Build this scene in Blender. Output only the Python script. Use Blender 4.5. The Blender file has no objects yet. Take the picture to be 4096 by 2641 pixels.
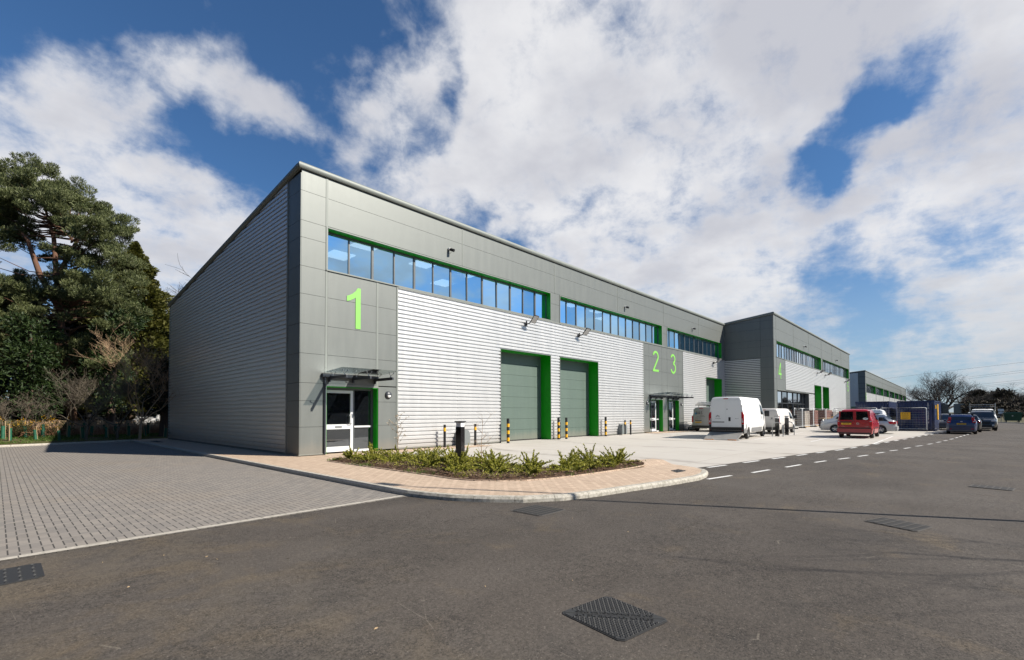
import bpy, bmesh, math, random
import numpy as np
from mathutils import Vector, Matrix
random.seed(7); rng = np.random.default_rng(7)
S = bpy.context.scene
COL = S.collection
R_ = math.radians

# ------------------------------------------------------------------ camera
FPX, HOR, TH, PI_, RO = 1915., 1655., R_(42.8), R_(1.5), R_(0.22)
PYX = HOR - FPX*math.tan(PI_)
fw = Vector((math.cos(TH)*math.cos(PI_), math.sin(TH)*math.cos(PI_), math.sin(PI_)))
rt = Vector((math.sin(TH), -math.cos(TH), 0)); up = rt.cross(fw)
rt, up = rt*math.cos(RO)-up*math.sin(RO), up*math.cos(RO)+rt*math.sin(RO)
CP = Vector((-7.63, -17.73, 1.65))
cd = bpy.data.cameras.new('camera'); cam = bpy.data.objects.new('camera', cd); COL.objects.link(cam)
cam.matrix_world = Matrix(((rt.x, up.x, -fw.x, CP.x), (rt.y, up.y, -fw.y, CP.y), (rt.z, up.z, -fw.z, CP.z), (0, 0, 0, 1)))
cd.sensor_width = 36; cd.lens = FPX*36/4096; cd.shift_y = (PYX-1320.5)/4096
cd.clip_start = .1; cd.clip_end = 6000
S.camera = cam
def look(x, y):                      # direction towards a point of the view
    return (fw + rt*((x-2048)/FPX) - up*((y-PYX)/FPX)).normalized()

# ------------------------------------------------------------------ nodes
class NT:
    def __init__(s, tree):
        s.t = tree; s.n = tree.nodes; s.l = tree.links
    def new(s, typ, ins=None, **kw):
        n = s.n.new(typ)
        for k, v in kw.items(): setattr(n, k, v)
        if ins:
            for k, v in ins.items():
                i = n.inputs[k]
                if isinstance(v, bpy.types.NodeSocket): s.l.new(v, i)
                else: i.default_value = v
        return n
    def m(s, op, a, b=None, c=None, clamp=False):
        n = s.n.new('ShaderNodeMath'); n.operation = op; n.use_clamp = clamp
        for i, v in enumerate((a, b, c)):
            if v is None: continue
            if isinstance(v, bpy.types.NodeSocket): s.l.new(v, n.inputs[i])
            else: n.inputs[i].default_value = v
        return n.outputs[0]
    def mix(s, f, a, b, mode='MIX'):
        n = s.n.new('ShaderNodeMix'); n.data_type = 'RGBA'; n.blend_type = mode
        for i, v in ((0, f), (6, a), (7, b)):
            if isinstance(v, bpy.types.NodeSocket): s.l.new(v, n.inputs[i])
            else: n.inputs[i].default_value = v if i == 0 else (*v[:3], 1)
        return n.outputs[2]
    def noise(s, vec, scale, detail=4, rough=.55, dist=0.):
        n = s.new('ShaderNodeTexNoise', {'Scale': scale, 'Detail': detail, 'Roughness': rough, 'Distortion': dist})
        if vec is not None: s.l.new(vec, n.inputs['Vector'])
        return n.outputs['Fac']
    def ramp(s, f, a, b):            # smooth 0..1 between a and b
        n = s.new('ShaderNodeMapRange', {'Value': f, 'From Min': a, 'From Max': b}); n.interpolation_type = 'SMOOTHSTEP'
        return n.outputs[0]
    def pos(s): return s.n.new('ShaderNodeNewGeometry').outputs['Position']
    def scale(s, v, xyz):
        n = s.n.new('ShaderNodeVectorMath'); n.operation = 'MULTIPLY'; s.l.new(v, n.inputs[0]); n.inputs[1].default_value = xyz
        return n.outputs[0]

def mat(name, col=(.5, .5, .5), rough=.6, metal=0., spec=.5, **kw):
    m = bpy.data.materials.new(name); m.use_nodes = True
    nt = NT(m.node_tree); b = nt.n['Principled BSDF']
    b.inputs['Base Color'].default_value = (*col, 1); b.inputs['Roughness'].default_value = rough
    b.inputs['Metallic'].default_value = metal; b.inputs['Specular IOR Level'].default_value = spec
    for k, v in kw.items(): b.inputs[k.replace('_', ' ')].default_value = v
    return m, nt, b
def bump(nt, b, h, strength, dist=.01):
    n = nt.new('ShaderNodeBump', {'Height': h, 'Strength': strength, 'Distance': dist})
    nt.l.new(n.outputs[0], b.inputs['Normal'])
def simple(name, col, rough=.6, metal=0., var=.12, scale=3., spec=.5):
    col = [v*.82 for v in col]
    m, nt, b = mat(name, col, rough, metal, spec)
    f = nt.noise(nt.pos(), scale, 5)
    c = nt.mix(f, [v*(1-var) for v in col], [min(1, v*(1+var)) for v in col])
    nt.l.new(c, b.inputs['Base Color'])
    r = nt.new('ShaderNodeMapRange', {'Value': f, 'To Min': max(.03, rough-.08), 'To Max': min(1, rough+.08)})
    nt.l.new(r.outputs[0], b.inputs['Roughness'])
    return m

M = {}
def dirt_wall(name, col, rough, metal, grime=.12):
    col = [v*.80 for v in col]
    m, nt, b = mat(name, col, rough, metal)
    p = nt.pos()
    streak = nt.noise(nt.scale(p, (2.2, 2.2, .25)), 1.6, 6, .6)
    big = nt.noise(p, .35, 3)
    c = nt.mix(nt.ramp(streak, .35, .75), [v*(1-grime) for v in col], col)
    c = nt.mix(nt.m('MULTIPLY', big, .5), c, [v*(1-grime*.8) for v in col])
    z = nt.new('ShaderNodeSeparateXYZ', {0: p}).outputs[2]
    low = nt.m('SUBTRACT', 1., nt.ramp(nt.m('ADD', z, nt.m('MULTIPLY', streak, -.5)), .0, .45))
    c = nt.mix(nt.m('MULTIPLY', low, .35), c, (.22, .19, .15))
    nt.l.new(c, b.inputs['Base Color'])
    rr = nt.new('ShaderNodeMapRange', {'Value': streak, 'To Min': rough-.07, 'To Max': rough+.1})
    nt.l.new(rr.outputs[0], b.inputs['Roughness'])
    bump(nt, b, nt.noise(p, 1.1, 2), .12, .02)
    return m
M['panel'] = dirt_wall('grey_green_panel', (.178, .192, .183), .48, .32, .1)
M['clad'] = dirt_wall('silver_cladding', (.71, .71, .705), .38, .48, .08)
M['trim'] = dirt_wall('grey_trim', (.205, .225, .21), .55, .15, .1)
M['sdoor'] = dirt_wall('sectional_door', (.115, .162, .138), .5, .1, .12)
M['gap'] = simple('joint_black', (.02, .02, .02), .9)
M['dark'] = simple('dark_interior', (.018, .02, .022), .9)
M['reveal'] = simple('green_reveal', (.0, .34, .0), .45, 0, .06)
M['revealgrey'] = simple('grey_reveal', (.10, .105, .10), .4, 0, .05)
M['sign'] = simple('lime_sign', (.20, .53, .085), .5, 0, .04)
M['frame'] = simple('window_frame_grey', (.11, .12, .125), .4, .2, .06)
M['frame_dark'] = simple('dark_frame', (.035, .038, .042), .35, .2, .06)
M['alu'] = simple('white_door_frame', (.72, .73, .74), .35, .1, .04)
M['steel'] = simple('galvanised', (.42, .43, .43), .35, .8, .12)
M['galv'] = simple('bright_galvanised', (.66, .67, .67), .45, .3, .08)
M['charcoal'] = simple('charcoal_paint', (.04, .045, .055), .4, 0, .1)
M['black'] = simple('black_plastic', (.012, .012, .013), .45, 0, .2)
M['gloss_black'] = simple('gloss_black_paint', (.008, .008, .009), .08, 0, .2)
M['yellow'] = simple('yellow_tape', (.82, .42, .0), .5, 0, .08)
M['white'] = simple('white_plastic', (.8, .8, .79), .35, 0, .04)
M['roof'] = simple('roof_sheet', (.33, .35, .34), .5, .3, .1)
M['gascab'] = simple('meter_box', (.17, .19, .19), .5, 0, .06)
M['rubber'] = simple('tyre', (.018, .017, .016), .75, 0, .3, 20)
M['rim'] = simple('alloy_rim', (.45, .46, .47), .3, .8, .1)
M['rimsteel'] = simple('steel_rim', (.22, .22, .215), .4, .6, .2)
M['red_lens'] = simple('red_lens', (.45, .01, .02), .12, 0, .1)
M['clear_lens'] = simple('clear_lens', (.62, .62, .63), .08, .3, .1)
M['amber'] = simple('amber_lens', (.75, .22, .0), .2, 0, .1)
M['plate'] = simple('number_plate_yellow', (.75, .42, .01), .4, 0, .04)
M['ink'] = simple('black_print', (.012, .012, .012), .5)
M['inkgrey'] = simple('grey_print', (.2, .2, .2), .4)
M['inkblue'] = simple('blue_print', (.03, .25, .45), .4)
M['inkred'] = simple('red_print', (.55, .05, .04), .4)
M['inkwhite'] = simple('white_print', (.75, .75, .75), .4)
M['bark'] = simple('bark', (.10, .065, .045), .9, 0, .4, 6)
M['bark_red'] = simple('red_bark', (.13, .065, .04), .9, 0, .35, 5)
M['bark_grey'] = simple('grey_bark', (.055, .047, .042), .9, 0, .3, 5)
M['twig'] = simple('dry_twig', (.34, .23, .14), .9, 0, .45, 9)
M['twigpale'] = simple('pale_bark', (.11, .09, .065), .9, 0, .35, 9)
M['bracken'] = simple('dead_bracken', (.26, .13, .065), .9, 0, .5, 7)
M['guard'] = simple('green_mesh_guard', (.008, .10, .055), .6, 0, .4, 25)
M['stake'] = simple('wood_stake', (.36, .26, .15), .8, 0, .3, 20)
M['brick'] = simple('brick_pack', (.17, .065, .045), .8, 0, .3, 6)
M['block'] = simple('concrete_block_pack', (.33, .29, .25), .8, 0, .2, 6)
M['wood'] = simple('pallet_wood', (.38, .27, .16), .8, 0, .3, 9)
M['wrap'] = simple('white_wrap', (.62, .60, .60), .3, 0, .15, 8)
M['skip'] = simple('dark_green_steel', (.012, .075, .045), .5, .1, .2)
M['ramp'] = simple('aluminium_ramp', (.40, .39, .37), .45, .5, .2, 4)
def paint(name, col, rough=.22, metal=0., dirt=.25, dirtcol=(.16, .135, .10)):
    col = [v*.85 for v in col]
    m, nt, b = mat(name, col, rough, metal)
    b.inputs['Coat Weight'].default_value = .6; b.inputs['Coat Roughness'].default_value = .06
    p = nt.n.new('ShaderNodeTexCoord').outputs['Object']
    z = nt.new('ShaderNodeSeparateXYZ', {0: p}).outputs[2]
    n1 = nt.noise(p, 4., 6)
    f = nt.m('SUBTRACT', 1., nt.ramp(nt.m('ADD', z, nt.m('MULTIPLY', n1, -.5)), .0, .75))
    c = nt.mix(nt.m('MULTIPLY', f, dirt), col, dirtcol)
    nt.l.new(c, b.inputs['Base Color'])
    r = nt.m('ADD', nt.m('MULTIPLY', f, .35), rough)
    nt.l.new(r, b.inputs['Roughness'])
    return m
M['pwhite'] = paint('white_vehicle_paint', (.92, .92, .90), .25, dirt=.45)
M['pdirty'] = paint('dusty_white_paint', (.74, .70, .65), .35, dirt=.7)
M['pred'] = paint('red_vehicle_paint', (.34, .004, .014), .25, dirt=.12)
M['psilver'] = paint('silver_vehicle_paint', (.58, .585, .59), .3, .35)
M['pgrey'] = paint('light_grey_vehicle_paint', (.36, .36, .35), .3, .4)
M['pblue'] = paint('dark_blue_vehicle_paint', (.018, .035, .11), .25, .2)
M['pblack'] = paint('black_vehicle_paint', (.012, .012, .014), .2)
M['pgreen'] = paint('near_black_van_paint', (.012, .018, .017), .25)
M['bumper'] = simple('grey_bumper', (.17, .17, .17), .6, 0, .1)
M['cblue'] = paint('navy_container_paint', (.010, .026, .10), .5, 0, .25, (.03, .03, .04))

def glassmat(name, tint, gloss, trans, rough=.02, dark=(.01, .012, .015)):
    m = bpy.data.materials.new(name); m.use_nodes = True
    nt = NT(m.node_tree); nt.n.clear()
    out = nt.new('ShaderNodeOutputMaterial')
    g = nt.new('ShaderNodeBsdfGlossy', {'Color': (*tint, 1), 'Roughness': rough})
    p = nt.pos()
    bump_n = nt.new('ShaderNodeBump', {'Height': nt.noise(p, .7, 1), 'Strength': .12, 'Distance': .02})
    nt.l.new(bump_n.outputs[0], g.inputs['Normal'])
    t = nt.new('ShaderNodeBsdfTransparent', {'Color': (.75, .85, .9, 1)})
    d = nt.new('ShaderNodeBsdfDiffuse', {'Color': (*dark, 1)})
    a = nt.new('ShaderNodeMixShader', {0: trans}); nt.l.new(d.outputs[0], a.inputs[1]); nt.l.new(t.outputs[0], a.inputs[2])
    fr = nt.new('ShaderNodeFresnel', {'IOR': 1.5}).outputs[0]
    f = nt.m('ADD', nt.m('MULTIPLY', fr, 1-gloss), gloss, clamp=True)
    c = nt.new('ShaderNodeMixShader', {0: f}); nt.l.new(a.outputs[0], c.inputs[1]); nt.l.new(g.outputs[0], c.inputs[2])
    nt.l.new(c.outputs[0], out.inputs[0])
    return m
M['glass'] = glassmat('blue_tinted_window_glass', (.50, .78, 1.), .70, .55, dark=(.015, .06, .11))
M['glassd'] = glassmat('door_glass', (.9, .95, 1.), .14, .5)
M['glassf'] = glassmat('shopfront_glass', (.85, .9, .95), .45, .3)
M['glassc'] = glassmat('canopy_glass', (.8, .85, .85), .06, .72, dark=(.05, .06, .06))
M['glasscar'] = glassmat('car_glass', (.8, .87, .9), .05, .12, dark=(.006, .007, .008))

def emis(name, col, st):
    m, nt, b = mat(name, col); b.inputs['Emission Color'].default_value = (*col, 1); b.inputs['Emission Strength'].default_value = st
    return m
M['ceil_lamp'] = emis('ceiling_light_panel', (.7, .88, 1.), 1.3)
M['ceiling'] = simple('ceiling_board', (.45, .50, .55), .8)

# herringbone block paving
def paving(name, ca, cb, joint, jw, cell=.1, stain=(.3, .25, .2), bumpk=.4):
    m, nt, b = mat(name, ca, .85)
    p = nt.pos(); xyz = nt.new('ShaderNodeSeparateXYZ', {0: p})
    x = nt.m('MULTIPLY', xyz.outputs[0], 1/cell); y = nt.m('MULTIPLY', xyz.outputs[1], 1/cell)
    i = nt.m('FLOOR', x); j = nt.m('FLOOR', y); u = nt.m('FRACT', x); v = nt.m('FRACT', y)
    k = nt.m('FLOORED_MODULO', nt.m('ADD', nt.m('SUBTRACT', i, j), .25), 4.)
    k = nt.m('FLOOR', k)
    is_ = [nt.m('COMPARE', k, float(q), .1) for q in range(4)]
    BIG = 9.
    dl = nt.m('ADD', u, nt.m('MULTIPLY', is_[1], BIG)); dr = nt.m('ADD', nt.m('SUBTRACT', 1., u), nt.m('MULTIPLY', is_[0], BIG))
    db = nt.m('ADD', v, nt.m('MULTIPLY', is_[2], BIG)); dt = nt.m('ADD', nt.m('SUBTRACT', 1., v), nt.m('MULTIPLY', is_[3], BIG))
    dx = nt.m('MINIMUM', dl, dr); dy = nt.m('MINIMUM', db, dt)
    jx = nt.m('SUBTRACT', 1., nt.ramp(dx, jw*.5, jw)); jy = nt.m('MULTIPLY', nt.m('SUBTRACT', 1., nt.ramp(dy, jw*.3, jw*.6)), .35)  # joints along Y darker, along X fainter: sun shading put into the colour
    jm = nt.m('MAXIMUM', jx, jy)
    bi = nt.m('SUBTRACT', i, is_[1]); bj = nt.m('SUBTRACT', j, is_[2])
    comb = nt.new('ShaderNodeCombineXYZ', {0: bi, 1: bj})
    wn = nt.new('ShaderNodeTexWhiteNoise', {'Vector': comb.outputs[0]}).outputs[0]
    c = nt.mix(wn, ca, cb)
    n1 = nt.noise(p, .5, 5); n2 = nt.noise(p, 60, 3)
    c = nt.mix(nt.m('MULTIPLY', nt.ramp(n1, .45, .75), .35), c, stain)
    c = nt.mix(nt.m('MULTIPLY', n2, .25), c, [q*.75 for q in ca])
    n3 = nt.noise(nt.scale(p, (1., .25, 1)), 2.1, 6, .7)
    c = nt.mix(nt.m('MULTIPLY', nt.ramp(n3, .58, .72), .4), c, [q*.55 for q in ca])
    moss = nt.m('MULTIPLY', nt.ramp(nt.noise(p, 1.7, 6, .7), .55, .7), jm)
    c = nt.mix(jm, c, joint); c = nt.mix(nt.m('MULTIPLY', moss, .4), c, (.08, .10, .04)); c = nt.mix(1., c, (.84, .83, .82), 'MULTIPLY')
    nt.l.new(c, b.inputs['Base Color'])
    bump(nt, b, nt.m('SUBTRACT', nt.m('MULTIPLY', n2, .3), jm), bumpk, .006)
    return m
M['pave_tan'] = paving('tan_block_paving', (.55, .425, .32), (.44, .33, .245), (.13, .09, .06), .10, .1, (.44, .33, .235))
M['pave_grey'] = paving('grey_block_paving', (.255, .232, .208), (.185, .172, .160), (.045, .042, .038), .10, .1, (.27, .22, .165))

def asphalt():
    m, nt, b = mat('asphalt', (.08, .07, .065), .85, 0, .3)
    p = nt.pos()
    fine = nt.noise(p, 130, 3, .8); grit = nt.noise(p, 46, 4, .75); mid = nt.noise(p, 9, 5, .7); big = nt.noise(p, .45, 5, .6); huge = nt.noise(p, .09, 3)
    str_ = nt.noise(nt.scale(p, (.12, 1.6, 1)), .8, 6, .65, .6)
    c = nt.mix(nt.ramp(big, .3, .7), (.095, .079, .066), (.132, .111, .094))
    c = nt.mix(nt.m('MULTIPLY', nt.ramp(str_, .4, .8), .5), c, (.145, .125, .108))
    c = nt.mix(nt.m('MULTIPLY', nt.ramp(huge, .4, .65), .4), c, (.128, .113, .10))
    xp = nt.new('ShaderNodeSeparateXYZ', {0: p}).outputs[0]
    near = nt.m('SUBTRACT', 1., nt.ramp(xp, -7., -3.5))
    dust = nt.m('MULTIPLY', nt.ramp(nt.m('ADD', nt.noise(nt.scale(p, (.6, .6, 1)), 1.3, 7, .7, .4), nt.m('MULTIPLY', near, .12)), .53, .74), .75)
    c = nt.mix(dust, c, (.19, .145, .095))
    trk = nt.new('ShaderNodeTexWave', {'Scale': .11, 'Distortion': 3.5, 'Detail': 2., 'Detail Scale': .5, 'Vector': nt.scale(p, (.25, 1, 1))}).outputs['Fac']
    c = nt.mix(nt.m('MULTIPLY', nt.m('MULTIPLY', nt.ramp(trk, .75, 1.), nt.ramp(nt.noise(p, .3, 4), .4, .6)), .45), c, (.16, .14, .122))
    c = nt.mix(nt.m('MULTIPLY', nt.m('MULTIPLY', nt.ramp(trk, .35, .0), nt.ramp(nt.noise(p, .4, 4), .45, .6)), .3), c, (.07, .06, .053))
    damp = nt.m('MULTIPLY', nt.ramp(nt.noise(p, .8, 6, .7), .55, .68), .35)
    c = nt.mix(damp, c, (.052, .047, .044))
    zone = nt.ramp(nt.noise(p, .55, 5, .65), .38, .62)
    void = nt.m('MULTIPLY', nt.m('ADD', nt.m('MULTIPLY', zone, .75), .25), nt.ramp(nt.m('ADD', grit, nt.m('MULTIPLY', nt.m('SUBTRACT', mid, .5), .55)), .49, .62))
    c = nt.mix(nt.m('MULTIPLY', void, .62), c, (.030, .027, .025))
    vor = nt.new('ShaderNodeTexVoronoi', {'Scale': 55., 'Vector': p}); vc = nt.new('ShaderNodeSeparateXYZ', {0: vor.outputs['Color']}).outputs[0]
    vs_ = nt.new('ShaderNodeTexVoronoi', {'Scale': 1.7, 'Vector': nt.scale(p, (1., .35, 1))}); vs_.feature = 'DISTANCE_TO_EDGE'
    sc = nt.m('MULTIPLY', nt.m('LESS_THAN', vs_.outputs['Distance'], .0035), nt.ramp(nt.noise(p, 2.2, 4), .57, .62))
    c = nt.mix(nt.m('MULTIPLY', sc, .5), c, (.30, .26, .21))
    chip = nt.m('MULTIPLY', nt.m('SUBTRACT', 1., nt.ramp(vor.outputs['Distance'], .15, .4)), nt.m('GREATER_THAN', vc, .9))
    c = nt.mix(nt.m('MULTIPLY', chip, .6), c, (.34, .30, .25))
    gr = nt.new('ShaderNodeMapRange', {'Value': nt.m('ADD', nt.m('MULTIPLY', nt.noise(p, 27, 4, .8), .6), nt.m('MULTIPLY', nt.noise(p, 75, 3, .8), .4)), 'From Min': .34, 'From Max': .66, 'To Min': .38, 'To Max': 1.6}).outputs[0]
    cg = nt.new('ShaderNodeCombineXYZ', {0: gr, 1: gr, 2: gr}).outputs[0]
    c = nt.mix(1., c, cg, 'MULTIPLY'); xz = nt.new('ShaderNodeSeparateXYZ', {0: p}); dg = nt.m('ADD', nt.m('MULTIPLY', xz.outputs[0], 1.), nt.m('MULTIPLY', xz.outputs[1], -.35))
    bands = nt.m('SINE', nt.m('ADD', nt.m('MULTIPLY', dg, 9.5), nt.m('MULTIPLY', nt.noise(p, .8, 3), 9.)))
    bnd_ = nt.m('MULTIPLY', nt.m('ADD', nt.m('MULTIPLY', bands, .5), .5), nt.m('MULTIPLY', near, nt.ramp(nt.noise(p, .6, 3), .35, .6)))
    c = nt.mix(nt.m('MULTIPLY', bnd_, .28), c, (.18, .15, .115))
    c = nt.mix(1., c, (.54, .545, .55), 'MULTIPLY')
    nt.l.new(c, b.inputs['Base Color'])
    bump(nt, b, nt.m('SUBTRACT', nt.m('ADD', nt.m('MULTIPLY', fine, .5), nt.m('MULTIPLY', grit, .5)), nt.m('MULTIPLY', void, 1.2)), .5, .010)
    return m
M['asphalt'] = asphalt()
def concrete():
    m, nt, b = mat('brushed_concrete', (.5, .47, .42), .85, 0, .3)
    p = nt.pos()
    st = nt.noise(nt.scale(p, (3.5, .25, 1)), 1.4, 7, .7, .3); st2 = nt.noise(nt.scale(p, (.3, 3, 1)), .9, 6, .7, .4)
    big = nt.noise(p, .28, 4); fine = nt.noise(p, 40, 4, .7)
    c = nt.mix(nt.ramp(st, .3, .75), (.56, .53, .49), (.49, .455, .41))
    c = nt.mix(nt.m('MULTIPLY', nt.ramp(st2, .55, .75), .5), c, (.40, .37, .33))
    c = nt.mix(nt.m('MULTIPLY', nt.ramp(big, .48, .72), .4), c, (.44, .40, .35))
    # tyre scuffs
    w = nt.new('ShaderNodeTexWave', {'Scale': .16, 'Distortion': 5., 'Detail': 2., 'Detail Scale': .6, 'Vector': nt.scale(p, (.35, 1, 1))})
    sc = nt.m('MULTIPLY', nt.ramp(w.outputs['Fac'], .96, 1.), nt.ramp(nt.noise(p, .5, 4), .42, .6))
    c = nt.mix(nt.m('MULTIPLY', sc, .55), c, (.22, .20, .18))
    # cast bay joints
    xyz = nt.new('ShaderNodeSeparateXYZ', {0: p})
    for ax, per, off in ((1, 6.8, 1.2), (0, 9.0, 2.5)):
        q = nt.m('ABSOLUTE', nt.m('SUBTRACT', nt.m('FRACT', nt.m('MULTIPLY', nt.m('ADD', xyz.outputs[ax], off), 1/per)), .5))
        jn = nt.m('SUBTRACT', 1., nt.ramp(q, .0, .035/per))
        wd = nt.m('SUBTRACT', 1., nt.ramp(q, .0, .13/per))
        c = nt.mix(nt.m('MULTIPLY', wd, .3), c, (.62, .58, .52))
        c = nt.mix(nt.m('MULTIPLY', jn, .55), c, (.20, .18, .15))
    c = nt.mix(nt.m('MULTIPLY', fine, .15), c, (.3, .28, .25)); c = nt.mix(1., c, (.72,)*3, 'MULTIPLY')
    nt.l.new(c, b.inputs['Base Color']); bump(nt, b, fine, .25, .004)
    return m
M['concrete'] = concrete()
def kerbm(name, col, stain, amt):
    m, nt, b = mat(name, col, .85)
    p = nt.pos(); n1 = nt.noise(p, 13, 7, .75); n2 = nt.noise(p, 60, 3)
    c = nt.mix(nt.m('MULTIPLY', nt.ramp(n1, .42, .62), amt), col, stain)
    c = nt.mix(nt.m('MULTIPLY', n2, .2), c, [v*.7 for v in col]); c = nt.mix(1., c, (.76,)*3, 'MULTIPLY')
    nt.l.new(c, b.inputs['Base Color']); bump(nt, b, n2, .3, .004); return m
M['kerb'] = kerbm('kerb_concrete', (.50, .46, .40), (.20, .19, .15), .5)
M['kerbold'] = kerbm('lichened_kerb', (.50, .47, .41), (.15, .14, .10), .6)
M['paint'] = kerbm('road_paint', (.78, .78, .77), (.4, .38, .35), .35)
def ground_m(name, a, b_, c_, sc=3., bk=.6):
    m, nt, b = mat(name, a, .95, 0, .2)
    p = nt.pos(); n = nt.noise(p, sc, 7, .7); n2 = nt.noise(p, sc*9, 5, .7)
    c = nt.mix(nt.ramp(n, .35, .65), a, b_); c = nt.mix(nt.m('MULTIPLY', nt.ramp(n2, .5, .7), .6), c, c_)
    nt.l.new(c, b.inputs['Base Color']); bump(nt, b, n2, bk, .03); return m
M['soil'] = ground_m('bark_soil', (.055, .032, .02), (.09, .05, .03), (.16, .10, .06), 9)
M['bankm'] = ground_m('rough_bank', (.055, .075, .02), (.10, .075, .04), (.17, .12, .07), 1.1)
M['terrain'] = ground_m('rough_grassland', (.07, .06, .035), (.05, .05, .02), (.10, .08, .05), .3)
M['iron'] = simple('cast_iron', (.040, .040, .040), .55, .3, .35, 30)
M['grate'] = simple('dusty_grating', (.075, .068, .062), .85, 0, .3, 30)
def leafm(name, cols, rough=.6, trans=.25, blot=.35):
    m = bpy.data.materials.new(name); m.use_nodes = True
    nt = NT(m.node_tree); b = nt.n['Principled BSDF']
    r = nt.n.new('ShaderNodeNewGeometry').outputs['Random Per Island']
    cr = nt.n.new('ShaderNodeValToRGB'); nt.l.new(r, cr.inputs[0])
    e = cr.color_ramp.elements
    while len(e) < len(cols): e.new(.5)
    for i, c in enumerate(cols): e[i].position = i/(len(cols)-1); e[i].color = (*[q*.85 for q in c], 1)
    big = nt.noise(nt.pos(), .6, 3)
    c = nt.mix(nt.m('MULTIPLY', nt.ramp(big, .35, .65), blot), cr.outputs[0], [q*.5 for q in cols[0]])
    nt.l.new(c, b.inputs['Base Color']); b.inputs['Roughness'].default_value = rough
    b.inputs['Specular IOR Level'].default_value = .3
    tr = nt.new('ShaderNodeBsdfTranslucent'); nt.l.new(c, tr.inputs[0])
    mx = nt.new('ShaderNodeMixShader', {0: trans}); nt.l.new(b.outputs[0], mx.inputs[1]); nt.l.new(tr.outputs[0], mx.inputs[2])
    nt.l.new(mx.outputs[0], nt.n['Material Output'].inputs[0])
    return m
M['pine'] = leafm('pine_needles', [(.035, .05, .016), (.08, .10, .032), (.145, .165, .06), (.25, .27, .13)])
M['cypress'] = leafm('cypress_sprays', [(.035, .04, .006), (.085, .09, .015), (.15, .14, .03)])
M['darkev'] = leafm('dark_evergreen', [(.008, .012, .004), (.016, .022, .008), (.03, .038, .012)])
M['ivy'] = leafm('ivy_leaves', [(.012, .028, .007), (.025, .048, .012), (.05, .08, .02)])
M['shrub'] = leafm('shrub_leaves', [(.15, .17, .02), (.33, .34, .04), (.60, .56, .12)], .45, .35, .1)
M['grass'] = leafm('grass_blades', [(.05, .10, .015), (.09, .17, .02), (.16, .22, .05)], .6, .3)
M['chips'] = leafm('bark_chips', [(.035, .018, .010), (.09, .05, .03), (.17, .11, .07), (.30, .22, .15)], .9, 0.)
M['gorsef'] = leafm('gorse_flowers', [(.75, .38, .0), (.85, .5, .01)], .6, .2)
M['gorse'] = leafm('gorse_stems', [(.06, .06, .02), (.10, .09, .03)], .8, .1)
M['woods'] = leafm('distant_wood', [(.035, .027, .02), (.06, .045, .032), (.045, .048, .026)], .9, 0.)
M['blossom'] = leafm('dry_flower_heads', [(.45, .38, .28), (.6, .52, .42)], .8, .2)

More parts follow.
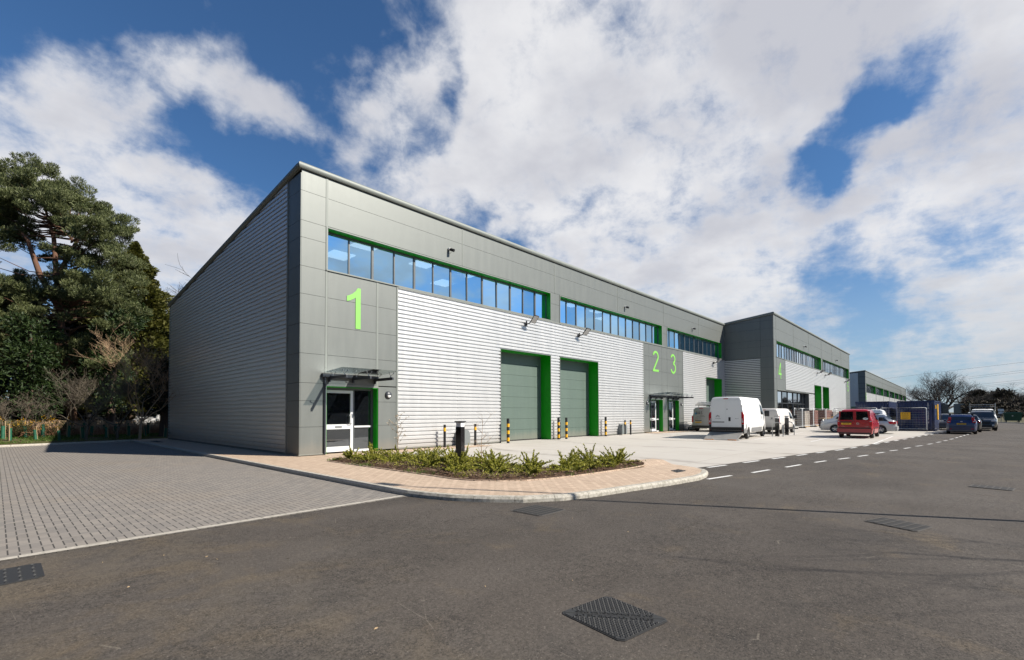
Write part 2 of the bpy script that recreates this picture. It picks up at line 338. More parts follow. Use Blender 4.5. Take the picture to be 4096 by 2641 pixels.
# ------------------------------------------------------------------ mesh helpers
class MB:
    def __init__(s): s.v = []; s.f = []; s.mi = []
    def add(s, v, f, mi=0):
        o = len(s.v); s.v += [tuple(q) for q in v]; s.f += [tuple(i+o for i in q) for q in f]; s.mi += [mi]*len(f); return s
    def poly(s, pts, mi=0): return s.add(pts, [tuple(range(len(pts)))], mi)
    def box(s, x0, x1, y0, y1, z0, z1, mi=0):
        v = [(x, y, z) for z in (z0, z1) for y in (y0, y1) for x in (x0, x1)]
        return s.add(v, [(0, 2, 3, 1), (4, 5, 7, 6), (0, 1, 5, 4), (2, 6, 7, 3), (0, 4, 6, 2), (1, 3, 7, 5)], mi)
    def cbox(s, x0, x1, y0, y1, z0, z1, c=.01, mi=0):      # box with chamfered edges
        b = bmesh.new(); bmesh.ops.create_cube(b, size=1.)
        for q in b.verts: q.co = ((x0+x1)/2+q.co.x*(x1-x0), (y0+y1)/2+q.co.y*(y1-y0), (z0+z1)/2+q.co.z*(z1-z0))
        bmesh.ops.bevel(b, geom=list(b.edges), offset=c, segments=2, profile=.6, affect='EDGES')
        s.bm(b, mi); return s
    def bm(s, b, mi=0, mtx=None):
        b.verts.index_update(); b.verts.ensure_lookup_table()
        v = [(mtx @ q.co if mtx else q.co) for q in b.verts]
        s.add([tuple(q) for q in v], [tuple(q.index for q in f.verts) for f in b.faces], mi); b.free(); return s
    def tube(s, path, rad, n=8, mi=0, cap=True):
        P = [Vector(p) for p in path]; k = len(P)
        rad = rad if hasattr(rad, '__len__') else [rad]*k
        rings = []; ref = None
        for i in range(k):
            d = (P[min(i+1, k-1)]-P[max(i-1, 0)])
            if d.length < 1e-9: d = Vector((0, 0, 1))
            d.normalize()
            if ref is None: ref = Vector((0, 0, 1)) if abs(d.z) < .9 else Vector((1, 0, 0))
            a = d.cross(ref).normalized(); b = d.cross(a)
            ref = b.cross(d) if False else ref
            rings.append([P[i]+(a*math.cos(t)+b*math.sin(t))*rad[i] for t in [2*math.pi*q/n for q in range(n)]])
        v = [p for r in rings for p in r]; f = []
        for i in range(k-1):
            for q in range(n):
                f.append((i*n+q, i*n+(q+1) % n, (i+1)*n+(q+1) % n, (i+1)*n+q))
        if cap: f += [tuple(range(n-1, -1, -1)), tuple((k-1)*n+q for q in range(n))]
        return s.add(v, f, mi)
    def cyl(s, c, r, z0, z1, n=20, mi=0, r2=None): return s.tube([(c[0], c[1], z0), (c[0], c[1], z1)], [r, r if r2 is None else r2], n, mi)
    def prism(s, pts, z0, z1, mi=0):     # outline in xy
        n = len(pts); v = [(x, y, z0) for x, y in pts]+[(x, y, z1) for x, y in pts]
        f = [tuple(range(n-1, -1, -1)), tuple(range(n, 2*n))]+[(i, (i+1) % n, n+(i+1) % n, n+i) for i in range(n)]
        return s.add(v, f, mi)
    def build(s, name, mats, parent=None, off=(0, 0, 0), sm=None, world=False):
        if world and parent: off = -Vector(parent.location)
        me = bpy.data.meshes.new(name)
        v = s.v if not any(off) else [(a+off[0], b+off[1], c+off[2]) for a, b, c in s.v]
        me.from_pydata(v, [], s.f)
        for m in (mats if isinstance(mats, (list, tuple)) else [mats]): me.materials.append(M[m] if isinstance(m, str) else m)
        if any(s.mi): me.polygons.foreach_set('material_index', s.mi)
        b = bmesh.new(); b.from_mesh(me); bmesh.ops.recalc_face_normals(b, faces=b.faces); b.to_mesh(me); b.free()
        if sm is not None:
            me.polygons.foreach_set('use_smooth', [True]*len(me.polygons)); me.set_sharp_from_angle(angle=R_(sm))
        me.update()
        o = bpy.data.objects.new(name, me); COL.objects.link(o)
        if parent: o.parent = parent
        return o
def thing(name, label, cat, loc=(0, 0, 0), rz=0., group=None):
    o = bpy.data.objects.new(name, None); COL.objects.link(o); o.location = loc; o.rotation_euler = (0, 0, rz)
    o.empty_display_size = .3
    return tag(o, label, cat, group)
def tag(o, label, cat, group=None):
    o['label'] = label; o['category'] = cat
    if group: o['group'] = group
    return o
def kind(o, k): o['kind'] = k; return o
def reloc(o, p):                       # a one-mesh thing gets its origin at its base
    o.data.transform(Matrix.Translation(-Vector(p))); o.location = p; return o
def copytree(o, parent=None):
    c = o.copy(); COL.objects.link(c)
    if parent: c.parent = parent
    for ch in list(o.children): copytree(ch, c)
    return c
def text(s, size, mtx, mname, parent, name='lettering', ext=.004, sx=1., align='CENTER'):
    cu = bpy.data.curves.new(name, 'FONT'); cu.body = s; cu.size = size; cu.extrude = ext; cu.align_x = align; cu.align_y = 'CENTER'; cu.resolution_u = 3
    t = bpy.data.objects.new('tmp', cu); COL.objects.link(t)
    dg = bpy.context.evaluated_depsgraph_get(); me = bpy.data.meshes.new_from_object(t.evaluated_get(dg))
    bpy.data.objects.remove(t)
    me.transform(mtx @ Matrix.Diagonal((sx, 1, 1, 1))); me.materials.clear(); me.materials.append(M[mname]); me.name = name
    o = bpy.data.objects.new(name, me); COL.objects.link(o)
    if parent: o.parent = parent
    return o
def frame_m(o, ux, uy):                # matrix with local x=ux, y=uy at o
    ux = Vector(ux).normalized(); uy = Vector(uy).normalized(); uz = ux.cross(uy)
    return Matrix(((ux.x, uy.x, uz.x, o[0]), (ux.y, uy.y, uz.y, o[1]), (ux.z, uy.z, uz.z, o[2]), (0, 0, 0, 1)))
def quads_mesh(name, cen, a, b, mname, parent=None):      # many small quads: centres, half-vectors
    n = len(cen); v = np.empty((n, 4, 3)); v[:, 0] = cen-a-b; v[:, 1] = cen+a-b*.6; v[:, 2] = cen+a*.7+b; v[:, 3] = cen-a*.8+b*.8
    me = bpy.data.meshes.new(name); me.vertices.add(n*4); me.loops.add(n*4); me.polygons.add(n)
    me.vertices.foreach_set('co', v.reshape(-1).astype(np.float32))
    me.loops.foreach_set('vertex_index', np.arange(n*4, dtype=np.int32))
    me.polygons.foreach_set('loop_start', np.arange(0, n*4, 4, dtype=np.int32)); me.polygons.foreach_set('loop_total', np.full(n, 4, dtype=np.int32))
    me.materials.append(M[mname]); me.update(); me.validate()
    o = bpy.data.objects.new(name, me); COL.objects.link(o)
    if parent: o.parent = parent
    return o
def rdir(n):
    v = rng.normal(size=(n, 3)); return v/np.linalg.norm(v, axis=1)[:, None]

# ------------------------------------------------------------------ ground
def zy(x, y):                          # height of the concrete yard
    b = -12.1+(x-7)*(-.155) if x < 18 else -13.8-(x-18)*.115
    t = max(0., min(1., (y+1.)/(b+1.))); return .1-.085*t
kerbpts = [(-1.9, 20.0), (-1.93, 10), (-1.97, 0), (-2.0, -4), (-2.0, -9.0), (-1.98, -9.6), (-1.9, -10.08), (-1.72, -10.7), (-1.38, -11.3), (-.97, -11.84), (-.3, -12.27), (.51, -12.5), (1.47, -12.67), (2.83, -12.94), (4.09, -13.10), (4.72, -13.04), (5.35, -12.85), (5.88, -12.57), (6.3, -12.25), (6.6, -11.9)]
def grid_sheet(name, fn, xs, ys, mname):
    mb = MB(); nx, ny = len(xs), len(ys)
    v = [(x, y, fn(x, y)) for y in ys for x in xs]
    f = [(j*nx+i, j*nx+i+1, (j+1)*nx+i+1, (j+1)*nx+i) for j in range(ny-1) for i in range(nx-1)]
    return mb.add(v, f).build(name, mname)
kind(MB().poly([(-2500, -2500, -.06), (2500, -2500, -.06), (2500, 2500, -.06), (-2500, 2500, -.06)]).build('ground', 'terrain'), 'structure')
kind(MB().poly([(-60, -48, 0), (88, -48, 0), (86, -25.0, 0), (97, -22.4, 0), (140, -22.4, 0), (140, 4, 0), (-2, 4, 0), (-2, 20.2, 0), (-60, 10., 0)]).build('road', 'asphalt'), 'structure')
kind(MB().poly([(-60, 10., .004), (-60, -10.6, .004), (-7.6, -9.78, .004), (-2, -9.66, .004), (-1.9, 20.0, .004), (-7.4, 18.7, .004)]).build('parking_area', 'pave_grey'), 'structure')
# flush white edging strip
mb = MB(); x = -2.02; y = -9.6
while x > -30:
    x2 = x-.9; s = .0165; yy = lambda q: -9.56+(q+2)*s*1.7
    mb.poly([(x-.004, yy(x)-.06, .012), (x2+.008, yy(x2)-.06, .012), (x2+.008, yy(x2)+.075, .012), (x-.004, yy(x)+.075, .012)]); x = x2
kind(mb.build('edging_strip', 'kerb'), 'structure')
# yard (ramped concrete)
bnd = lambda x: (-12.05+(x-6.6)*(-.165) if x < 18 else -13.93-(x-18)*.122) if x < 24 else -14.66-(x-24)*.107
mb = MB(); xs = [3.0+i*1. for i in range(56)]
xs = [x for x in xs]
rows = 12
def ytop(x): return 1.2 if x < 44.4 else -4.6
def ybot(x):
    if x < 6.6: return -9.35
    return bnd(x)
v = []; idx = {}
xs = sorted(set(xs+[6.59, 6.6, 44.4, 44.41]))
for i, x in enumerate(xs):
    t0, t1 = ytop(x), ybot(x)
    for j in range(rows+1):
        y = t0+(t1-t0)*j/rows; v.append((x, y, max(.012, zy(x, y))))
f = [(i*(rows+1)+j, (i+1)*(rows+1)+j, (i+1)*(rows+1)+j+1, i*(rows+1)+j+1) for i in range(len(xs)-1) for j in range(rows)]
kind(mb.add(v, f).build('concrete_yard', 'concrete'), 'structure')
# tan paving: pavement slab
out = kerbpts
def offset(pts, d):
    res = []
    for i, p in enumerate(pts):
        a = Vector(pts[max(i-1, 0)]); b = Vector(pts[min(i+1, len(pts)-1)]); t = (b-a).normalized(); n = Vector((-t.y, t.x))
        res.append((p[0]+n.x*d, p[1]+n.y*d))
    return res
inner = offset(out, .15)
hz = [.10]*(len(out)-3)+[.075, .045, .02]
mb = MB(); zf = lambda x, y: max(.03, .104-.03*(x-5.2)-.05*max(0, x-6.3)) if x > 5.2 and y < -10.9 else .104
P1 = [p for p in inner if p[1] > -9.01]; P3 = [p for p in inner[:-1] if p[1] < -8.99]
mb.poly([(x, y, .104) for x, y in P1]+[(.5, -9.0, .104), (.5, 20.2, .104)])
mb.poly([(.5, -9.0, .104), (3.0, -9.0, .104), (3.0, -1.3, .104), (.5, -1.3, .104)])
mb.poly([(.5, -1.3, .104), (8.75, -1.3, .104), (8.75, 1.2, .104), (.5, 1.2, .104)])
L3 = P3+[(6.55, -11.75), (7.0, -11.1), (7.5, -10.55), (7.55, -10.15), (6.9, -10.0), (6.2, -9.36), (3.0, -9.36), (3.0, -9.0)]
c0 = (3.0, -10.2)
for (x1, y1), (x2, y2) in zip(L3, L3[1:]+L3[:1]): mb.poly([(c0[0], c0[1], .104), (x1, y1, zf(x1, y1)), (x2, y2, zf(x2, y2))])
pv = mb.build('pavement', 'pave_tan')
kind(pv, 'structure')
kind(MB().poly([(26.45, -1.15, .112), (34.3, -1.75, .112), (34.3, 1.1, .112), (26.45, 1.1, .112)]).build('entrance_paving', 'pave_tan'), 'structure')
# kerbs: chamfered blocks with joints
def kerbrun(name, pts, z0, hts, w, seg, mname, side=1):
    mb = MB(); P = [Vector((*p, 0)) for p in pts]
    L = [0]
    for a, b in zip(P, P[1:]): L.append(L[-1]+(b-a).length)
    def at(s):
        for i in range(len(P)-1):
            if s <= L[i+1] or i == len(P)-2:
                t = (s-L[i])/(L[i+1]-L[i]); p = P[i].lerp(P[i+1], t); d = (P[i+1]-P[i]).normalized(); return p, Vector((-d.y, d.x, 0))*side, hts[i]*(1-t)+hts[i+1]*t
    s = 0
    while s < L[-1]-.05:
        e = min(s+seg, L[-1]); k = max(2, int((e-s)/.15)+1); secs = []
        for i in range(k):
            p, nrm, h = at(s+.004+(e-s-.008)*i/(k-1))
            prof = [(0, z0), (0.0, z0+h*.62), (.03, z0+h), (w, z0+h), (w, z0)]
            secs.append([(p.x+nrm.x*a, p.y+nrm.y*a, c) for a, c in prof])
        v = [q for r in secs for q in r]; f = []
        for i in range(k-1):
            for j in range(5): f.append((i*5+j, i*5+(j+1) % 5, (i+1)*5+(j+1) % 5, (i+1)*5+j))
        f += [(0, 1, 2, 3, 4), tuple((k-1)*5+j for j in (4, 3, 2, 1, 0))]
        mb.add(v, f); s = e
    return kind(mb.build(name, mname), 'structure')
kerbrun('kerb', kerbpts[:6], -.02, [.13]*6, .15, .91, 'kerb')
kerbrun('kerb_corner', kerbpts[5:], -.02, [.13]*12+[.10, .07, .045], .15, .78, 'kerbold')
kerbrun('kerb_back', [(-60, 9.9), (-7.42, 18.66), (-5.58, 19.1), (-3.79, 19.5), (-1.85, 20.0), (.4, 20.25)], -.02, [.13]*6, .15, .91, 'kerb')
kerbrun('kerb_far', [(86, -25.0), (97, -22.4), (140, -22.4)], -.02, [.13]*3, .15, 3, 'kerb', -1)
# bank with rough ground behind the parking area
def bankz(x, y):
    e = 19.95+min(0, (x+1.9))*.215
    if x > .2: e = 20.3
    return .09+.055*max(0, y-e)*(1 if y-e < 7 else 7/(y-e))+.03*math.sin(x*2.1)*math.sin(y*1.7)*(min(1, max(0, y-e)/1.5))
bx = [-60, -45, -32, -24, -18]+[-16+i*.6 for i in range(60)]+[24, 40, 80]
mb = MB(); nx = len(bx); v = []
by = [0, .3, .7, 1.2, 1.8, 2.5, 3.3, 4.2, 5.2, 6.4, 7.5, 9, 12, 18, 30, 60, 120]
for d in by:
    for x in bx:
        e = 20.1+min(0, (x+1.9))*.19 if x > -60 else 9
        e = max(e, 10.1); v.append((x, e+d, bankz(x, e+d)))
f = [(j*nx+i, j*nx+i+1, (j+1)*nx+i+1, (j+1)*nx+i) for j in range(len(by)-1) for i in range(nx-1)]
kind(mb.add(v, f).build('bank', 'bankm', sm=60), 'structure')

# markings
mb = MB()
def dash(a, b, w, z):
    a = Vector(a); b = Vector(b); d = (b-a).normalized(); n_ = Vector((-d.y, d.x))*w/2
    k = max(1, int((b-a).length/2)); 
    for i in range(k):
        p = a.lerp(b, i/k); q = a.lerp(b, (i+1)/k)
        zz = (lambda r: z if z is not None else zy(r.x, r.y)+.010)
        mb.add([(p.x-n_.x, p.y-n_.y, zz(p)), (q.x-n_.x, q.y-n_.y, zz(q)), (q.x+n_.x, q.y+n_.y, zz(q)), (p.x+n_.x, p.y+n_.y, zz(p))], [(0, 1, 2, 3)])
bl = [(7.0, 8.08), (9.15, 10.22), (11.19, 12.24), (13.23, 14.14), (15.08, 16.0), (17.1, 18.06), (19.1, 20.0), (21.1, 22.0), (23.1, 24.0), (25.2, 26.2), (27.4, 28.5), (29.7, 30.75), (32, 33), (34.2, 35.2), (36.6, 37.6), (39, 40), (41.2, 42.3), (43.6, 44.6), (45.8, 46.6)]
for a, b in bl: dash((a, bnd(a)-.10), (b, bnd(b)-.10), .12, .006)
cl = [(4.42, -13.18, 5.53, -13.38), (6.52, -13.6, 7.57, -13.76), (8.60, -13.94, 9.69, -14.11), (10.77, -14.3, 11.61, -14.46), (12.53, -14.68, 13.4, -14.88), (14.27, -15.03, 15.19, -15.22), (16.41, -15.36, 17.25, -15.54), (18.28, -15.65, 19.01, -15.84), (20.32, -15.98, 21.2, -16.16), (22.52, -16.3, 23.35, -16.5), (24.74, -16.65, 25.53, -16.82), (26.97, -16.94, 27.84, -17.1), (29.2, -17.2, 30., -17.35), (31.4, -17.45, 32.3, -17.6), (33.7, -17.7, 34.5, -17.8), (35.9, -17.9, 36.7, -18.), (38.1, -18.1, 38.9, -18.2), (40.0, -18.3, 40.8, -18.4)]
for a in cl: dash(a[:2], a[2:], .1, .006)
for y in (-2.95, -5.9, -8.95, -11.85, -14.6): 
    dash((22.9, y), (28.0, y), .1, None); dash((28.4, y), (33.4, y), .1, None)
for y in (-8.8, -11.85): dash((33.6, y), (36.0, y), .1, None)
kind(mb.build('road_markings', 'paint'), 'structure')

# ------------------------------------------------------------------ buildings
RIB = .178
def clad_x(mb, x0, x1, z0, z1, y):     # ribbed sheet on a wall facing -Y
    ks = []; z = z0
    prof = [(0, 0), (.012, .052), (.116, .052), (.128, 0), (.178, 0)]
    pts = []
    k0 = math.floor(z0/RIB)
    for k in range(k0, int(z1/RIB)+2):
        for a, d in prof[:-1]: pts.append((k*RIB+a, d))
    pts = [(max(z0, min(z1, a)), d) for a, d in pts if z0-.05 < a < z1+.05]
    v = []
    for a, d in pts: v += [(x0, y-d, a), (x1, y-d, a)]
    f = [(2*i, 2*i+1, 2*i+3, 2*i+2) for i in range(len(pts)-1) if pts[i+1][0] > pts[i][0]+1e-6]
    mb.add(v, f)
def panels(mb, gapmb, cols, rows, y, g=.012, t=.03):
    for a, b in cols:
        for c, d in rows: mb.box(a+g/2, b-g/2, y-t, y+.005, c+g/2, d-g/2)
    gapmb.poly([(cols[0][0], y-.008, rows[0][0]), (cols[-1][1], y-.008, rows[0][0]), (cols[-1][1], y-.008, rows[-1][1]), (cols[0][0], y-.008, rows[-1][1])])
def pairs(l): return list(zip(l, l[1:]))
def batten(mb, x, z0, z1, y, w=.07): mb.box(x-w/2, x+w/2, y-.042, y-.004, z0, z1)

def opening(B, y, x0, x1, z0, z1, dep, matname, name='reveal', soffit=True, both=True, sill=False, frame_t=.05):
    mb = MB(); t = .012
    mb.box(x1-t, x1, y-.04, y+dep, z0, z1)
    mb.box(x0, x0+t, y-.04, y+dep, z0, z1)
    mb.box(x0+t, x1-t, y-.04, y+dep, z1-t, z1)
    if sill: mb.box(x0+t, x1-t, y-.04, y+dep, z0, z0+t)
    return mb.build(name, matname, B, world=True)
def surround(mb, y, x0, x1, z0, z1, w=.05, d=.055, sill=True, head=True, legs=True):
    if head: mb.box(x0-w, x1+w, y-d, y+.01, z1, z1+w)
    if sill: mb.box(x0-w, x1+w, y-d-.02, y+.01, z0-w, z0)
    if legs:
        mb.box(x0-w, x0, y-d, y+.01, z0, z1); mb.box(x1, x1+w, y-d, y+.01, z0, z1)
def ribbon(B, y, x0, x1, z0, z1, n, dep, glass, rm='reveal'):
    """a ribbon window: frame with mullions, panes as a sub-part"""
    opening(B, y, x0, x1, z0, z1, dep, rm, 'window_reveal', sill=False)
    yi = y+dep-.06
    fr = MB(); fr.box(x0+.012, x1-.012, yi, yi+.09, z0, z0+.07); fr.box(x0+.012, x1-.012, yi, yi+.09, z1-.09, z1-.012)
    p = (x1-x0)/n
    for i in range(n+1):
        w = .10 if i % 2 == 0 else .06
        c = x0+i*p
        a, b = max(x0+.012, c-w/2), min(x1-.012, c+w/2)
        fr.box(a, b, yi-.012, yi+.06, z0+.07, z1-.09)
    w_ = fr.build('window', 'frame', B, world=True)
    g = MB()
    for i in range(n):
        a, b = x0+i*p+.02, x0+(i+1)*p-.02; tilt = random.uniform(-.006, .006); tz = random.uniform(-.008, .008)
        g.add([(a, yi+.03-tilt, z0+.05), (b, yi+.03+tilt, z0+.05), (b, yi+.03+tilt+tz, z1-.07), (a, yi+.03-tilt+tz, z1-.07)], [(0, 1, 2, 3)])
    o = g.build('pane', glass, w_); o.data.transform(Matrix.Translation(-B.location))
    return w_
def sect_door(B, y, x0, x1, z0, z1, dep):
    opening(B, y, x0, x1, z0, z1, dep, 'reveal', 'door_reveal')
    mb = MB(); nrow = 8; h = (z1-z0)/nrow
    for i in range(nrow):
        mb.box(x0+.012, x1-.012, y+dep-.05, y+dep, z0+i*h+.005+(.05 if i == 0 else 0), z0+(i+1)*h-.005)
    mb.box(x0+.012, x1-.012, y+dep-.01, y+dep+.02, z0, z1)
    d = mb.build('loading_door', 'sdoor', B, world=True)
    mb = MB(); mb.box(x0+.012, x1-.012, y+dep-.06, y+dep-.012, z0, z0+.05)
    o = mb.build('rubber_seal', 'rubber', d); o.data.transform(Matrix.Translation(-B.location))
    return d
def numeral(B, ch, x0, x1, z0, z1, y):
    W, H = x1-x0, z1-z0; t = .175
    def arc(cx, cy, rx, ry, a0, a1, n=16): return [(cx+rx*math.cos(R_(a0+(a1-a0)*i/n)), cy+ry*math.sin(R_(a0+(a1-a0)*i/n))) for i in range(n+1)]
    strokes = []; h = t/2
    if ch == '2': strokes = [arc(W/2, H-.46, W/2-h, .46-h, 165, -18)+[(W*.62, H*.45), (h*1.1, h)], [(0, h), (W, h)]]
    if ch == '3': strokes = [arc(W*.47, H-.42, W*.42-h*.6, .42-h, 160, -85), arc(W/2, .48, W/2-h, .48-h, 92, -165)]
    if ch == '4': strokes = [[(W*.72, 0), (W*.72, H)], [(0, H*.30), (W, H*.30)], [(W*.72-.03, H-.05), (.06, H*.30)]]
    if ch == '5': strokes = [[(W*.92, H-h), (W*.2, H-h)], [(W*.22, H-h*1.2), (W*.1, H*.52)], arc(W*.47, .5, W*.53-h, .5-h, 140, -160)]
    if ch == '6': strokes = [arc(W/2, .5, W/2-h, .5-h, 0, 360), [(h, .5)]+[(h+.05, H*.6), (W*.35, H*.85), (W*.7, H-h), (W*.95, H-.3)]]
    mb = MB()
    if ch == '1':
        pts = [(.38, 0), (.6, 0), (.6, 1.66), (.47, 1.66), (.38, 1.52), (.25, 1.40), (.12, 1.32), (0, 1.27), (0, 1.06), (.14, 1.11), (.28, 1.19), (.38, 1.26)]; n = len(pts)
        mb.add([(x0+a, y-.047, z0+b) for a, b in pts]+[(x0+a, y-.03, z0+b) for a, b in pts], [tuple(range(n)), tuple(range(2*n-1, n-1, -1))]+[(i, n+i, n+(i+1) % n, (i+1) % n) for i in range(n)])
    for s_i, s in enumerate(strokes):
        tt = t*(.8 if s_i and ch == '1' else 1); L = []
        for i, p in enumerate(s):
            a = Vector(s[max(i-1, 0)]); b = Vector(s[min(i+1, len(s)-1)]); d = (b-a).normalized(); nn = Vector((-d.y, d.x))*tt/2
            L.append(((p[0]+nn.x, p[1]+nn.y), (p[0]-nn.x, p[1]-nn.y)))
        e = .002*s_i
        for (a, b), (c, d) in pairs(L):
            P = [(a, b, d, c)][0]
            front = [(x0+q[0], y-.047-e, z0+q[1]) for q in P]; back = [(x0+q[0], y-.03, z0+q[1]) for q in P]
            mb.add(front+back, [(0, 1, 2, 3), (4, 7, 6, 5), (0, 4, 5, 1), (1, 5, 6, 2), (2, 6, 7, 3), (3, 7, 4, 0)])
    return mb.build('unit_number', 'sign', B, world=True)

JZ = [.17, 1.18, 2.16, 2.83, 3.93, 5.04, 6.15, 7.19]
JU = [7.19, 8.26, 8.90, 10.02, 10.80]
# ---- units 1 to 3
A = thing('industrial_building', 'long grey and silver clad building nearest the camera, with the numbers 1, 2 and 3', 'building', (0, 0, .1))
pm, gm, tm = MB(), MB(), MB()
W1, W2, W3 = (1.0, 14.9), (15.86, 29.75), (30.78, 43.5)
XE = 44.45
panels(pm, gm, [(0, .94)], pairs(JZ+JU[1:]), 0)
fc = [(1.02, 7.93), (7.93, 15.33), (15.33, 22.73), (22.73, 30.15), (30.15, 37.58), (37.58, XE-.05)]
panels(pm, gm, fc, pairs([8.93, 10.02, 10.80]), 0)
for x in (.98, 7.93, 15.33, 22.73, 30.15, 37.58): batten(tm, x, 8.95 if x > 1 else 2.83, 10.8, 0, .09 if x < 1 else .05)
batten(tm, .98, .17, 2.83, 0, .05)
for a, b in ((14.95, 15.81), (29.80, 30.73), (43.55, XE-.05)): panels(pm, gm, [(a, b)], pairs([7.19, 8.26, 8.93]), 0)
panels(pm, gm, [(1.03, 3.17), (3.21, 4.13)], pairs([2.83, 3.93, 5.04, 6.15, 7.19]), 0)
panels(pm, gm, [(3.25, 4.13)], pairs([.17, 1.18, 2.16, 2.80]), 0)
batten(tm, 3.19, 2.8, 7.19, 0, .09)
tm.box(4.13, 4.20, -.05, 0, .17, 7.19)
panels(pm, gm, [(26.53, 27.45), (27.45, 29.67), (29.67, 30.66), (30.66, 32.82), (32.82, 33.80)], pairs([2.83, 3.93, 5.04, 6.15, 7.19]), 0)
panels(pm, gm, [(26.53, 27.47)], pairs([.17, 1.18, 2.16, 2.83]), 0)
panels(pm, gm, [(29.80, 30.68)], pairs([.17, 1.18, 2.16, 2.83]), 0)
panels(pm, gm, [(32.95, 33.80)], pairs([.17, 1.18, 2.16, 2.83]), 0)
tm.box(26.47, 26.53, -.05, 0, .15, 7.19); tm.box(33.80, 33.86, -.05, 0, .15, 7.19)
# side wall corner panels (x=0, y 0..1.08)
for c, d in pairs(JZ+JU[1:]): pm.box(-.03, .0, -.028, 1.05, c+.006, (d if d < 10.7 else 10.68)-.006)
gm.poly([(-.012, 0, .17), (-.012, 1.05, .17), (-.012, 1.05, 10.7), (-.012, 0, 10.7)])
tm.box(-.05, .0, 1.06, 1.15, .17, 10.68)
tm.box(-.05, .96, -.055, -.004, .13, .175); tm.box(-.055, -.002, -.004, 19.4, .11, .165)
tm.box(-.06, .03, 19.37, 19.46, .12, 8.7)
# roof flashing, sill and head trims
cm = MB()
def flash_x(mb, x0, x1, y, z, side=-1):
    pr = [(.02, 0), (.10, -.005), (.15, .05), (.16, .15), (.10, .22), (.0, .25), (-.35, .25)]
    v = []
    for d, h in pr: v += [(x0-d, y+side*d, z+h), (x1, y+side*d, z+h)]
    mb.add(v, [(2*i, 2*i+1, 2*i+3, 2*i+2) for i in range(len(pr)-1)])
flash_x(cm, 0, XE+.02, 0, 10.82)
SL = (10.82-8.66)/19.4
pr = [(.02, 0), (.10, -.005), (.15, .05), (.16, .15), (.10, .22), (.0, .25), (-.35, .25)]
v = []
for d, h in pr: v += [(-d, -d, 10.82+h), (-d, max(.1, -d+.02), 10.82+h), (-d, 19.55, 10.82+h-19.55*SL)]
cm.add(v, [(3*i+j, 3*i+j+1, 3*i+j+4, 3*i+j+3) for i in range(len(pr)-1) for j in (0, 1)])
cm.poly([(-.02, .0, 10.82), (-.02, 19.55, 10.82-19.55*SL), (-.15, 19.55, 10.82+.05-19.55*SL), (-.15, 0, 10.87)])
surround(tm, 0, W1[0], W1[1], 7.24, 8.86); surround(tm, 0, W2[0], W2[1], 7.24, 8.86); surround(tm, 0, W3[0], W3[1], 7.24, 8.86)
for a, b in ((.98, 3.25), (27.47, 29.80), (30.68, 32.95)): tm.box(a, b, -.045, 0, 2.735, 2.83)
tm.box(4.2, XE, -.07, -.002, 7.13, 7.19)
clm = MB()
D1, D2, D3 = (10.60, 14.87), (15.80, 20.05), (39.2, 43.42)
clad_x(clm, 4.20, D1[0], .2, 7.13, 0); clad_x(clm, D1[1], D2[0], .2, 7.13, 0); clad_x(clm, D2[1], 26.47, .2, 7.13, 0)
clad_x(clm, D1[0], D1[1], 5.12, 7.13, 0); clad_x(clm, D2[0], D2[1], 5.12, 7.13, 0)
clm.build('wall_cladding', 'clad', A, world=True); clm = MB()
clad_x(clm, 33.86, D3[0], .2, 7.13, 0); clad_x(clm, D3[1], XE, .2, 7.13, 0); clad_x(clm, D3[0], D3[1], 5.12, 7.13, 0)
for D in (D1, D2, D3): surround(tm, 0, D[0], D[1], .1, 5.10, w=.025, d=.06, sill=False)
for a, b in ((4.2, D1[0]), (D1[1], D2[0]), (D2[1], 26.47), (33.86, D3[0]), (D3[1], XE)): tm.box(a, b, -.045, 0, .14, .2)
# vertical lap joints of the sheets
for x in (7.6, 13.5, 18.2, 23.4, 36.5):
    z0 = 5.2 if D1[0] < x < D1[1] or D2[0] < x < D2[1] else .25
    tm.box(x, x+.012, -.038, -.034, z0, 7.1)
# side cladding with sloping top
pts = []
prof = [(0, 0), (.012, .052), (.116, .052), (.128, 0)]
clf = clm; clm = MB()
for k in range(1, 62):
    for a, d in prof: pts.append((k*RIB+a, d))
pts = [p for p in pts if p[0] < 10.72]
ye = lambda z: min(19.4, max(1.15, (10.78-z)/SL))
for (z0, d0), (z1, d1) in pairs(pts):
    a, b = ye(z0), ye(z1)
    if a < 1.16: break
    clm.add([(-d0, 1.15, z0), (-d0, a, z0), (-d1, b, z1), (-d1, 1.15, z1)], [(0, 1, 2, 3)])
w_ = pm.build('wall_panel', 'panel', A, world=True)
gm.build('panel_joint', 'gap', A, world=True)
tm.build('wall_trim', 'trim', A, world=True)
clm.build('side_cladding', 'clad', A, world=True); clf.build('wall_cladding', 'clad', A, world=True)
cm.build('roof_flashing', 'trim', A, sm=50, world=True)
rf = MB(); rf.add([(-.1, .3, 11.02), (XE, .3, 11.02), (XE, 19.6, 11.02-19.6*SL), (-.1, 19.6, 11.02-19.6*SL)], [(0, 1, 2, 3)])
rf.build('roof', 'roof', A, world=True)
cr = MB()    # closed dark core with a storey of rooms behind the ribbon windows
cr.box(.02, XE-.02, 1.2, 19.38, .0, 7.0); cr.poly([(.02, 19.38, 0), (XE, 19.38, 0), (XE, 19.38, 8.6), (.02, 19.38, 8.6)])
cr.poly([(.02, 6.5, 7), (XE, 6.5, 7), (XE, 6.5, 10.3), (.02, 6.5, 10.3)])
cr.poly([(.02, 0, 0), (.02, 19.3, 0), (.02, 19.3, 8.6), (.02, 0, 10.7)]); cr.poly([(XE-.02, 0, 0), (XE-.02, 19.3, 0), (XE-.02, 19.3, 8.6), (XE-.02, 0, 10.7)])
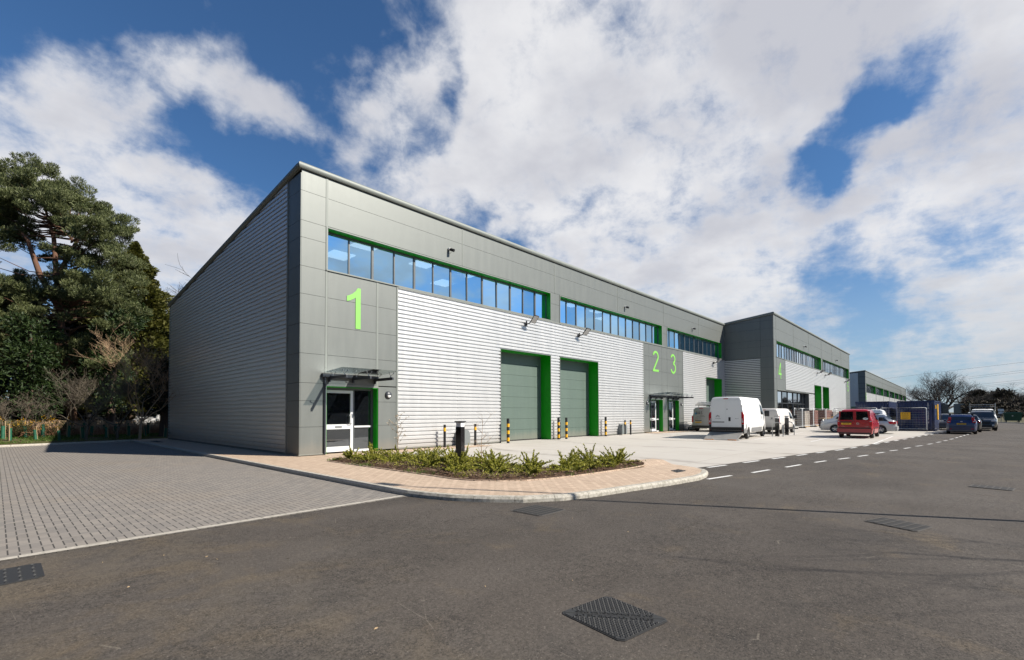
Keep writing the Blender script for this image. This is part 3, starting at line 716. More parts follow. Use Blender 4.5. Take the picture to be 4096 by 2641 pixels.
cr.poly([(.02, .35, 7.05), (XE-.02, .35, 7.05), (XE-.02, 6.5, 7.05), (.02, 6.5, 7.05)])
cr.poly([(4.3, .02, .1), (D1[0], .02, .1), (D1[0], .02, 7.1), (4.3, .02, 7.1)]); cr.poly([(D1[1], .02, .1), (D2[0], .02, .1), (D2[0], .02, 7.1), (D1[1], .02, 7.1)])
cr.build('inner_wall', 'dark', A, world=True)
ce = MB(); ce.poly([(.05, .35, 9.35), (XE-.05, .35, 9.35), (XE-.05, 6.4, 9.35), (.05, 6.4, 9.35)])
ce.build('ceiling', 'ceiling', A, world=True)
for lx, ly in ((3.2, 1.2), (3.0, 3.4), (6.6, 1.5), (9.3, 1.2), (9.6, 3.6), (19.5, 1.4), (22.5, 1.2), (25.2, 2.4)):
    MB().box(lx, lx+1.1, ly, ly+1.1, 9.30, 9.34).build('ceiling_light', 'ceil_lamp', A, world=True)
for k, x0 in ((6, W1), (9, W1), (6, W2), (4, W3), (7, W2)):
    p_ = (x0[1]-x0[0])/13; a = x0[0]+k*p_; b = MB()
    for j in range(11): b.box(a+.06+j*.092, a+.14+j*.092, .42, .424, 7.3, 8.8)
    b.build('window_blind', 'ceiling', A, world=True)
for w, n in ((W1, 13), (W2, 13), (W3, 12)): ribbon(A, 0, w[0], w[1], 7.24, 8.86, n, .33, 'glass')
for D in (D1, D2, D3): sect_door(A, 0, D[0], D[1], .11, 5.10, .75)
numeral(A, '1', 1.82, 2.42, 5.10, 6.76, 0); numeral(A, '2', 28.08, 29.10, 5.0, 6.68, 0); numeral(A, '3', 31.33, 32.35, 5.0, 6.70, 0)

def entrance(B, y, x0, x1, z0, z1, doorleft, dep=.45):
    opening(B, y, x0, x1, z0, z1, dep, 'reveal', 'door_reveal')
    yi = y+.26
    sx0, sx1 = (x0+.03, x0+1.27); rest = (x0+1.3, x1-.1)
    if not doorleft: sx0, sx1 = (x0+.42, x0+1.62); rest = (x0+1.65, x1-.1)
    fr = MB(); fr.box(x0+.013, x1-.012, yi+.01, yi+.10, z1-.09, z1-.013); fr.box(x1-.11, x1-.012, yi+.01, yi+.1, z0, z1-.09)
    fr.box(sx1+.005, sx1+.065, yi+.01, yi+.1, z0, z1-.09)
    if not doorleft: fr.box(x0+.013, x0+.07, yi+.01, yi+.1, z0, z1-.09); fr.box(sx0-.06, sx0-.005, yi+.01, yi+.1, z0, z1-.09)
    f_ = fr.build('entrance_frame', 'frame', B, world=True)
    def fsub(mb, nm, mt):
        o = mb.build(nm, mt, f_); o.data.transform(Matrix.Translation(-B.location))
    fsub(MB().box(sx1+.065, x1-.11, yi+.0, yi+.07, z0+.98, z0+1.05), 'transom', 'alu'); fsub(MB().box(sx1+.065, x1-.11, yi, yi+.07, z0, z0+.09), 'threshold', 'alu')
    fsub(MB().poly([(sx1+.065, yi+.05, z0+.09), (x1-.11, yi+.05, z0+.09), (x1-.11, yi+.052, z1-.09), (sx1+.065, yi+.052, z1-.09)]), 'side_light', 'glassd')
    if not doorleft:
        fsub(MB().box(x0+.07, sx0-.06, yi, yi+.07, z0+.98, z0+1.05), 'transom', 'alu')
        fsub(MB().poly([(x0+.07, yi+.05, z0), (sx0-.06, yi+.05, z0), (sx0-.06, yi+.052, z1-.09), (x0+.07, yi+.052, z1-.09)]), 'side_light', 'glassd')
    d = MB(); w = .10; zt = z1-.11
    d.cbox(sx0, sx0+w*.9, yi, yi+.06, z0+.04, zt, .006); d.cbox(sx1-w*1.1, sx1, yi, yi+.06, z0+.04, zt, .006)
    d.box(sx0+w*.9, sx1-w*1.1, yi+.002, yi+.058, zt-.12, zt-.002); d.box(sx0+w*.9, sx1-w*1.1, yi+.002, yi+.058, z0+.04, z0+.24)
    d.box(sx0+w*.9, sx1-w*1.1, yi+.002, yi+.058, z0+.93, z0+1.12)
    dr = d.build('entrance_door', 'alu', B, world=True)
    def sub(mb, nm, mt, sm=None):
        o = mb.build(nm, mt, dr, sm=sm); o.data.transform(Matrix.Translation(-B.location))
    g = MB(); g.poly([(sx0+w*.8, yi+.03, z0+.2), (sx1-w, yi+.03, z0+.2), (sx1-w, yi+.034, zt-.1), (sx0+w*.8, yi+.034, zt-.1)]); sub(g, 'pane', 'glassd')
    hx = sx1-.09 if doorleft else sx0+.09
    s_ = -1 if doorleft else 1
    h = MB(); h.tube([(hx, yi, z0+1.12), (hx, yi-.07, z0+1.14), (hx+s_*.10, yi-.09, z0+1.16), (hx+s_*.12, yi-.09, z0+1.2), (hx+s_*.12, yi-.09, z0+1.44), (hx+s_*.10, yi-.09, z0+1.48), (hx, yi-.07, z0+1.50), (hx, yi, z0+1.52)], .014, 8); sub(h, 'handle', 'steel', 50)
    l = MB(); cx = (sx0+sx1)/2; l.box(cx-.14, cx+.14, yi-.012, yi+.002, z0+.98, z0+1.06); sub(l, 'letter_plate', 'steel')
entrance(A, 0, 1.0, 3.21, .13, 2.72, True)
entrance(A, 0, 27.52, 29.76, .13, 2.74, False)
entrance(A, 0, 30.74, 32.90, .13, 2.74, False)
# small things inside the doors are dark rooms
rm = MB()
for a, b in ((1.0, 3.21), (27.52, 29.76), (30.74, 32.9)):
    rm.box(a-.3, b+.3, .5, 1.19, .1, 2.9)
rm_o = None

def canopy(B, y, xb, x0, x1, z, name='entrance_canopy'):
    g = MB(); g.cbox(x0, x1, y-.16, y-.04, z-.13, z, .012); g.box(x0-.01, x1+.01, y-.17, y-.03, z+.0, z+.012)
    for x in (x0+.12,): g.tube([(x, y-.09, z-.1), (x, y-.09, .12)], .035, 10)
    c = g.build(name, 'charcoal', B, sm=40, world=True)
    def sub(mb, nm, mt, sm=None):
        o = mb.build(nm, mt, c, sm=sm); o.data.transform(Matrix.Translation(-B.location))
    for x in xb:
        b = MB(); b.cbox(x-.035, x+.035, y-1.42, y-.16, z-.20, z-.09, .008); b.box(x-.02, x+.02, y-.16, y, z-.3, z-.05); sub(b, 'beam', 'charcoal')
        for yy in (y-.35, y-1.25):
            s = MB(); s.tube([(x, yy, z-.09), (x, yy, z-.02)], .02, 6)
            for dx in (-.10, .10):
                s.tube([(x, yy, z-.03), (x+dx, yy-.05, z+.05), (x+dx, yy-.05, z+.12)], .012, 6); s.cyl((x+dx, yy-.05), .022, z+.06, z+.10, 8)
            sub(s, 'glass_fixing', 'steel')
    g = MB(); n = len(xb)-1
    for i in range(n):
        a = xb[i]-(.25 if i == 0 else -.01); b = xb[i+1]+(.25 if i == n-1 else -.01)
        g.add([(a, y-.08, z+.06), (b, y-.08, z+.06), (b, y-1.55, z+.16), (a, y-1.55, z+.16)], [(0, 1, 2, 3)])
    sub(g, 'glass_roof', 'glassc')
    return c
canopy(A, 0, [1.10, 2.08, 3.06], .80, 3.15, 3.20)
canopy(A, 0, [27.6, 28.55, 29.55], 27.45, 29.75, 3.10)
canopy(A, 0, [30.75, 31.7, 32.7], 30.6, 33.0, 3.10)

# ---- units 4 and 5
YB = -4.67; HB = 11.36
Bq = thing('industrial_building', 'taller grey and silver building behind the white vans, with the numbers 4 and 5', 'building', (XE, YB, .1))
pm, gm, tm, clm, cm = MB(), MB(), MB(), MB(), MB()
X0, X1 = XE, 90.6
xc = [X0+.95, 52.4, 59.9, 67.4, 74.9, 82.45, 89.9]
V1, V2 = (45.45, 67.1), (68.18, 89.68)
panels(pm, gm, [(X0, X0+.93)], pairs(JZ+[8.26, 8.9, 10.05, HB]), YB)
panels(pm, gm, pairs(xc)+[(89.9, X1)], pairs([8.93, 10.05, HB]), YB)
for x in xc: batten(tm, x, 8.95, HB, YB, .05)
panels(pm, gm, [(67.15, 68.13)], pairs([7.19, 8.26, 8.93]), YB); panels(pm, gm, [(89.73, X1)], pairs([7.19, 8.26, 8.93]), YB)
panels(pm, gm, [(45.42, 47.75), (47.75, 48.68)], pairs([3.93, 5.04, 6.15, 7.19]), YB)
panels(pm, gm, [(86.5, 87.6), (87.6, 89.5), (89.5, X1)], pairs(JZ), YB)
clad_x(clm, 48.72, 62.65, 3.98, 7.13, YB); clad_x(clm, 59.45, 62.65, .2, 3.98, YB)
clad_x(clm, 62.65, 86.45, 5.12, 7.13, YB); clad_x(clm, 66.9, 67.8, .2, 5.12, YB); clad_x(clm, 72.1, 86.45, .2, 5.12, YB)
tm.box(48.68, 48.73, YB-.05, YB, 3.93, 7.15); tm.box(86.45, 86.5, YB-.05, YB, .15, 7.15)
tm.box(48.7, 86.5, YB-.07, YB-.002, 7.13, 7.19)
surround(tm, YB, V1[0], V1[1], 7.24, 8.86); surround(tm, YB, V2[0], V2[1], 7.24, 8.86)
surround(tm, YB, 62.65, 66.9, .1, 5.10, w=.025, d=.06, sill=False); surround(tm, YB, 67.8, 72.1, .1, 5.10, w=.025, d=.06, sill=False)
surround(tm, YB, 45.45, 59.4, .1, 3.92, w=.05, d=.06, sill=False)
flash_x(cm, X0, X1+.1, YB, HB+.02)
SLB = .112
v = []
for d, h in pr: v += [(X0-d, YB-d, HB+.02+h), (X0-d, 19.5, HB+.02+h-(19.5-YB)*SLB)]
cm.add(v, [(2*i, 2*i+1, 2*i+3, 2*i+2) for i in range(len(pr)-1)])
# returned side wall (facing the first building)
for c, d in pairs([7.19, 8.26, 8.9, 10.02, 10.82]):
    for a, b in ((YB, YB+1.15), (YB+1.16, 0)): pm.box(X0-.03, X0, a+.004, b-.004, c+.006, d-.006)
for (a, b) in ((YB, YB+1.15), (YB+1.16, 0)): pm.add([(X0-.03, a+.004, 10.83), (X0-.03, b-.004, 10.83), (X0-.03, b-.004, HB-.02-(b-YB)*SLB), (X0-.03, a+.004, HB-.02-(a-YB)*SLB)], [(0, 1, 2, 3)])
for c, d in pairs(JZ): pm.box(X0-.03, X0, YB, YB+1.15, c+.006, d-.006)
gm.poly([(X0-.01, YB, .17), (X0-.01, 0, .17), (X0-.01, 0, 10.8), (X0-.01, YB, HB-.03)])
pts = []
clf = clm; clm = MB()
for k in range(1, 41):
    for a, d in prof: pts.append((k*RIB+a, d))
for (z0, d0), (z1, d1) in pairs(pts):
    if z1 > 7.14: break
    clm.add([(X0-d0, YB+1.2, z0), (X0-d0, -.01, z0), (X0-d1, -.01, z1), (X0-d1, YB+1.2, z1)], [(0, 1, 2, 3)])
tm.box(X0-.05, X0, YB+1.15, YB+1.2, .17, 7.16); tm.box(X0-.06, X0, YB+1.2, -.02, 7.13, 7.18)
pm.build('wall_panel', 'panel', Bq, world=True); gm.build('panel_joint', 'gap', Bq, world=True); tm.build('wall_trim', 'trim', Bq, world=True)
clm.build('side_cladding', 'clad', Bq, world=True); clf.build('wall_cladding', 'clad', Bq, world=True); cm.build('roof_flashing', 'trim', Bq, sm=50, world=True)
rf = MB(); rf.add([(X0, YB+.3, HB+.22), (X1, YB+.3, HB+.22), (X1, 19.5, HB+.2-(19.5-YB)*SLB), (X0, 19.5, HB+.2-(19.5-YB)*SLB)], [(0, 1, 2, 3)])
rf.build('roof', 'roof', Bq, world=True)
cr = MB(); cr.box(X0+.02, X1-.02, YB+1.1, 19.4, 0, 8.6); cr.poly([(X1, YB, 0), (X1, 19.4, 0), (X1, 19.4, 8.6), (X1, YB, HB)]); cr.poly([(X0+.01, YB, 0), (X0+.01, 0, 0), (X0+.01, 0, 10.7), (X0+.01, YB, HB)])
cr.build('inner_wall', 'dark', Bq, world=True)
ribbon(Bq, YB, V1[0], V1[1], 7.24, 8.86, 20, .33, 'glassf'); ribbon(Bq, YB, V2[0], V2[1], 7.24, 8.86, 20, .33, 'glassf')
# shopfront
opening(Bq, YB, 45.45, 59.4, .1, 3.92, .5, 'revealgrey', 'window_reveal')
fr = MB(); n = 7; gp = MB(); ws = [45.45, 46.7, 48.93, 51.25, 53.67, 55.84, 58.2, 59.38]
for i, x in enumerate(ws): fr.box(x-.05, x+.05, YB+.36, YB+.46, .1, 3.9)
for z in (.1, 2.62, 3.84): fr.box(45.46, 59.38, YB+.37, YB+.45, z, z+.08)
sw = fr.build('shop_window', 'frame_dark', Bq, world=True)
for a, b in pairs(ws):
    e = random.uniform(-.01, .01); gp.poly([(a, YB+.42-e, .12), (b, YB+.42+e, .12), (b, YB+.42+e, 3.88), (a, YB+.42-e, 3.88)])
o = gp.build('pane', 'glassf', sw); o.data.transform(Matrix.Translation(-Bq.location))
opening(Bq, YB, 62.65, 66.9, .1, 5.10, .75, 'reveal', 'door_reveal')
fr = MB(); 
for x in (62.7, 64.1, 65.5, 66.85): fr.box(x-.04, x+.04, YB+.68, YB+.76, .1, 5.05)
for z in (.1, 2.3, 3.6, 5.0): fr.box(62.66, 66.89, YB+.69, YB+.75, z, z+.07)
sw = fr.build('glazed_door', 'frame_dark', Bq, world=True)
gp = MB(); gp.poly([(62.66, YB+.72, .1), (66.89, YB+.72, .1), (66.89, YB+.72, 5.08), (62.66, YB+.72, 5.08)])
o = gp.build('pane', 'glassd', sw); o.data.transform(Matrix.Translation(-Bq.location))
sect_door(Bq, YB, 67.8, 72.1, .11, 5.10, .75)
numeral(Bq, '4', 46.0, 47.15, 5.08, 6.75, YB); numeral(Bq, '5', 88.0, 89.0, 5.08, 6.72, YB)

# ---- third building
YC, XC, XC2 = -2.34, 130.9, 257.3
Cq = thing('industrial_building', 'farthest grey clad building with seven green edged windows above the blue containers', 'building', (XC, YC, .1))
pm, gm, tm, clm, cm = MB(), MB(), MB(), MB(), MB()
panels(pm, gm, pairs([XC+i*9.03 for i in range(15)]), pairs([8.5, 10.0, 11.3]), YC, g=.06)
wins = [(132.3, 150.5), (151.4, 168.5), (169.5, 184.6), (186.2, 203.1), (204.4, 219.5), (221., 237.1), (238.8, 256.1)]
panels(pm, gm, [(XC, 132.3)], pairs(JZ+[8.5]), YC, g=.05)
for (a, b), (c, d) in pairs(wins): panels(pm, gm, [(b, c)], pairs([.2, 2.2, 4.2, 6.3, 8.5]), YC, g=.05)
panels(pm, gm, [(256.1, XC2)], pairs([.2, 2.2, 4.2, 6.3, 8.5]), YC, g=.05)
for i, (a, b) in enumerate(wins):
    clad_x(clm, a, b, .2, 6.3, YC)
    surround(tm, YC, a, b, 6.35, 8.4, w=.06)
    ribbon(Cq, YC, a, b, 6.4, 8.4, 12, .5, 'glassf')
flash_x(cm, XC, XC2+.1, YC, 11.3)
v = []
for d, h in pr: v += [(XC-d, YC-d, 11.3+h), (XC-d, 22, 11.3+h-24*SLB)]
cm.add(v, [(2*i, 2*i+1, 2*i+3, 2*i+2) for i in range(len(pr)-1)])
for c, d in pairs(JZ+[8.5, 10.0, 11.2]): pm.box(XC-.03, XC, YC, YC+1.3, c+.03, d-.03)
gm.poly([(XC-.01, YC, .2), (XC-.01, YC+1.3, .2), (XC-.01, YC+1.3, 11.1), (XC-.01, YC, 11.2)])
pts = []
clf = clm; clm = MB()
for k in range(1, 63):
    for a, d in prof: pts.append((k*RIB+a, d))
for (z0, d0), (z1, d1) in pairs(pts):
    e0 = YC+min(24, max(1.4, (11.2-z0)/SLB)); e1 = YC+min(24, max(1.4, (11.2-z1)/SLB))
    if z1 > 11: break
    clm.add([(XC-d0, YC+1.35, z0), (XC-d0, e0, z0), (XC-d1, e1, z1), (XC-d1, YC+1.35, z1)], [(0, 1, 2, 3)])
pm.build('wall_panel', 'panel', Cq, world=True); gm.build('panel_joint', 'gap', Cq, world=True); tm.build('wall_trim', 'trim', Cq, world=True)
clm.build('side_cladding', 'clad', Cq, world=True); clf.build('wall_cladding', 'clad', Cq, world=True); cm.build('roof_flashing', 'trim', Cq, sm=50, world=True)
cr = MB(); cr.box(XC+.05, XC2-.05, YC+1, 22, 0, 8.5); cr.poly([(XC, YC+.3, 11.5), (XC2, YC+.3, 11.5), (XC2, 22, 8.8), (XC, 22, 8.8)])
cr.build('roof', 'roof', Cq, world=True)
numeral(Cq, '6', XC+.2, XC+1.2, 4.6, 6.3, YC)

# ------------------------------------------------------------------ fittings on the walls
def flood(x, y, z, label, yaw=0.):
    t = thing('floodlight', label, 'floodlight', (x, y-.04, z), yaw, 'floodlights on the silver cladding')
    b = MB(); b.box(-.10, .10, -.03, 0, -.10, .10); b.tube([(0, -.03, 0), (0, -.22, .02), (0, -.34, .08)], .03, 8); b.cyl((-.08, -.12), .045, .02, .17, 10)
    b.build('bracket', 'black', t, sm=40)
    h = MB(); h.cbox(-.16, .16, -.27, .27, -.03, .03, .015)
    for i in range(5): h.box(-.12+i*.055, -.10+i*.055, -.2, .2, .03, .055)
    o = h.build('lamp_housing', 'black', t, sm=40); o.location = (.12, -.55, .24); o.rotation_euler = (R_(-40), R_(12), R_(-25))
    g = MB(); g.box(-.13, .13, -.235, .235, -.036, -.031); l = g.build('lens', 'clear_lens', o)
    return t
flood(12.65, 0, 6.68, 'black floodlight on the cladding above the first loading door')
flood(17.80, 0, 6.63, 'black floodlight on the cladding above the second loading door')
flood(41.1, 0, 6.6, 'black floodlight above the shaded loading door beside number 3')
flood(64.4, YB, 6.68, 'black floodlight above the glazed door of the taller building')
flood(69.5, YB, 6.68, 'black floodlight above the right green doorway of the taller building')
flood(85.2, YB, 6.5, 'long black floodlight left of the number 5', .3)
def seccam(x, y, z, label):
    t = thing('security_camera', label, 'security camera', (x, y-.03, z), 0, 'security cameras on the grey fascia')
    b = MB(); b.cyl((0, -.04), .07, -.01, .05, 12); b.tube([(0, 0, .02), (0, -.12, .02)], .05, 10); b.build('mount', 'white', t, sm=40)
    b = MB(); b.tube([(.02, -.1, 0), (.1, -.28, -.08)], [.07, .075], 12); b.build('camera_head', 'black', t, sm=40)
    b = MB(); b.tube([(-.05, -.02, 0), (-.03, -.03, -.16), (.03, -.04, -.2), (.08, -.1, -.12)], .008, 6); b.build('cable', 'black', t)
seccam(7.05, 0, 9.53, 'small round camera on the fascia above the number 1 window strip')
seccam(23.73, 0, 9.46, 'small camera on the fascia above the second window strip')
seccam(36.03, 0, 9.46, 'small camera on the fascia above the third, dark window strip')
seccam(57.3, YB, 9.47, 'small camera on the fascia above the left window of the taller building')
seccam(77.7, YB, 9.47, 'small camera on the fascia above the right window of the taller building')
def walllamp(x, z, label):
    t = thing('wall_lamp', label, 'wall lamp', (x, -.03, z), 0, 'round wall lamps beside the doors')
    b = bmesh.new(); bmesh.ops.create_uvsphere(b, u_segments=28, v_segments=14, radius=1.)
    for q in b.verts: q.co = (q.co.x*.165, min(0, q.co.y)*.11, q.co.z*.165)
    mb = MB().bm(b); mb.build('lamp_body', 'charcoal', t, sm=50)
    b = bmesh.new(); bmesh.ops.create_uvsphere(b, u_segments=28, v_segments=14, radius=1.)
    for q in b.verts: q.co = (q.co.x*.135, min(0, q.co.y)*.118, min(0., q.co.z)*.14-.01)
    MB().bm(b).build('diffuser', 'white', t, sm=50)
walllamp(3.73, 2.46, 'round half moon wall lamp right of the number 1 door')
walllamp(27.05, 2.46, 'round half moon wall lamp left of the number 2 door')
walllamp(33.42, 2.44, 'round half moon wall lamp right of the number 3 door')

# bollards
def bollard_mesh(h, r, bands):
    mb = MB(); z = 0; zs = [0]
    for (a, b) in bands: zs += [a, b]
    zs += [h]; zs = sorted(set(zs))
    for a, b in pairs(zs):
        y_ = any(abs(a-q[0]) < 1e-6 for q in bands)
        mb.tube([(0, 0, a), (0, 0, b)], r+(.0015 if y_ else 0), 24, 1 if y_ else 0)
    mb.tube([(0, 0, h), (0, 0, h+.012)], [r*1.03, r*.8], 24, 0)
    return mb
tall = [(.12, .30), (.50, .68), (.86, 1.04)]
tm_ = bollard_mesh(1.30, .075, [(.11, .30), (.49, .67), (.86, 1.03)])
sh_ = bollard_mesh(1.05, .06, [(.76, .92)])
def bollard(src, x, y, label, group):
    if src.get('used'): o = src['o'].copy(); COL.objects.link(o)
    else: o = src['mb'].build('bollard', ['black', 'yellow'], sm=40); src['o'] = o; src['used'] = 1
    o.location = (x, y, .09); tag(o, label, 'bollard', group)
st, ss = {'mb': tm_}, {'mb': sh_}
bollard(st, 10.75, -.42, 'black and yellow banded bollard left of the first loading door', 'banded bollards by the loading doors')
bollard(st, 15.25, -.32, 'black and yellow banded bollard on the right corner of the first loading door', 'banded bollards by the loading doors')
bollard(st, 15.98, -.36, 'black and yellow banded bollard left of the second loading door', 'banded bollards by the loading doors')
bollard(st, 20.5, -.32, 'black and yellow banded bollard right of the second loading door', 'banded bollards by the loading doors')
bollard(ss, 8.42, -.40, 'short black bollard with one yellow band behind the bare sapling', 'short bollards by the meter boxes')
bollard(ss, 22.95, -.40, 'short black bollard with one yellow band, in front of the far meter box', 'short bollards by the meter boxes')
bollard(ss, 23.75, -.40, 'short black bollard with one yellow band, right of the far meter box', 'short bollards by the meter boxes')
bollard(ss, 6.5, -.40, 'short black bollard with a yellow band hidden behind the square lamp post', 'short bollards by the meter boxes')
def meter(x, label):
    t = thing('meter_box', label, 'meter box', (x, -.05, .1), 0, 'grey meter boxes')
    b = MB(); pts = [(-.36, 0), (.36, 0), (.36, .5), (.28, .68), (.1, .76), (-.1, .76), (-.28, .68), (-.36, .5)]
    v = [(a, -.32, c+.04) for a, c in pts]+[(a, 0, c+.04) for a, c in pts]; n = 8
    b.add(v, [tuple(range(n)), tuple(range(2*n-1, n-1, -1))]+[(i, n+i, n+(i+1) % n, (i+1) % n) for i in range(n)])
    b.build('box', 'gascab', t)
    d = MB(); pts = [(-.28, .1), (.28, .1), (.28, .46), (.2, .6), (.06, .67), (-.06, .67), (-.2, .6), (-.28, .46)]
    d.add([(a, -.335, c) for a, c in pts]+[(a, -.32, c) for a, c in pts], [tuple(range(8))]+[(i, 8+i, 8+(i+1) % 8, (i+1) % 8) for i in range(8)]); d.build('door', 'gascab', t)
    p = MB(); p.box(-.5, .5, -.42, -.01, -.02, .05); p.build('plinth', 'kerb', t)
meter(7.75, 'grey meter box against the white cladding behind the square lamp post')
meter(22.95, 'dark grey meter box between the two far short bollards')
# square lamp bollard in the bed
t = thing('lamp_post', 'square gloss black lamp post with a white band, standing in the planted bed', 'lamp post', (1.40, -7.35, .1), R_(12))
MB().cbox(-.095, .095, -.095, .095, 0, 1.18, .012).build('post', 'gloss_black', t)
MB().cbox(-.085, .085, -.085, .085, 1.18, 1.31, .006).build('lens', 'white', t)
MB().cbox(-.12, .12, -.12, .12, 1.31, 1.345, .01).build('cap', 'black', t)
# bay hoops and lamp posts by the vans
for x, y, lb in ((28.1, -8.92, 'black square lamp post with white band at the left steel hoop'), (30.6, -8.92, 'black square lamp post with white band at the right steel hoop')):
    t = thing('lamp_post', lb, 'lamp post', (x, y, zy(x, y)), 0, 'lamp posts between the parking bays')
    MB().cbox(-.11, .11, -.11, .11, 0, 1.22, .012).build('post', 'gloss_black', t)
    MB().cbox(-.10, .10, -.10, .10, 1.22, 1.34, .006).build('lens', 'white', t)
    MB().cbox(-.14, .14, -.14, .14, 1.34, 1.37, .01).build('cap', 'black', t)
for x, lb in ((27.85, 'galvanised steel hoop in front of the left lamp post'), (30.85, 'galvanised steel hoop beside the right lamp post')):
    h = MB(); P = [(-0, -.32, 0), (0, -.32, .62)]+[(0, -.32*math.cos(R_(a)), .62+.32*math.sin(R_(a))) for a in range(15, 180, 15)]+[(0, .32, .62), (0, .32, 0)]
    o = h.tube(P, .03, 10).build('hoop_barrier', 'steel', sm=50); o.location = (x, -9.0, zy(x, -9)); tag(o, lb, 'hoop barrier', 'steel hoops between the bays')

# covers and gratings
def cover(pts, label, z=.0, studs=14, txt=False, cat='manhole cover', slots=False):
    c = Vector((sum(p[0] for p in pts)/4, sum(p[1] for p in pts)/4, z+.002))
    t = thing('manhole_cover' if 'man' in cat else 'drain_grating', label, cat, c, 0)
    P = [Vector((p[0]-c.x, p[1]-c.y)) for p in pts]
    def q(u, v): return P[0]*(1-u)*(1-v)+P[1]*u*(1-v)+P[2]*u*v+P[3]*(1-u)*v
    rr = .06; ring = []
    for (u, v) in ((rr, 0), (1-rr, 0), (1, rr), (1, 1-rr), (1-rr, 1), (rr, 1), (0, 1-rr), (0, rr)): ring.append(q(u, v))
    b = MB(); b.prism([(p.x*1.04, p.y*1.04) for p in ring], 0, .004); b.build('frame', 'grate' if slots else 'iron', t)
    b = MB(); b.prism([(p.x, p.y) for p in ring], .004, .008)
    n = studs
    for i in range(n):
        for j in range(n):
            u, v = (i+.5)/n, (j+.5)/n
            if min(u+v, 2-u-v, 1+u-v, 1-u+v) < .1: continue
            if txt and abs(u-v) < .16: continue
            if slots:
                a, e = q(u-.42/n, v), q(u+.42/n, v)
                w = (q(u, v+.22/n)-q(u, v))
                if j % 2 == 0: b.add([(a.x-w.x, a.y-w.y, .016), (e.x-w.x, e.y-w.y, .016), (e.x+w.x, e.y+w.y, .016), (a.x+w.x, a.y+w.y, .016)], [(0, 1, 2, 3)])
            else:
                k = q(u, v); s = .0135*(20/n)**.7
                a = R_(45 if (i+j) % 2 else -45)
                dx, dy = math.cos(a)*s, math.sin(a)*s
                b.add([(k.x-dx, k.y-dy, .008), (k.x+dy*.45, k.y-dx*.45, .008), (k.x+dx, k.y+dy, .008), (k.x-dy*.45, k.y+dx*.45, .008), (k.x, k.y, .020)], [(0, 1, 4), (1, 2, 4), (2, 3, 4), (3, 0, 4)])
    o = b.build('lid', 'grate' if slots else 'iron', t)
    if slots:
        g = MB(); g.prism([(p.x*.96, p.y*.96) for p in ring], .0081, .0095); g.build('slot_shadow', 'gap', o)
    if txt:
        d = (P[2]-P[0]).normalized(); nn = Vector((-d.y, d.x))
        m1 = frame_m((nn.x*.035, nn.y*.035, .010), (d.x, d.y, 0), (nn.x, nn.y, 0)); text('COLE UK FOUNDRIES PLC LTD', .045, m1, 'iron', o, ext=.003)
        m2 = frame_m((-nn.x*.035, -nn.y*.035, .010), (-d.x, -d.y, 0), (-nn.x, -nn.y, 0)); text('COLE UK FOUNDRIES PLC LTD', .045, m2, 'iron', o, ext=.003)
        s = MB(); a = P[0]*.95; e = P[2]*.95; w = nn*.003
        s.add([(a.x-w.x, a.y-w.y, .0095), (e.x-w.x, e.y-w.y, .0095), (e.x+w.x, e.y+w.y, .0095), (a.x+w.x, a.y+w.y, .0095)], [(0, 1, 2, 3)])
        for k in (.16, -.16):
            x, y = nn.x*k, nn.y*k; s.add([(x+.03*math.cos(R_(g)), y+.014*math.sin(R_(g)), .0097) for g in range(0, 360, 45)], [tuple(range(8))])
        s.build('seam', 'gap', o)
cover([(-4.42, -15.31), (-3.86, -15.40), (-3.97, -16.02), (-4.53, -15.93)], 'cast iron cover with raised studs and lettering, nearest the camera in the road', 0, 22, True)
cover([(-8.1, -10.30), (-7.27, -10.19), (-7.27, -10.86), (-8.1, -10.96)], 'black iron cover in the road beside the grey block paving', 0, 8)
cover([(-1.66, -12.15), (-.98, -12.15), (-.98, -12.82), (-1.66, -12.82)], 'ribbed iron drain grating just below the curved kerb', 0, 12, cat='drain grating', slots=True)
cover([(1.33, -16.68), (1.83, -16.86), (1.52, -17.46), (1.0, -17.30)], 'iron drain grating in the open road right of the studded cover', 0, 12, cat='drain grating', slots=True)
cover([(6.95, -17.9), (7.45, -17.98), (7.28, -18.64), (6.75, -18.56)], 'iron drain grating farthest right in the road', 0, 12, cat='drain grating', slots=True)
cover([(4.42, -12.4), (4.7, -12.1), (5.12, -12.12), (4.95, -12.42)], 'small dark grating set in the pavement tip', .1, 5)
cover([(-1.35, 15.4), (-1.05, 15.4), (-1.05, 17.4), (-1.35, 17.4)], 'long dark slot grating in the paving along the shaded side wall', .1, 5, cat='drain grating')

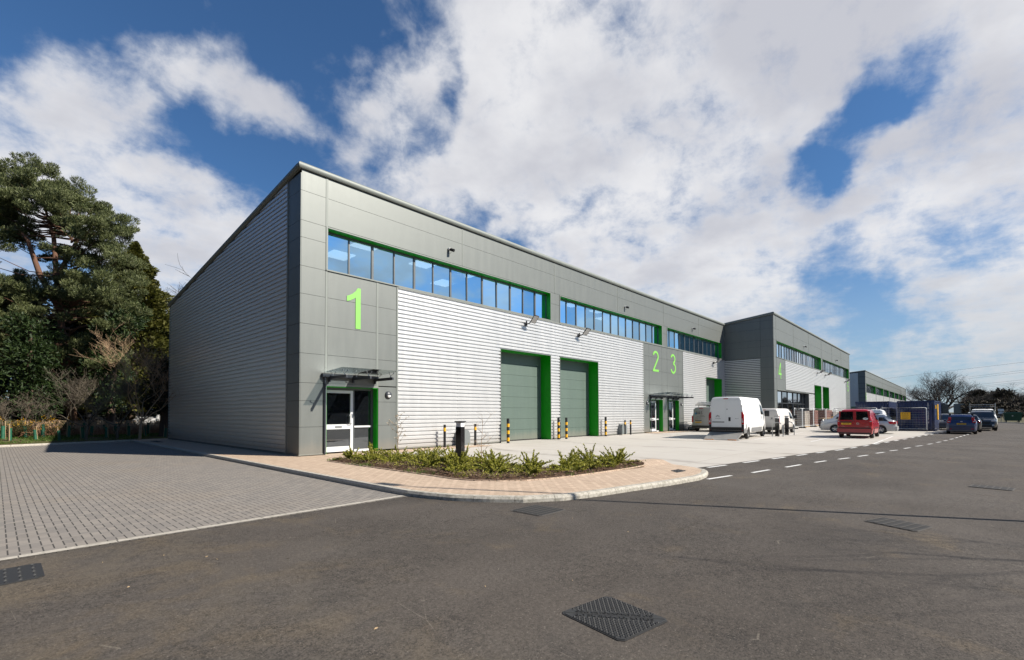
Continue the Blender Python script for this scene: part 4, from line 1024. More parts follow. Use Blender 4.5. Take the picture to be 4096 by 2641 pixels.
# ------------------------------------------------------------------ vehicles
def lerp1(tab, x):
    if x <= tab[0][0]: return tab[0][1]
    for (a, b), (c, d) in pairs(tab):
        if x <= c: return b+(d-b)*(x-a)/(c-a) if c > a else d
    return tab[-1][1]
def wheel(t, x, y, r, side, rim='rim', spokes=5, w=.2):
    g = MB(); n = 28; pr_ = [(r*.62, -w/2), (r*.93, -w/2), (r, -w*.36), (r, w*.36), (r*.93, w/2), (r*.62, w/2)]
    v = []
    for k in range(n):
        a = 2*math.pi*k/n
        for rr, d in pr_: v.append((rr*math.cos(a), d, rr*math.sin(a)))
    m_ = len(pr_); f = [(k*m_+i, ((k+1) % n)*m_+i, ((k+1) % n)*m_+i+1, k*m_+i+1) for k in range(n) for i in range(m_-1)]
    g.add(v, f)
    wh = g.build('wheel', 'rubber', t, sm=40); wh.location = (x, y, r)
    h = MB(); o = side*w*.40; ring = []
    h.add([(r*.64*math.cos(2*math.pi*k/n), o, r*.64*math.sin(2*math.pi*k/n)) for k in range(n)]+[(r*.55*math.cos(2*math.pi*k/n), o-side*.02, r*.55*math.sin(2*math.pi*k/n)) for k in range(n)], [(k, (k+1) % n, n+(k+1) % n, n+k) for k in range(n)])
    for s in range(spokes):
        a = 2*math.pi*s/spokes+.3; hw = .30 if spokes <= 6 else .16
        h.add([(r*.56*math.cos(a-hw*.75), o-side*.02, r*.56*math.sin(a-hw*.75)), (r*.56*math.cos(a+hw*.75), o-side*.02, r*.56*math.sin(a+hw*.75)), (r*.12*math.cos(a+1.2), o-side*.0, r*.12*math.sin(a+1.2)), (r*.12*math.cos(a-1.2), o-side*.0, r*.12*math.sin(a-1.2))], [(0, 1, 2, 3)])
    h.add([(r*.15*math.cos(2*math.pi*k/12), o+side*.004, r*.15*math.sin(2*math.pi*k/12)) for k in range(12)], [tuple(range(12))])
    h.build('rim', rim, wh)
    d = MB(); d.add([(r*.63*math.cos(2*math.pi*k/n), o-side*.05, r*.63*math.sin(2*math.pi*k/n)) for k in range(n)], [tuple(range(n))]); d.build('spoke_shade_disc', 'black', wh)  # black disc standing in for the shade behind the rim spokes
def vehicle(name, label, cat, loc, rz, sp, grp=None):
    t = thing(name, label, cat, loc, rz, grp)
    top, belt, wid, tum = sp['top'], sp['belt'], sp['wid'], sp.get('tum', .25); zb = sp.get('zbot', .22)
    xs = sorted(set([p[0] for p in top]+[p[0] for p in belt]+[p[0] for p in wid]))
    xx = []
    for a, b in pairs(xs):
        k = max(1, int((b-a)/.18)); xx += [a+(b-a)*i/k for i in range(k)]
    xx.append(xs[-1])
    sills = sp.get('bot', [(0, zb), (9, zb)])
    def ring(x):
        w, zt, zl = lerp1(wid, x), lerp1(top, x), lerp1(belt, x); z0 = lerp1(sills, x)
        zl = min(zl, zt-.05); hgt = zt-zl
        y5 = w-tum*hgt-.02; rr = min(.15, hgt*.5)
        return [(0, z0), (w*.9, z0), (w*.97, z0+.06), (w, z0+(zl-z0)*.35), (w*1.0, z0+(zl-z0)*.7), (w-.015, zl), (y5, zt-rr), (y5-.05, zt-rr*.3), (y5*.75, zt-.012), (0, zt)]
    R = [ring(x) for x in xx]; m_ = len(R[0]); v = []
    for x, r in zip(xx, R):
        v += [(x, y, z) for y, z in r]+[(x, -y, z) for y, z in r[1:-1][::-1]]
    M_ = 2*m_-2; f = []
    for i in range(len(xx)-1):
        for j in range(M_): f.append((i*M_+j, i*M_+(j+1) % M_, (i+1)*M_+(j+1) % M_, (i+1)*M_+j))
    f += [tuple(range(M_-1, -1, -1)), tuple((len(xx)-1)*M_+j for j in range(M_))]
    body = MB().add(v, f).build('body', sp['paint'], t, sm=32)
    r = sp['r']; cut = MB()
    for x in sp['wx']:
        for s in (-1, 1):
            n = 28; Y0, Y1 = s*(lerp1(wid, x)+.1), s*(lerp1(wid, x)-.27)
            P = [(x+r*1.13*math.cos(2*math.pi*k/n), r+r*1.13*math.sin(2*math.pi*k/n)) for k in range(n)]
            cut.add([(a, Y0, b) for a, b in P]+[(a, Y1, b) for a, b in P], [tuple(range(n)), tuple(range(2*n-1, n-1, -1))]+[(i, n+i, n+(i+1) % n, (i+1) % n) for i in range(n)])
    co = cut.build('cut', 'black'); co.parent = t
    md = body.modifiers.new('b', 'BOOLEAN'); md.operation = 'DIFFERENCE'; md.object = co; md.solver = 'EXACT'
    bpy.context.view_layer.update(); dg = bpy.context.evaluated_depsgraph_get(); me = bpy.data.meshes.new_from_object(body.evaluated_get(dg))
    body.modifiers.clear(); body.data = me; me.name = 'body'; bpy.data.objects.remove(co)
    for x in sp['wx']:
        for s in (-1, 1): wheel(t, x, s*(lerp1(wid, x)-.12), r, s, sp.get('rim', 'rim'), sp.get('spokes', 5))
    def side_pt(x, u, s, off=.008):      # u 0 at belt, 1 at roof edge
        w, zt, zl = lerp1(wid, x), lerp1(top, x), lerp1(belt, x); hgt = zt-zl; rr = min(.15, hgt*.5)
        y5 = w-tum*hgt-.02; ya, za, yb_, zb_ = w-.015, zl, y5, zt-rr
        return (x, s*(ya+(yb_-ya)*u+off), za+(zb_-za)*u)
    def low_pt(x, z, s, off=.006):
        w, zl = lerp1(wid, x), lerp1(belt, x); z0 = lerp1(sills, x)
        return (x, s*(w+off-(.015*max(0, (z-(z0+(zl-z0)*.7))/max(.01, (zl-z0)*.3)) if z > z0+(zl-z0)*.7 else 0)), z)
    for (a, b, c, d, u0, u1) in sp.get('side', []):      # bottom a..b, top d..c
        for s in (-1, 1):
            g = MB(); k = 4
            lo = [side_pt(a+(b-a)*i/k, u0, s) for i in range(k+1)]; hi = [side_pt(d+(c-d)*i/k, u1, s) for i in range(k+1)]
            md_ = [side_pt(lo[i][0]*.5+hi[i][0]*.5, (u0+u1)/2, s) for i in range(k+1)]
            g.add(lo+md_+hi, [(r_*(k+1)+i, r_*(k+1)+i+1, (r_+1)*(k+1)+i+1, (r_+1)*(k+1)+i) for r_ in (0, 1) for i in range(k)])
            g.build('side_window', 'glasscar', t)
    for (xa, xb, kk, nm) in sp.get('slope', []):         # glass lying on the sloping top surface
        g = MB(); k = 6; v = []
        for i in range(k+1):
            x = xa+(xb-xa)*i/k; zt, zl, w = lerp1(top, x), lerp1(belt, x), lerp1(wid, x)
            e = .03; dz = (lerp1(top, x+e)-lerp1(top, x-e))/(2*e); nn = Vector((-dz, 1)).normalized()*.012
            yy = (w-tum*max(0, zt-zl)-.02)*kk
            for q in (-1, -.5, 0, .5, 1): v.append((x+nn.x, yy*q, zt-.012*abs(q)+nn.y))
        g.add(v, [(i*5+j, i*5+j+1, (i+1)*5+j+1, (i+1)*5+j) for i in range(k) for j in range(4)]); g.build(nm, 'glasscar', t)
    for (nm, mt, pts, dx) in sp.get('rear', []):         # flat pieces on the rear (x=0) : pts in (y,z)
        g = MB(); n = len(pts)
        g.add([(-dx, y, z) for y, z in pts]+[(.03, y, z) for y, z in pts], [tuple(range(n))]+[(i, (i+1) % n, n+(i+1) % n, n+i) for i in range(n)]); g.build(nm, mt, t)
    L = xs[-1]
    for (nm, mt, pts, dx) in sp.get('front', []):
        g = MB(); n = len(pts)
        g.add([(L+dx, y, z) for y, z in pts]+[(L-.12, y, z) for y, z in pts], [tuple(range(n))]+[(i, (i+1) % n, n+(i+1) % n, n+i) for i in range(n)]); g.build(nm, mt, t)
    for (nm, mt, pts) in sp.get('sides', []):            # pieces on lower flank, pts (x,z)
        for s in (-1, 1):
            g = MB(); g.poly([low_pt(x, z, s) for x, z in pts]); g.build(nm, mt, t)
    for (nm, mt, b6) in sp.get('boxes', []):
        for s in (-1, 1):
            g = MB(); x0, x1, y0, y1, z0, z1 = b6; ya, yb_ = sorted((s*y0, s*y1)); g.cbox(x0, x1, ya, yb_, z0, z1, min(.02, (x1-x0)/4, (yb_-ya)/4, (z1-z0)/4)); g.build(nm, mt, t, sm=40)
            if y0 == -y1: break
    return t
def rect(y0, y1, z0, z1): return [(y0, z0), (y1, z0), (y1, z1), (y0, z1)]
def mir(pts): return [(-a, b) for a, b in pts]
def plate(t, s, x, y, z, w=.52, h=.11, face=-1, sc=.085):
    g = MB(); g.box(x-.012, x+.004, y-w/2, y+w/2, z-h/2, z+h/2); o = g.build('number_plate', 'plate' if face < 0 else 'white', t)
    ux = (0, -1, 0) if face < 0 else (0, 1, 0)
    text(s, sc, frame_m((x+(-.014 if face < 0 else .014), y, z), ux, (0, 0, 1)), 'ink', o, ext=.002, sx=.9)
def zon(x, y): return zy(x, y)+.005

# big white van, tail ramp down
sp = dict(paint='pwhite', r=.345, wx=(1.02, 5.05), rim='rimsteel', spokes=8, tum=.14, zbot=.32,
    top=[(0, 2.50), (.05, 2.56), (.3, 2.58), (4.35, 2.58), (4.6, 2.52), (4.85, 2.36), (5.35, 1.62), (5.5, 1.42), (5.85, 1.18), (5.97, .95), (6.0, .6)],
    belt=[(0, 1.45), (4.9, 1.45), (5.35, 1.40), (5.6, 1.2), (6., .8)],
    wid=[(0, 1.0), (.06, 1.02), (5.0, 1.02), (5.6, .98), (5.9, .86), (6., .72)],
    side=[(4.25, 5.22, 4.82, 4.3, .02, .72)], slope=[(4.9, 5.33, .95, 'windscreen')],
    rear=[('rear_bumper', 'black', rect(-.98, .98, .36, .52), .07), ('lower_door_trim', 'black', rect(-.86, .86, .53, .72), .012),
          ('rear_door', 'pwhite', rect(-.86, -.006, .72, 2.36), .018), ('rear_door', 'pwhite', rect(.006, .86, .72, 2.36), .018),
          ('tail_light', 'red_lens', [(-1.01, .9), (-.87, .9), (-.87, 1.64), (-.95, 1.62), (-1.01, 1.45)], .05), ('tail_light', 'red_lens', mir([(-1.01, .9), (-.87, .9), (-.87, 1.64), (-.95, 1.62), (-1.01, 1.45)]), .05),
          ('reversing_light', 'clear_lens', [(-.985, 1.0), (-.89, 1.0), (-.89, 1.25), (-.93, 1.25), (-.93, 1.12), (-.985, 1.12)], .056), ('reversing_light', 'clear_lens', mir([(-.985, 1.0), (-.89, 1.0), (-.89, 1.25), (-.93, 1.25), (-.93, 1.12), (-.985, 1.12)]), .056),
          ('brake_light', 'red_lens', rect(-.13, .13, 2.42, 2.46), .02), ('corner_bumper', 'black', rect(-1.0, -.87, .40, .89), .04), ('corner_bumper', 'black', rect(.87, 1.0, .40, .89), .04),
          ('door_handle', 'black', rect(-.26, -.14, 1.08, 1.32), .03), ('grab_bar', 'black', rect(.1, .80, 1.0, 1.05), .03), ('door_lock', 'black', rect(-.09, -.04, 1.78, 1.83), .024),
          ('hinge', 'pwhite', rect(-.94, -.87, 1.92, 2.04), .03), ('hinge', 'pwhite', rect(.87, .94, 1.92, 2.04), .03),
          ('reflector', 'red_lens', rect(-.95, -.91, .52, .57), .045), ('reflector', 'red_lens', rect(.91, .95, .52, .57), .045)],
    sides=[('side_rubbing_strip', 'bumper', [(1.75, .42), (4.4, .42), (4.4, .66), (1.75, .66)]), ('corner_trim', 'bumper', [(.0, .38), (.55, .38), (.55, .9), (.0, .9)]), ('door_handle', 'black', [(4.35, 1.18), (4.43, 1.18), (4.43, 1.36), (4.35, 1.36)])],
    boxes=[('mirror', 'black', (5.0, 5.14, 1.06, 1.34, 1.34, 1.72))])
vx, vy = 22.55, -7.5
van = vehicle('panel_van', 'large white high roof panel van with its loading ramp folded down behind', 'van', (vx, vy, zon(vx, vy)), R_(3.2), sp)
mb = MB(); mb.add([(-1.35, .93, .02), (-1.35, -.93, .02), (-.06, -.95, .42), (-.06, .95, .42), (-1.35, .93, .0), (-1.35, -.93, .0), (-.06, -.95, .34), (-.06, .95, .34)], [(0, 1, 2, 3), (4, 7, 6, 5), (0, 4, 5, 1), (1, 5, 6, 2), (3, 2, 6, 7), (0, 3, 7, 4)])
mb.box(-1.2, -.06, -.98, -.93, .0, .05)
rp = mb.build('loading_ramp', 'ramp', van)
mb = MB(); mb.box(-1.4, -1.35, .35, .85, .0, .045); mb.box(-1.4, -1.35, -.9, -.45, .0, .045); mb.build('amber_marker', 'amber', rp)
m = frame_m((-.022, .48, 1.24), (0, -1, 0), (0, 0, 1)); text('CITROEN', .075, m, 'inkgrey', van, ext=.001)
mb = MB()
for k in (0, .05): mb.add([(-.021, .60, 1.31+k), (-.021, .48, 1.38+k), (-.021, .36, 1.31+k), (-.021, .36, 1.335+k), (-.021, .48, 1.41+k), (-.021, .60, 1.335+k)], [(0, 1, 4, 5), (1, 2, 3, 4)])
mb.build('badge', 'inkgrey', van)
m = frame_m((-.022, -.62, 1.24), (0, -1, 0), (0, 0, 1)); text('RELAY', .07, m, 'inkgrey', van, ext=.001)

# second white van (dusty)
def midvan(paint_, name, label, x, y, extra_rear=(), rz=0., H=1.92, rimn='rimsteel'):
    sp = dict(paint=paint_, r=.33, wx=(.85, 4.05), rim=rimn, spokes=8, tum=.2, zbot=.28,
        top=[(0, H-.10), (.08, H-.02), (.3, H), (3.1, H), (3.5, H-.04), (3.75, H-.16), (4.2, 1.36), (4.35, 1.22), (4.75, 1.02), (4.9, .8), (4.95, .5)],
        belt=[(0, 1.12), (3.9, 1.08), (4.2, 1.04), (4.6, .9), (4.95, .65)],
        wid=[(0, .92), (.08, .95), (4.1, .95), (4.6, .9), (4.85, .78), (4.95, .62)],
        side=[(3.05, 4.05, 3.65, 3.15, .03, .8)], slope=[(3.78, 4.18, .95, 'windscreen')],
        rear=[('rear_bumper', 'black', rect(-.92, .92, .30, .50), .06), ('rear_door', paint_, rect(-.78, -.006, .52, H-.18), .018), ('rear_door', paint_, rect(.006, .78, .52, H-.18), .018),
              ('tail_light', 'red_lens', rect(-.93, -.82, .78, 1.30), .04), ('tail_light', 'red_lens', rect(.82, .93, .78, 1.30), .04), ('brake_light', 'red_lens', rect(-.02, .3, H-.15, H-.11), .02)]+list(extra_rear),
        sides=[('side_rubbing_strip', 'black', [(1.35, .36), (3.55, .36), (3.55, .46), (1.35, .46)]), ('door_handle', 'black', [(3.1, .98), (3.25, .98), (3.25, 1.02), (3.1, 1.02)])],
        boxes=[('mirror', 'black', (3.95, 4.07, .98, 1.2, 1.12, 1.36))])
    return vehicle(name, label, 'van', (x, y, zon(x, y)), rz, sp)
v2 = midvan('pdirty', 'panel_van', 'dusty white medium van parked beyond the large van, behind the black posts', 31.55, -7.3)
mb = MB(); 
for s in ((.2, .62),): mb.cbox(-.026, .0, -.72, -.10, 1.22, 1.70, .006)
mb.build('window_pressing', 'pdirty', v2)
text('PEUGEOT', .06, frame_m((-.022, -.42, 1.05), (0, -1, 0), (0, 0, 1)), 'inkgrey', v2, ext=.001)
mb = MB(); mb.add([(-.022, -.42+.07*math.cos(a), 1.17+.07*math.sin(a)*(1.2 if i % 2 else .6)) for i, a in enumerate([2*math.pi*k/9 for k in range(9)])], [tuple(range(9))]); mb.build('badge', 'inkgrey', v2)
v3 = midvan('pgrey', 'panel_van', 'light grey lettered van with a roof ladder, half hidden by the large white van', 32.3, -2.35, [('plate_lamp_bar', 'black', rect(.12, .66, .90, .95), .03)], H=2.05)
plate(v3, 'WM68 ZXL', -.035, .38, .78)
text('B&S', .34, frame_m((-.022, .32, 1.55), (0, -1, 0), (0, 0, 1)), 'ink', v3, ext=.001)
text('Services', .10, frame_m((-.022, .10, 1.36), (0, -1, 0), (0, 0, 1)), 'ink', v3, ext=.001)
text('Air Conditioning', .10, frame_m((-.022, .18, 1.26), (0, -1, 0), (0, 0, 1)), 'ink', v3, ext=.001)
text('01202 532042', .09, frame_m((-.022, .38, 1.12), (0, -1, 0), (0, 0, 1)), 'ink', v3, ext=.001)
text('FUJITSU', .08, frame_m((-.022, .58, 1.01), (0, -1, 0), (0, 0, 1)), 'inkred', v3, ext=.001)
mb = MB(); mb.add([(-.021, .58+(.13 if i % 2 else .07)*math.cos(math.pi*i/6), 1.50+(.13 if i % 2 else .07)*math.sin(math.pi*i/6)) for i in range(12)], [tuple(range(12))]); mb.build('snowflake_emblem', 'inkblue', v3)
mb = MB()
for y in (-.5, .5): mb.tube([(.3, y, 2.2), (3.2, y, 2.2)], .02, 6); mb.tube([(.4, y, 2.03), (.4, y, 2.2)], .02, 6); mb.tube([(2.8, y, 2.03), (2.8, y, 2.2)], .02, 6)
for x in (.3, 1.2, 2.1, 3.0): mb.tube([(x, -.7, 2.2), (x, .75, 2.2)], .02, 6)
mb.build('roof_rack', 'black', v3)
lz = zon(32.3, -2.35)
t = thing('ladder', 'aluminium ladder and poles strapped on the roof rack of the grey van', 'ladder', (32.5, -2.2, lz+2.23))
mb = MB()
for y in (-.32, .05, .42): mb.tube([(-.3, y, .03+.05*abs(y)), (3.0, y, .03)], .025, 6)
for i in range(10): mb.tube([(-.2+i*.3, -.32, .05), (-.2+i*.3, .42, .06)], .018, 6)
for y in (-.2, .1, .3): mb.tube([(-.25, y, .14), (2.8, y, .14)], .025, 6)
for i in range(9): mb.tube([(-.15+i*.3, -.2, .15), (-.15+i*.3, .3, .15)], .018, 6)
for y in (-.05, .18): mb.tube([(-.2, y, .24), (2.4, y, .24)], .03, 6)
mb.build('rungs_and_rails', 'steel', t)

# red van
sp = dict(paint='pred', r=.315, wx=(.72, 3.40), rim='rim', spokes=5, tum=.27, zbot=.24,
    top=[(0, 1.55), (.04, 1.66), (.12, 1.76), (.3, 1.83), (2.4, 1.82), (2.65, 1.78), (2.95, 1.62), (3.45, 1.16), (3.6, 1.08), (4.1, .94), (4.3, .78), (4.4, .5)],
    belt=[(0, 1.16), (3.2, 1.08), (3.5, .98), (4.0, .85), (4.4, .62)],
    wid=[(0, .82), (.05, .87), (.16, .91), (3.5, .91), (4.0, .86), (4.3, .74), (4.4, .6)],
    side=[(2.05, 3.25, 2.85, 2.2, .03, .78)], slope=[(3.0, 3.42, .95, 'windscreen')],
    rear=[('rear_bumper', 'pred', [(-.90, .36), (.90, .36), (.90, .60), (-.90, .60)], .10), ('bumper_lip', 'black', rect(-.84, .84, .60, .66), .06), ('underrun', 'black', rect(-.84, .84, .27, .36), .05),
          ('rear_door', 'pred', rect(.0, .80, .66, 1.70), .018), ('rear_door', 'pred', rect(-.80, -.012, .66, 1.70), .018),
          ('rear_window', 'glasscar', [(.06, 1.14), (.76, 1.14), (.70, 1.64), (.06, 1.66)], .03), ('rear_window', 'glasscar', [(-.72, 1.14), (-.1, 1.14), (-.1, 1.66), (-.66, 1.64)], .03),
          ('door_trim', 'black', rect(.13, .76, .98, 1.04), .034),
          ('tail_light', 'red_lens', rect(-.89, -.76, .78, 1.10), .035), ('tail_light', 'red_lens', rect(.76, .89, .78, 1.10), .035),
          ('reversing_light', 'clear_lens', rect(-.87, -.78, 1.03, 1.08), .04), ('reversing_light', 'clear_lens', rect(.78, .87, 1.03, 1.08), .04),
          ('wiper', 'black', [(.05, 1.05), (.09, 1.05), (.16, 1.3), (.13, 1.3)], .04), ('brake_light', 'red_lens', rect(-.12, .12, 1.72, 1.75), .02)],
    sides=[('side_rubbing_strip', 'black', [(1.15, .62), (3.0, .62), (3.0, .67), (1.15, .67)])],
    boxes=[('mirror', 'black', (3.0, 3.12, .92, 1.16, 1.04, 1.25))])
rv = vehicle('small_van', 'red small van with a yellow number plate and an oval UK sticker', 'van', (28.95, -13.07, zon(28.95, -13.07)), 0, sp)
plate(rv, 'BT67 VNK', -.045, .42, .90)
mb = MB(); mb.add([(-.036, -.57+.13*math.cos(a), 1.22+.07*math.sin(a)) for a in [2*math.pi*k/20 for k in range(20)]], [tuple(range(20))]); uk = mb.build('country_sticker', 'white', rv)
text('UK', .11, frame_m((-.038, -.57, 1.22), (0, -1, 0), (0, 0, 1)), 'ink', uk, ext=.001)
mb = MB(); rr = .072
mb.add([(-.024, -.17+r_*math.cos(2*math.pi*k/20), .91+r_*math.sin(2*math.pi*k/20)) for r_ in (rr, rr*.8) for k in range(20)], [(k, (k+1) % 20, 20+(k+1) % 20, 20+k) for k in range(20)])
for a, b in (((-.11, .95), (-.145, .865)), ((-.145, .865), (-.17, .91)), ((-.17, .91), (-.195, .865)), ((-.195, .865), (-.23, .95)), ((-.14, .965), (-.17, .92)), ((-.17, .92), (-.2, .965))):
    mb.add([(-.025, a[0]-.006, a[1]), (-.025, a[0]+.006, a[1]), (-.025, b[0]+.006, b[1]), (-.025, b[0]-.006, b[1])], [(0, 1, 2, 3)])
mb.build('badge', 'clear_lens', rv)
text('CADDY', .05, frame_m((-.022, .60, .74), (0, -1, 0), (0, 0, 1)), 'clear_lens', rv, ext=.001)
text('C20 TDI', .05, frame_m((-.022, -.62, .72), (0, -1, 0), (0, 0, 1)), 'clear_lens', rv, ext=.001)

# silver estate car, heading +Y
def carspec(paint_, H=1.46, estate=True, L=4.5, black_rail=True, W=.87):
    k = L/4.5
    tp = [(0, .82), (.05, .95), (.12, 1.0), (.5, 1.34), (.62, H-.02), (.9, H), (2.3, H+.02), (2.7, H-.05), (3.5, .98), (3.62, .93), (4.2, .80), (4.42, .66), (4.5, .45)] if estate else \
         [(0, .80), (.05, .95), (.12, 1.02), (.42, 1.28), (.62, H-.03), (1.0, H), (2.2, H), (2.6, H-.08), (3.4, .97), (3.52, .92), (4.15, .79), (4.4, .65), (4.5, .45)]
    return dict(paint=paint_, r=.315, wx=(.82*k, 3.55*k), tum=.42, zbot=.2, rim='rim', spokes=5,
        top=[(a*k, b) for a, b in tp], belt=[(0, .86), (.5*k, .92), (3.0*k, .88), (3.5*k, .84), (4.2*k, .70), (L, .5)],
        wid=[(0, W-.16), (.15*k, W-.06), (.6*k, W), (3.7*k, W), (4.2*k, W-.1), (L, W-.3)],
        side=[(.95*k, 1.9*k, 1.85*k, 1.05*k, .04, .85), (1.96*k, 3.15*k, 2.6*k, 1.91*k, .04, .85)]+([(.35*k, .88*k, .92*k, .62*k, .1, .82)] if estate else []),
        slope=[(.14*k, .5*k if estate else .44*k, .92, 'rear_window'), (2.76*k, 3.46*k, .93, 'windscreen')],
        rear=[('rear_bumper', paint_, [(-W+.16, .30), (W-.16, .30), (W-.16, .56), (-W+.16, .56)], .09), ('lower_bumper', 'bumper', [(-W+.2, .22), (W-.2, .22), (W-.2, .32), (-W+.2, .32)], .06)],
        sides=[('door_handle', 'black', [(1.35*k, .80), (1.5*k, .80), (1.5*k, .83), (1.35*k, .83)]), ('door_handle', 'black', [(2.35*k, .79), (2.5*k, .79), (2.5*k, .82), (2.35*k, .82)]),
               ('door_gap', 'gap', [(1.92*k, .32), (1.932*k, .32), (1.932*k, .86), (1.92*k, .86)]), ('door_gap', 'gap', [(3.05*k, .32), (3.062*k, .32), (3.062*k, .84), (3.05*k, .84)])],
        boxes=[('mirror', paint_, (3.0*k, 3.1*k, W-.02, W+.16, .90, 1.04))])
s = carspec('psilver', 1.47, True, 4.75)
s['boxes'] += [('headlight', 'clear_lens', (4.22, 4.55, .45, .72, .60, .72)), ('tail_light', 'red_lens', (-.03, .45, .60, .83, .72, .92)), ('roof_rail', 'black', (1.0, 2.6, .56, .60, 1.44, 1.50)), ('fog_lamp', 'black', (4.62, 4.7, .4, .6, .34, .46))]
ac = vehicle('estate_car', 'silver estate car parked crosswise behind the red van', 'car', (38.4, -14.45, zon(38, -13)), R_(90), s)
# white small van behind it, heading +Y
sp2 = dict(sp); sp2 = {k: v for k, v in sp.items()}; sp2['paint'] = 'pwhite'
sp2['rear'] = [('rear_bumper', 'black', rect(-.86, .86, .3, .58), .08), ('tail_light', 'red_lens', rect(-.88, -.76, .78, 1.2), .035), ('tail_light', 'red_lens', rect(.76, .88, .78, 1.2), .035)]
sp2['front'] = [('front_bumper', 'black', [(-.62, .28), (.62, .28), (.62, .62), (-.62, .62)], .04)]
sp2['side'] = [(2.05, 3.25, 2.85, 2.2, .03, .78), (.25, .75, .78, .3, .1, .72)]
sp2['boxes'] = sp['boxes']+[('headlight', 'clear_lens', (3.98, 4.3, .48, .76, .68, .88))]
vehicle('small_van', 'white small van with a black bumper, mostly hidden behind the silver estate car', 'van', (40.9, -13.6, zon(40.9, -12)), R_(90), sp2)
# blue hatchback
s = carspec('pblue', 1.46, False, 4.2, W=.86)
s['boxes'] += [('tail_light', 'red_lens', (.02, .30, .58, .78, .82, 1.02)), ('tail_light', 'red_lens', (.14, .40, .56, .71, 1.02, 1.26)), ('reversing_light', 'clear_lens', (-.0, .1, .62, .74, .9, .97)), ('roof_bar', 'black', (1.9, 1.98, -.75, .75, 1.50, 1.54)), ('roof_bar', 'black', (1.05, 1.13, -.75, .75, 1.50, 1.54)), ('roof_bar_foot', 'black', (1.04, 1.14, .55, .68, 1.36, 1.52)), ('fog_lamp', 'red_lens', (-.1, -.02, .52, .66, .36, .42))]
fc_ = vehicle('hatchback_car', 'dark blue hatchback car with roof bars, rear to the camera, beside the container', 'car', (41.05, -18.03, 0), 0, s)
plate(fc_, 'WK58 HPK', -.012, .0, .76)
mb = MB(); mb.add([(.03, .07*math.cos(a), .93+.03*math.sin(a)) for a in [2*math.pi*k/16 for k in range(16)]], [tuple(range(16))]); mb.build('badge', 'clear_lens', fc_)
s = carspec('pblack', 1.42, False, 4.0)
s['boxes'] += [('tail_light', 'red_lens', (.0, .25, .6, .80, .75, .9))]
vehicle('saloon_car', 'dark car wedged between the blue hatchback and the black off roader', 'car', (46.0, -18.4, 0), 0, s)
# black off-roader facing the camera
s = dict(paint='pblack', r=.36, wx=(.9, 3.6), tum=.3, zbot=.28, rim='rim', spokes=5,
    top=[(0, 1.3), (.1, 1.6), (.3, 1.66), (2.4, 1.72), (2.8, 1.64), (3.4, 1.15), (3.55, 1.10), (4.2, .98), (4.4, .85), (4.5, .5)], belt=[(0, 1.05), (3.3, 1.03), (3.6, .98), (4.3, .82), (4.5, .6)],
    wid=[(0, .84), (.1, .92), (3.7, .92), (4.3, .86), (4.5, .70)], side=[(.9, 1.9, 1.85, 1.0, .05, .85), (1.95, 3.1, 2.7, 1.92, .05, .85)], slope=[(2.84, 3.38, .94, 'windscreen')],
    front=[('grille', 'black', rect(-.45, .45, .62, .80), .04), ('lower_grille', 'black', rect(-.55, .55, .36, .52), .04)],
    boxes=[('headlight', 'clear_lens', (4.12, 4.42, .5, .82, .78, .92)), ('fog_lamp', 'clear_lens', (4.42, 4.52, .55, .70, .44, .54)), ('mirror', 'pblack', (3.0, 3.12, .92, 1.14, 1.08, 1.28)), ('roof_rail', 'black', (.6, 2.6, .66, .70, 1.68, 1.76))])
vehicle('off_road_car', 'black off road car facing the camera behind the blue hatchback', 'car', (55.1, -19.45, 0), R_(180), s)
s2 = {k: v for k, v in s.items()}; s2['paint'] = 'pwhite'; s2['top'] = [(a, b+.22) for a, b in s['top']]; s2['belt'] = [(a, b+.1) for a, b in s['belt']]; s2['wid'] = [(a, b+.05) for a, b in s['wid']]; s2['tum'] = .22
s2['boxes'] = [('headlight', 'clear_lens', (4.12, 4.42, .52, .86, .9, 1.05)), ('mirror', 'black', (3.0, 3.12, 1.02, 1.28, 1.22, 1.46))]
pk = vehicle('pickup_truck', 'white pickup with a ladder frame on its roof, farthest in the row beside the road', 'pickup', (61.2, -19.7, 0), R_(180), s2)
mb = MB()
for y in (-.9, .9): mb.tube([(2.2, y, 1.5), (2.2, y, 2.5)], .03, 6)
for z in (2.15, 2.35): mb.tube([(2.2, -.9, z), (2.2, .9, z)], .025, 6)
mb.build('roof_rack', 'steel', pk)
mb = MB(); mb.box(2.1, 2.3, -.5, .5, 1.98, 2.06); mb.build('beacon_bar', 'black', pk)
dv = midvan('pgreen', 'panel_van', 'near black tall van standing behind the right end of the blue container', 55.6, -16.45, H=2.55)
s = carspec('pblack', 1.5, False, 4.2); s['boxes'] += [('headlight', 'clear_lens', (3.95, 4.15, .45, .72, .62, .74))]
vehicle('parked_car', 'dark car with a bright headlight between the container and the blue hatchback', 'car', (54.4, -16.95, 0), R_(180), s)
o = vehicle('parked_car', 'small white car far behind the container, left of the black off roader', 'car', (82.5, -19.5, 0), R_(180), {**carspec('pwhite', 1.6, True, 4.3)})
# cars behind the trees
s = carspec('pblack', 1.5, False, 4.3); s['boxes'] += [('headlight', 'clear_lens', (4.0, 4.2, .45, .72, .62, .74))]
c1 = vehicle('parked_car', 'dark car in the shade behind the trunks, left, with a white number plate', 'car', (12.4-13.0, 39.0, .55), R_(225), s)
plate(c1, 'GF22 BVY', 4.31, 0, .5, face=1)
s = carspec('psilver', 1.5, True, 4.3)
vehicle('parked_car', 'grey car in the shade between the two trunks behind the dead branches', 'car', (3.2, 36.4, .5), R_(235), s)

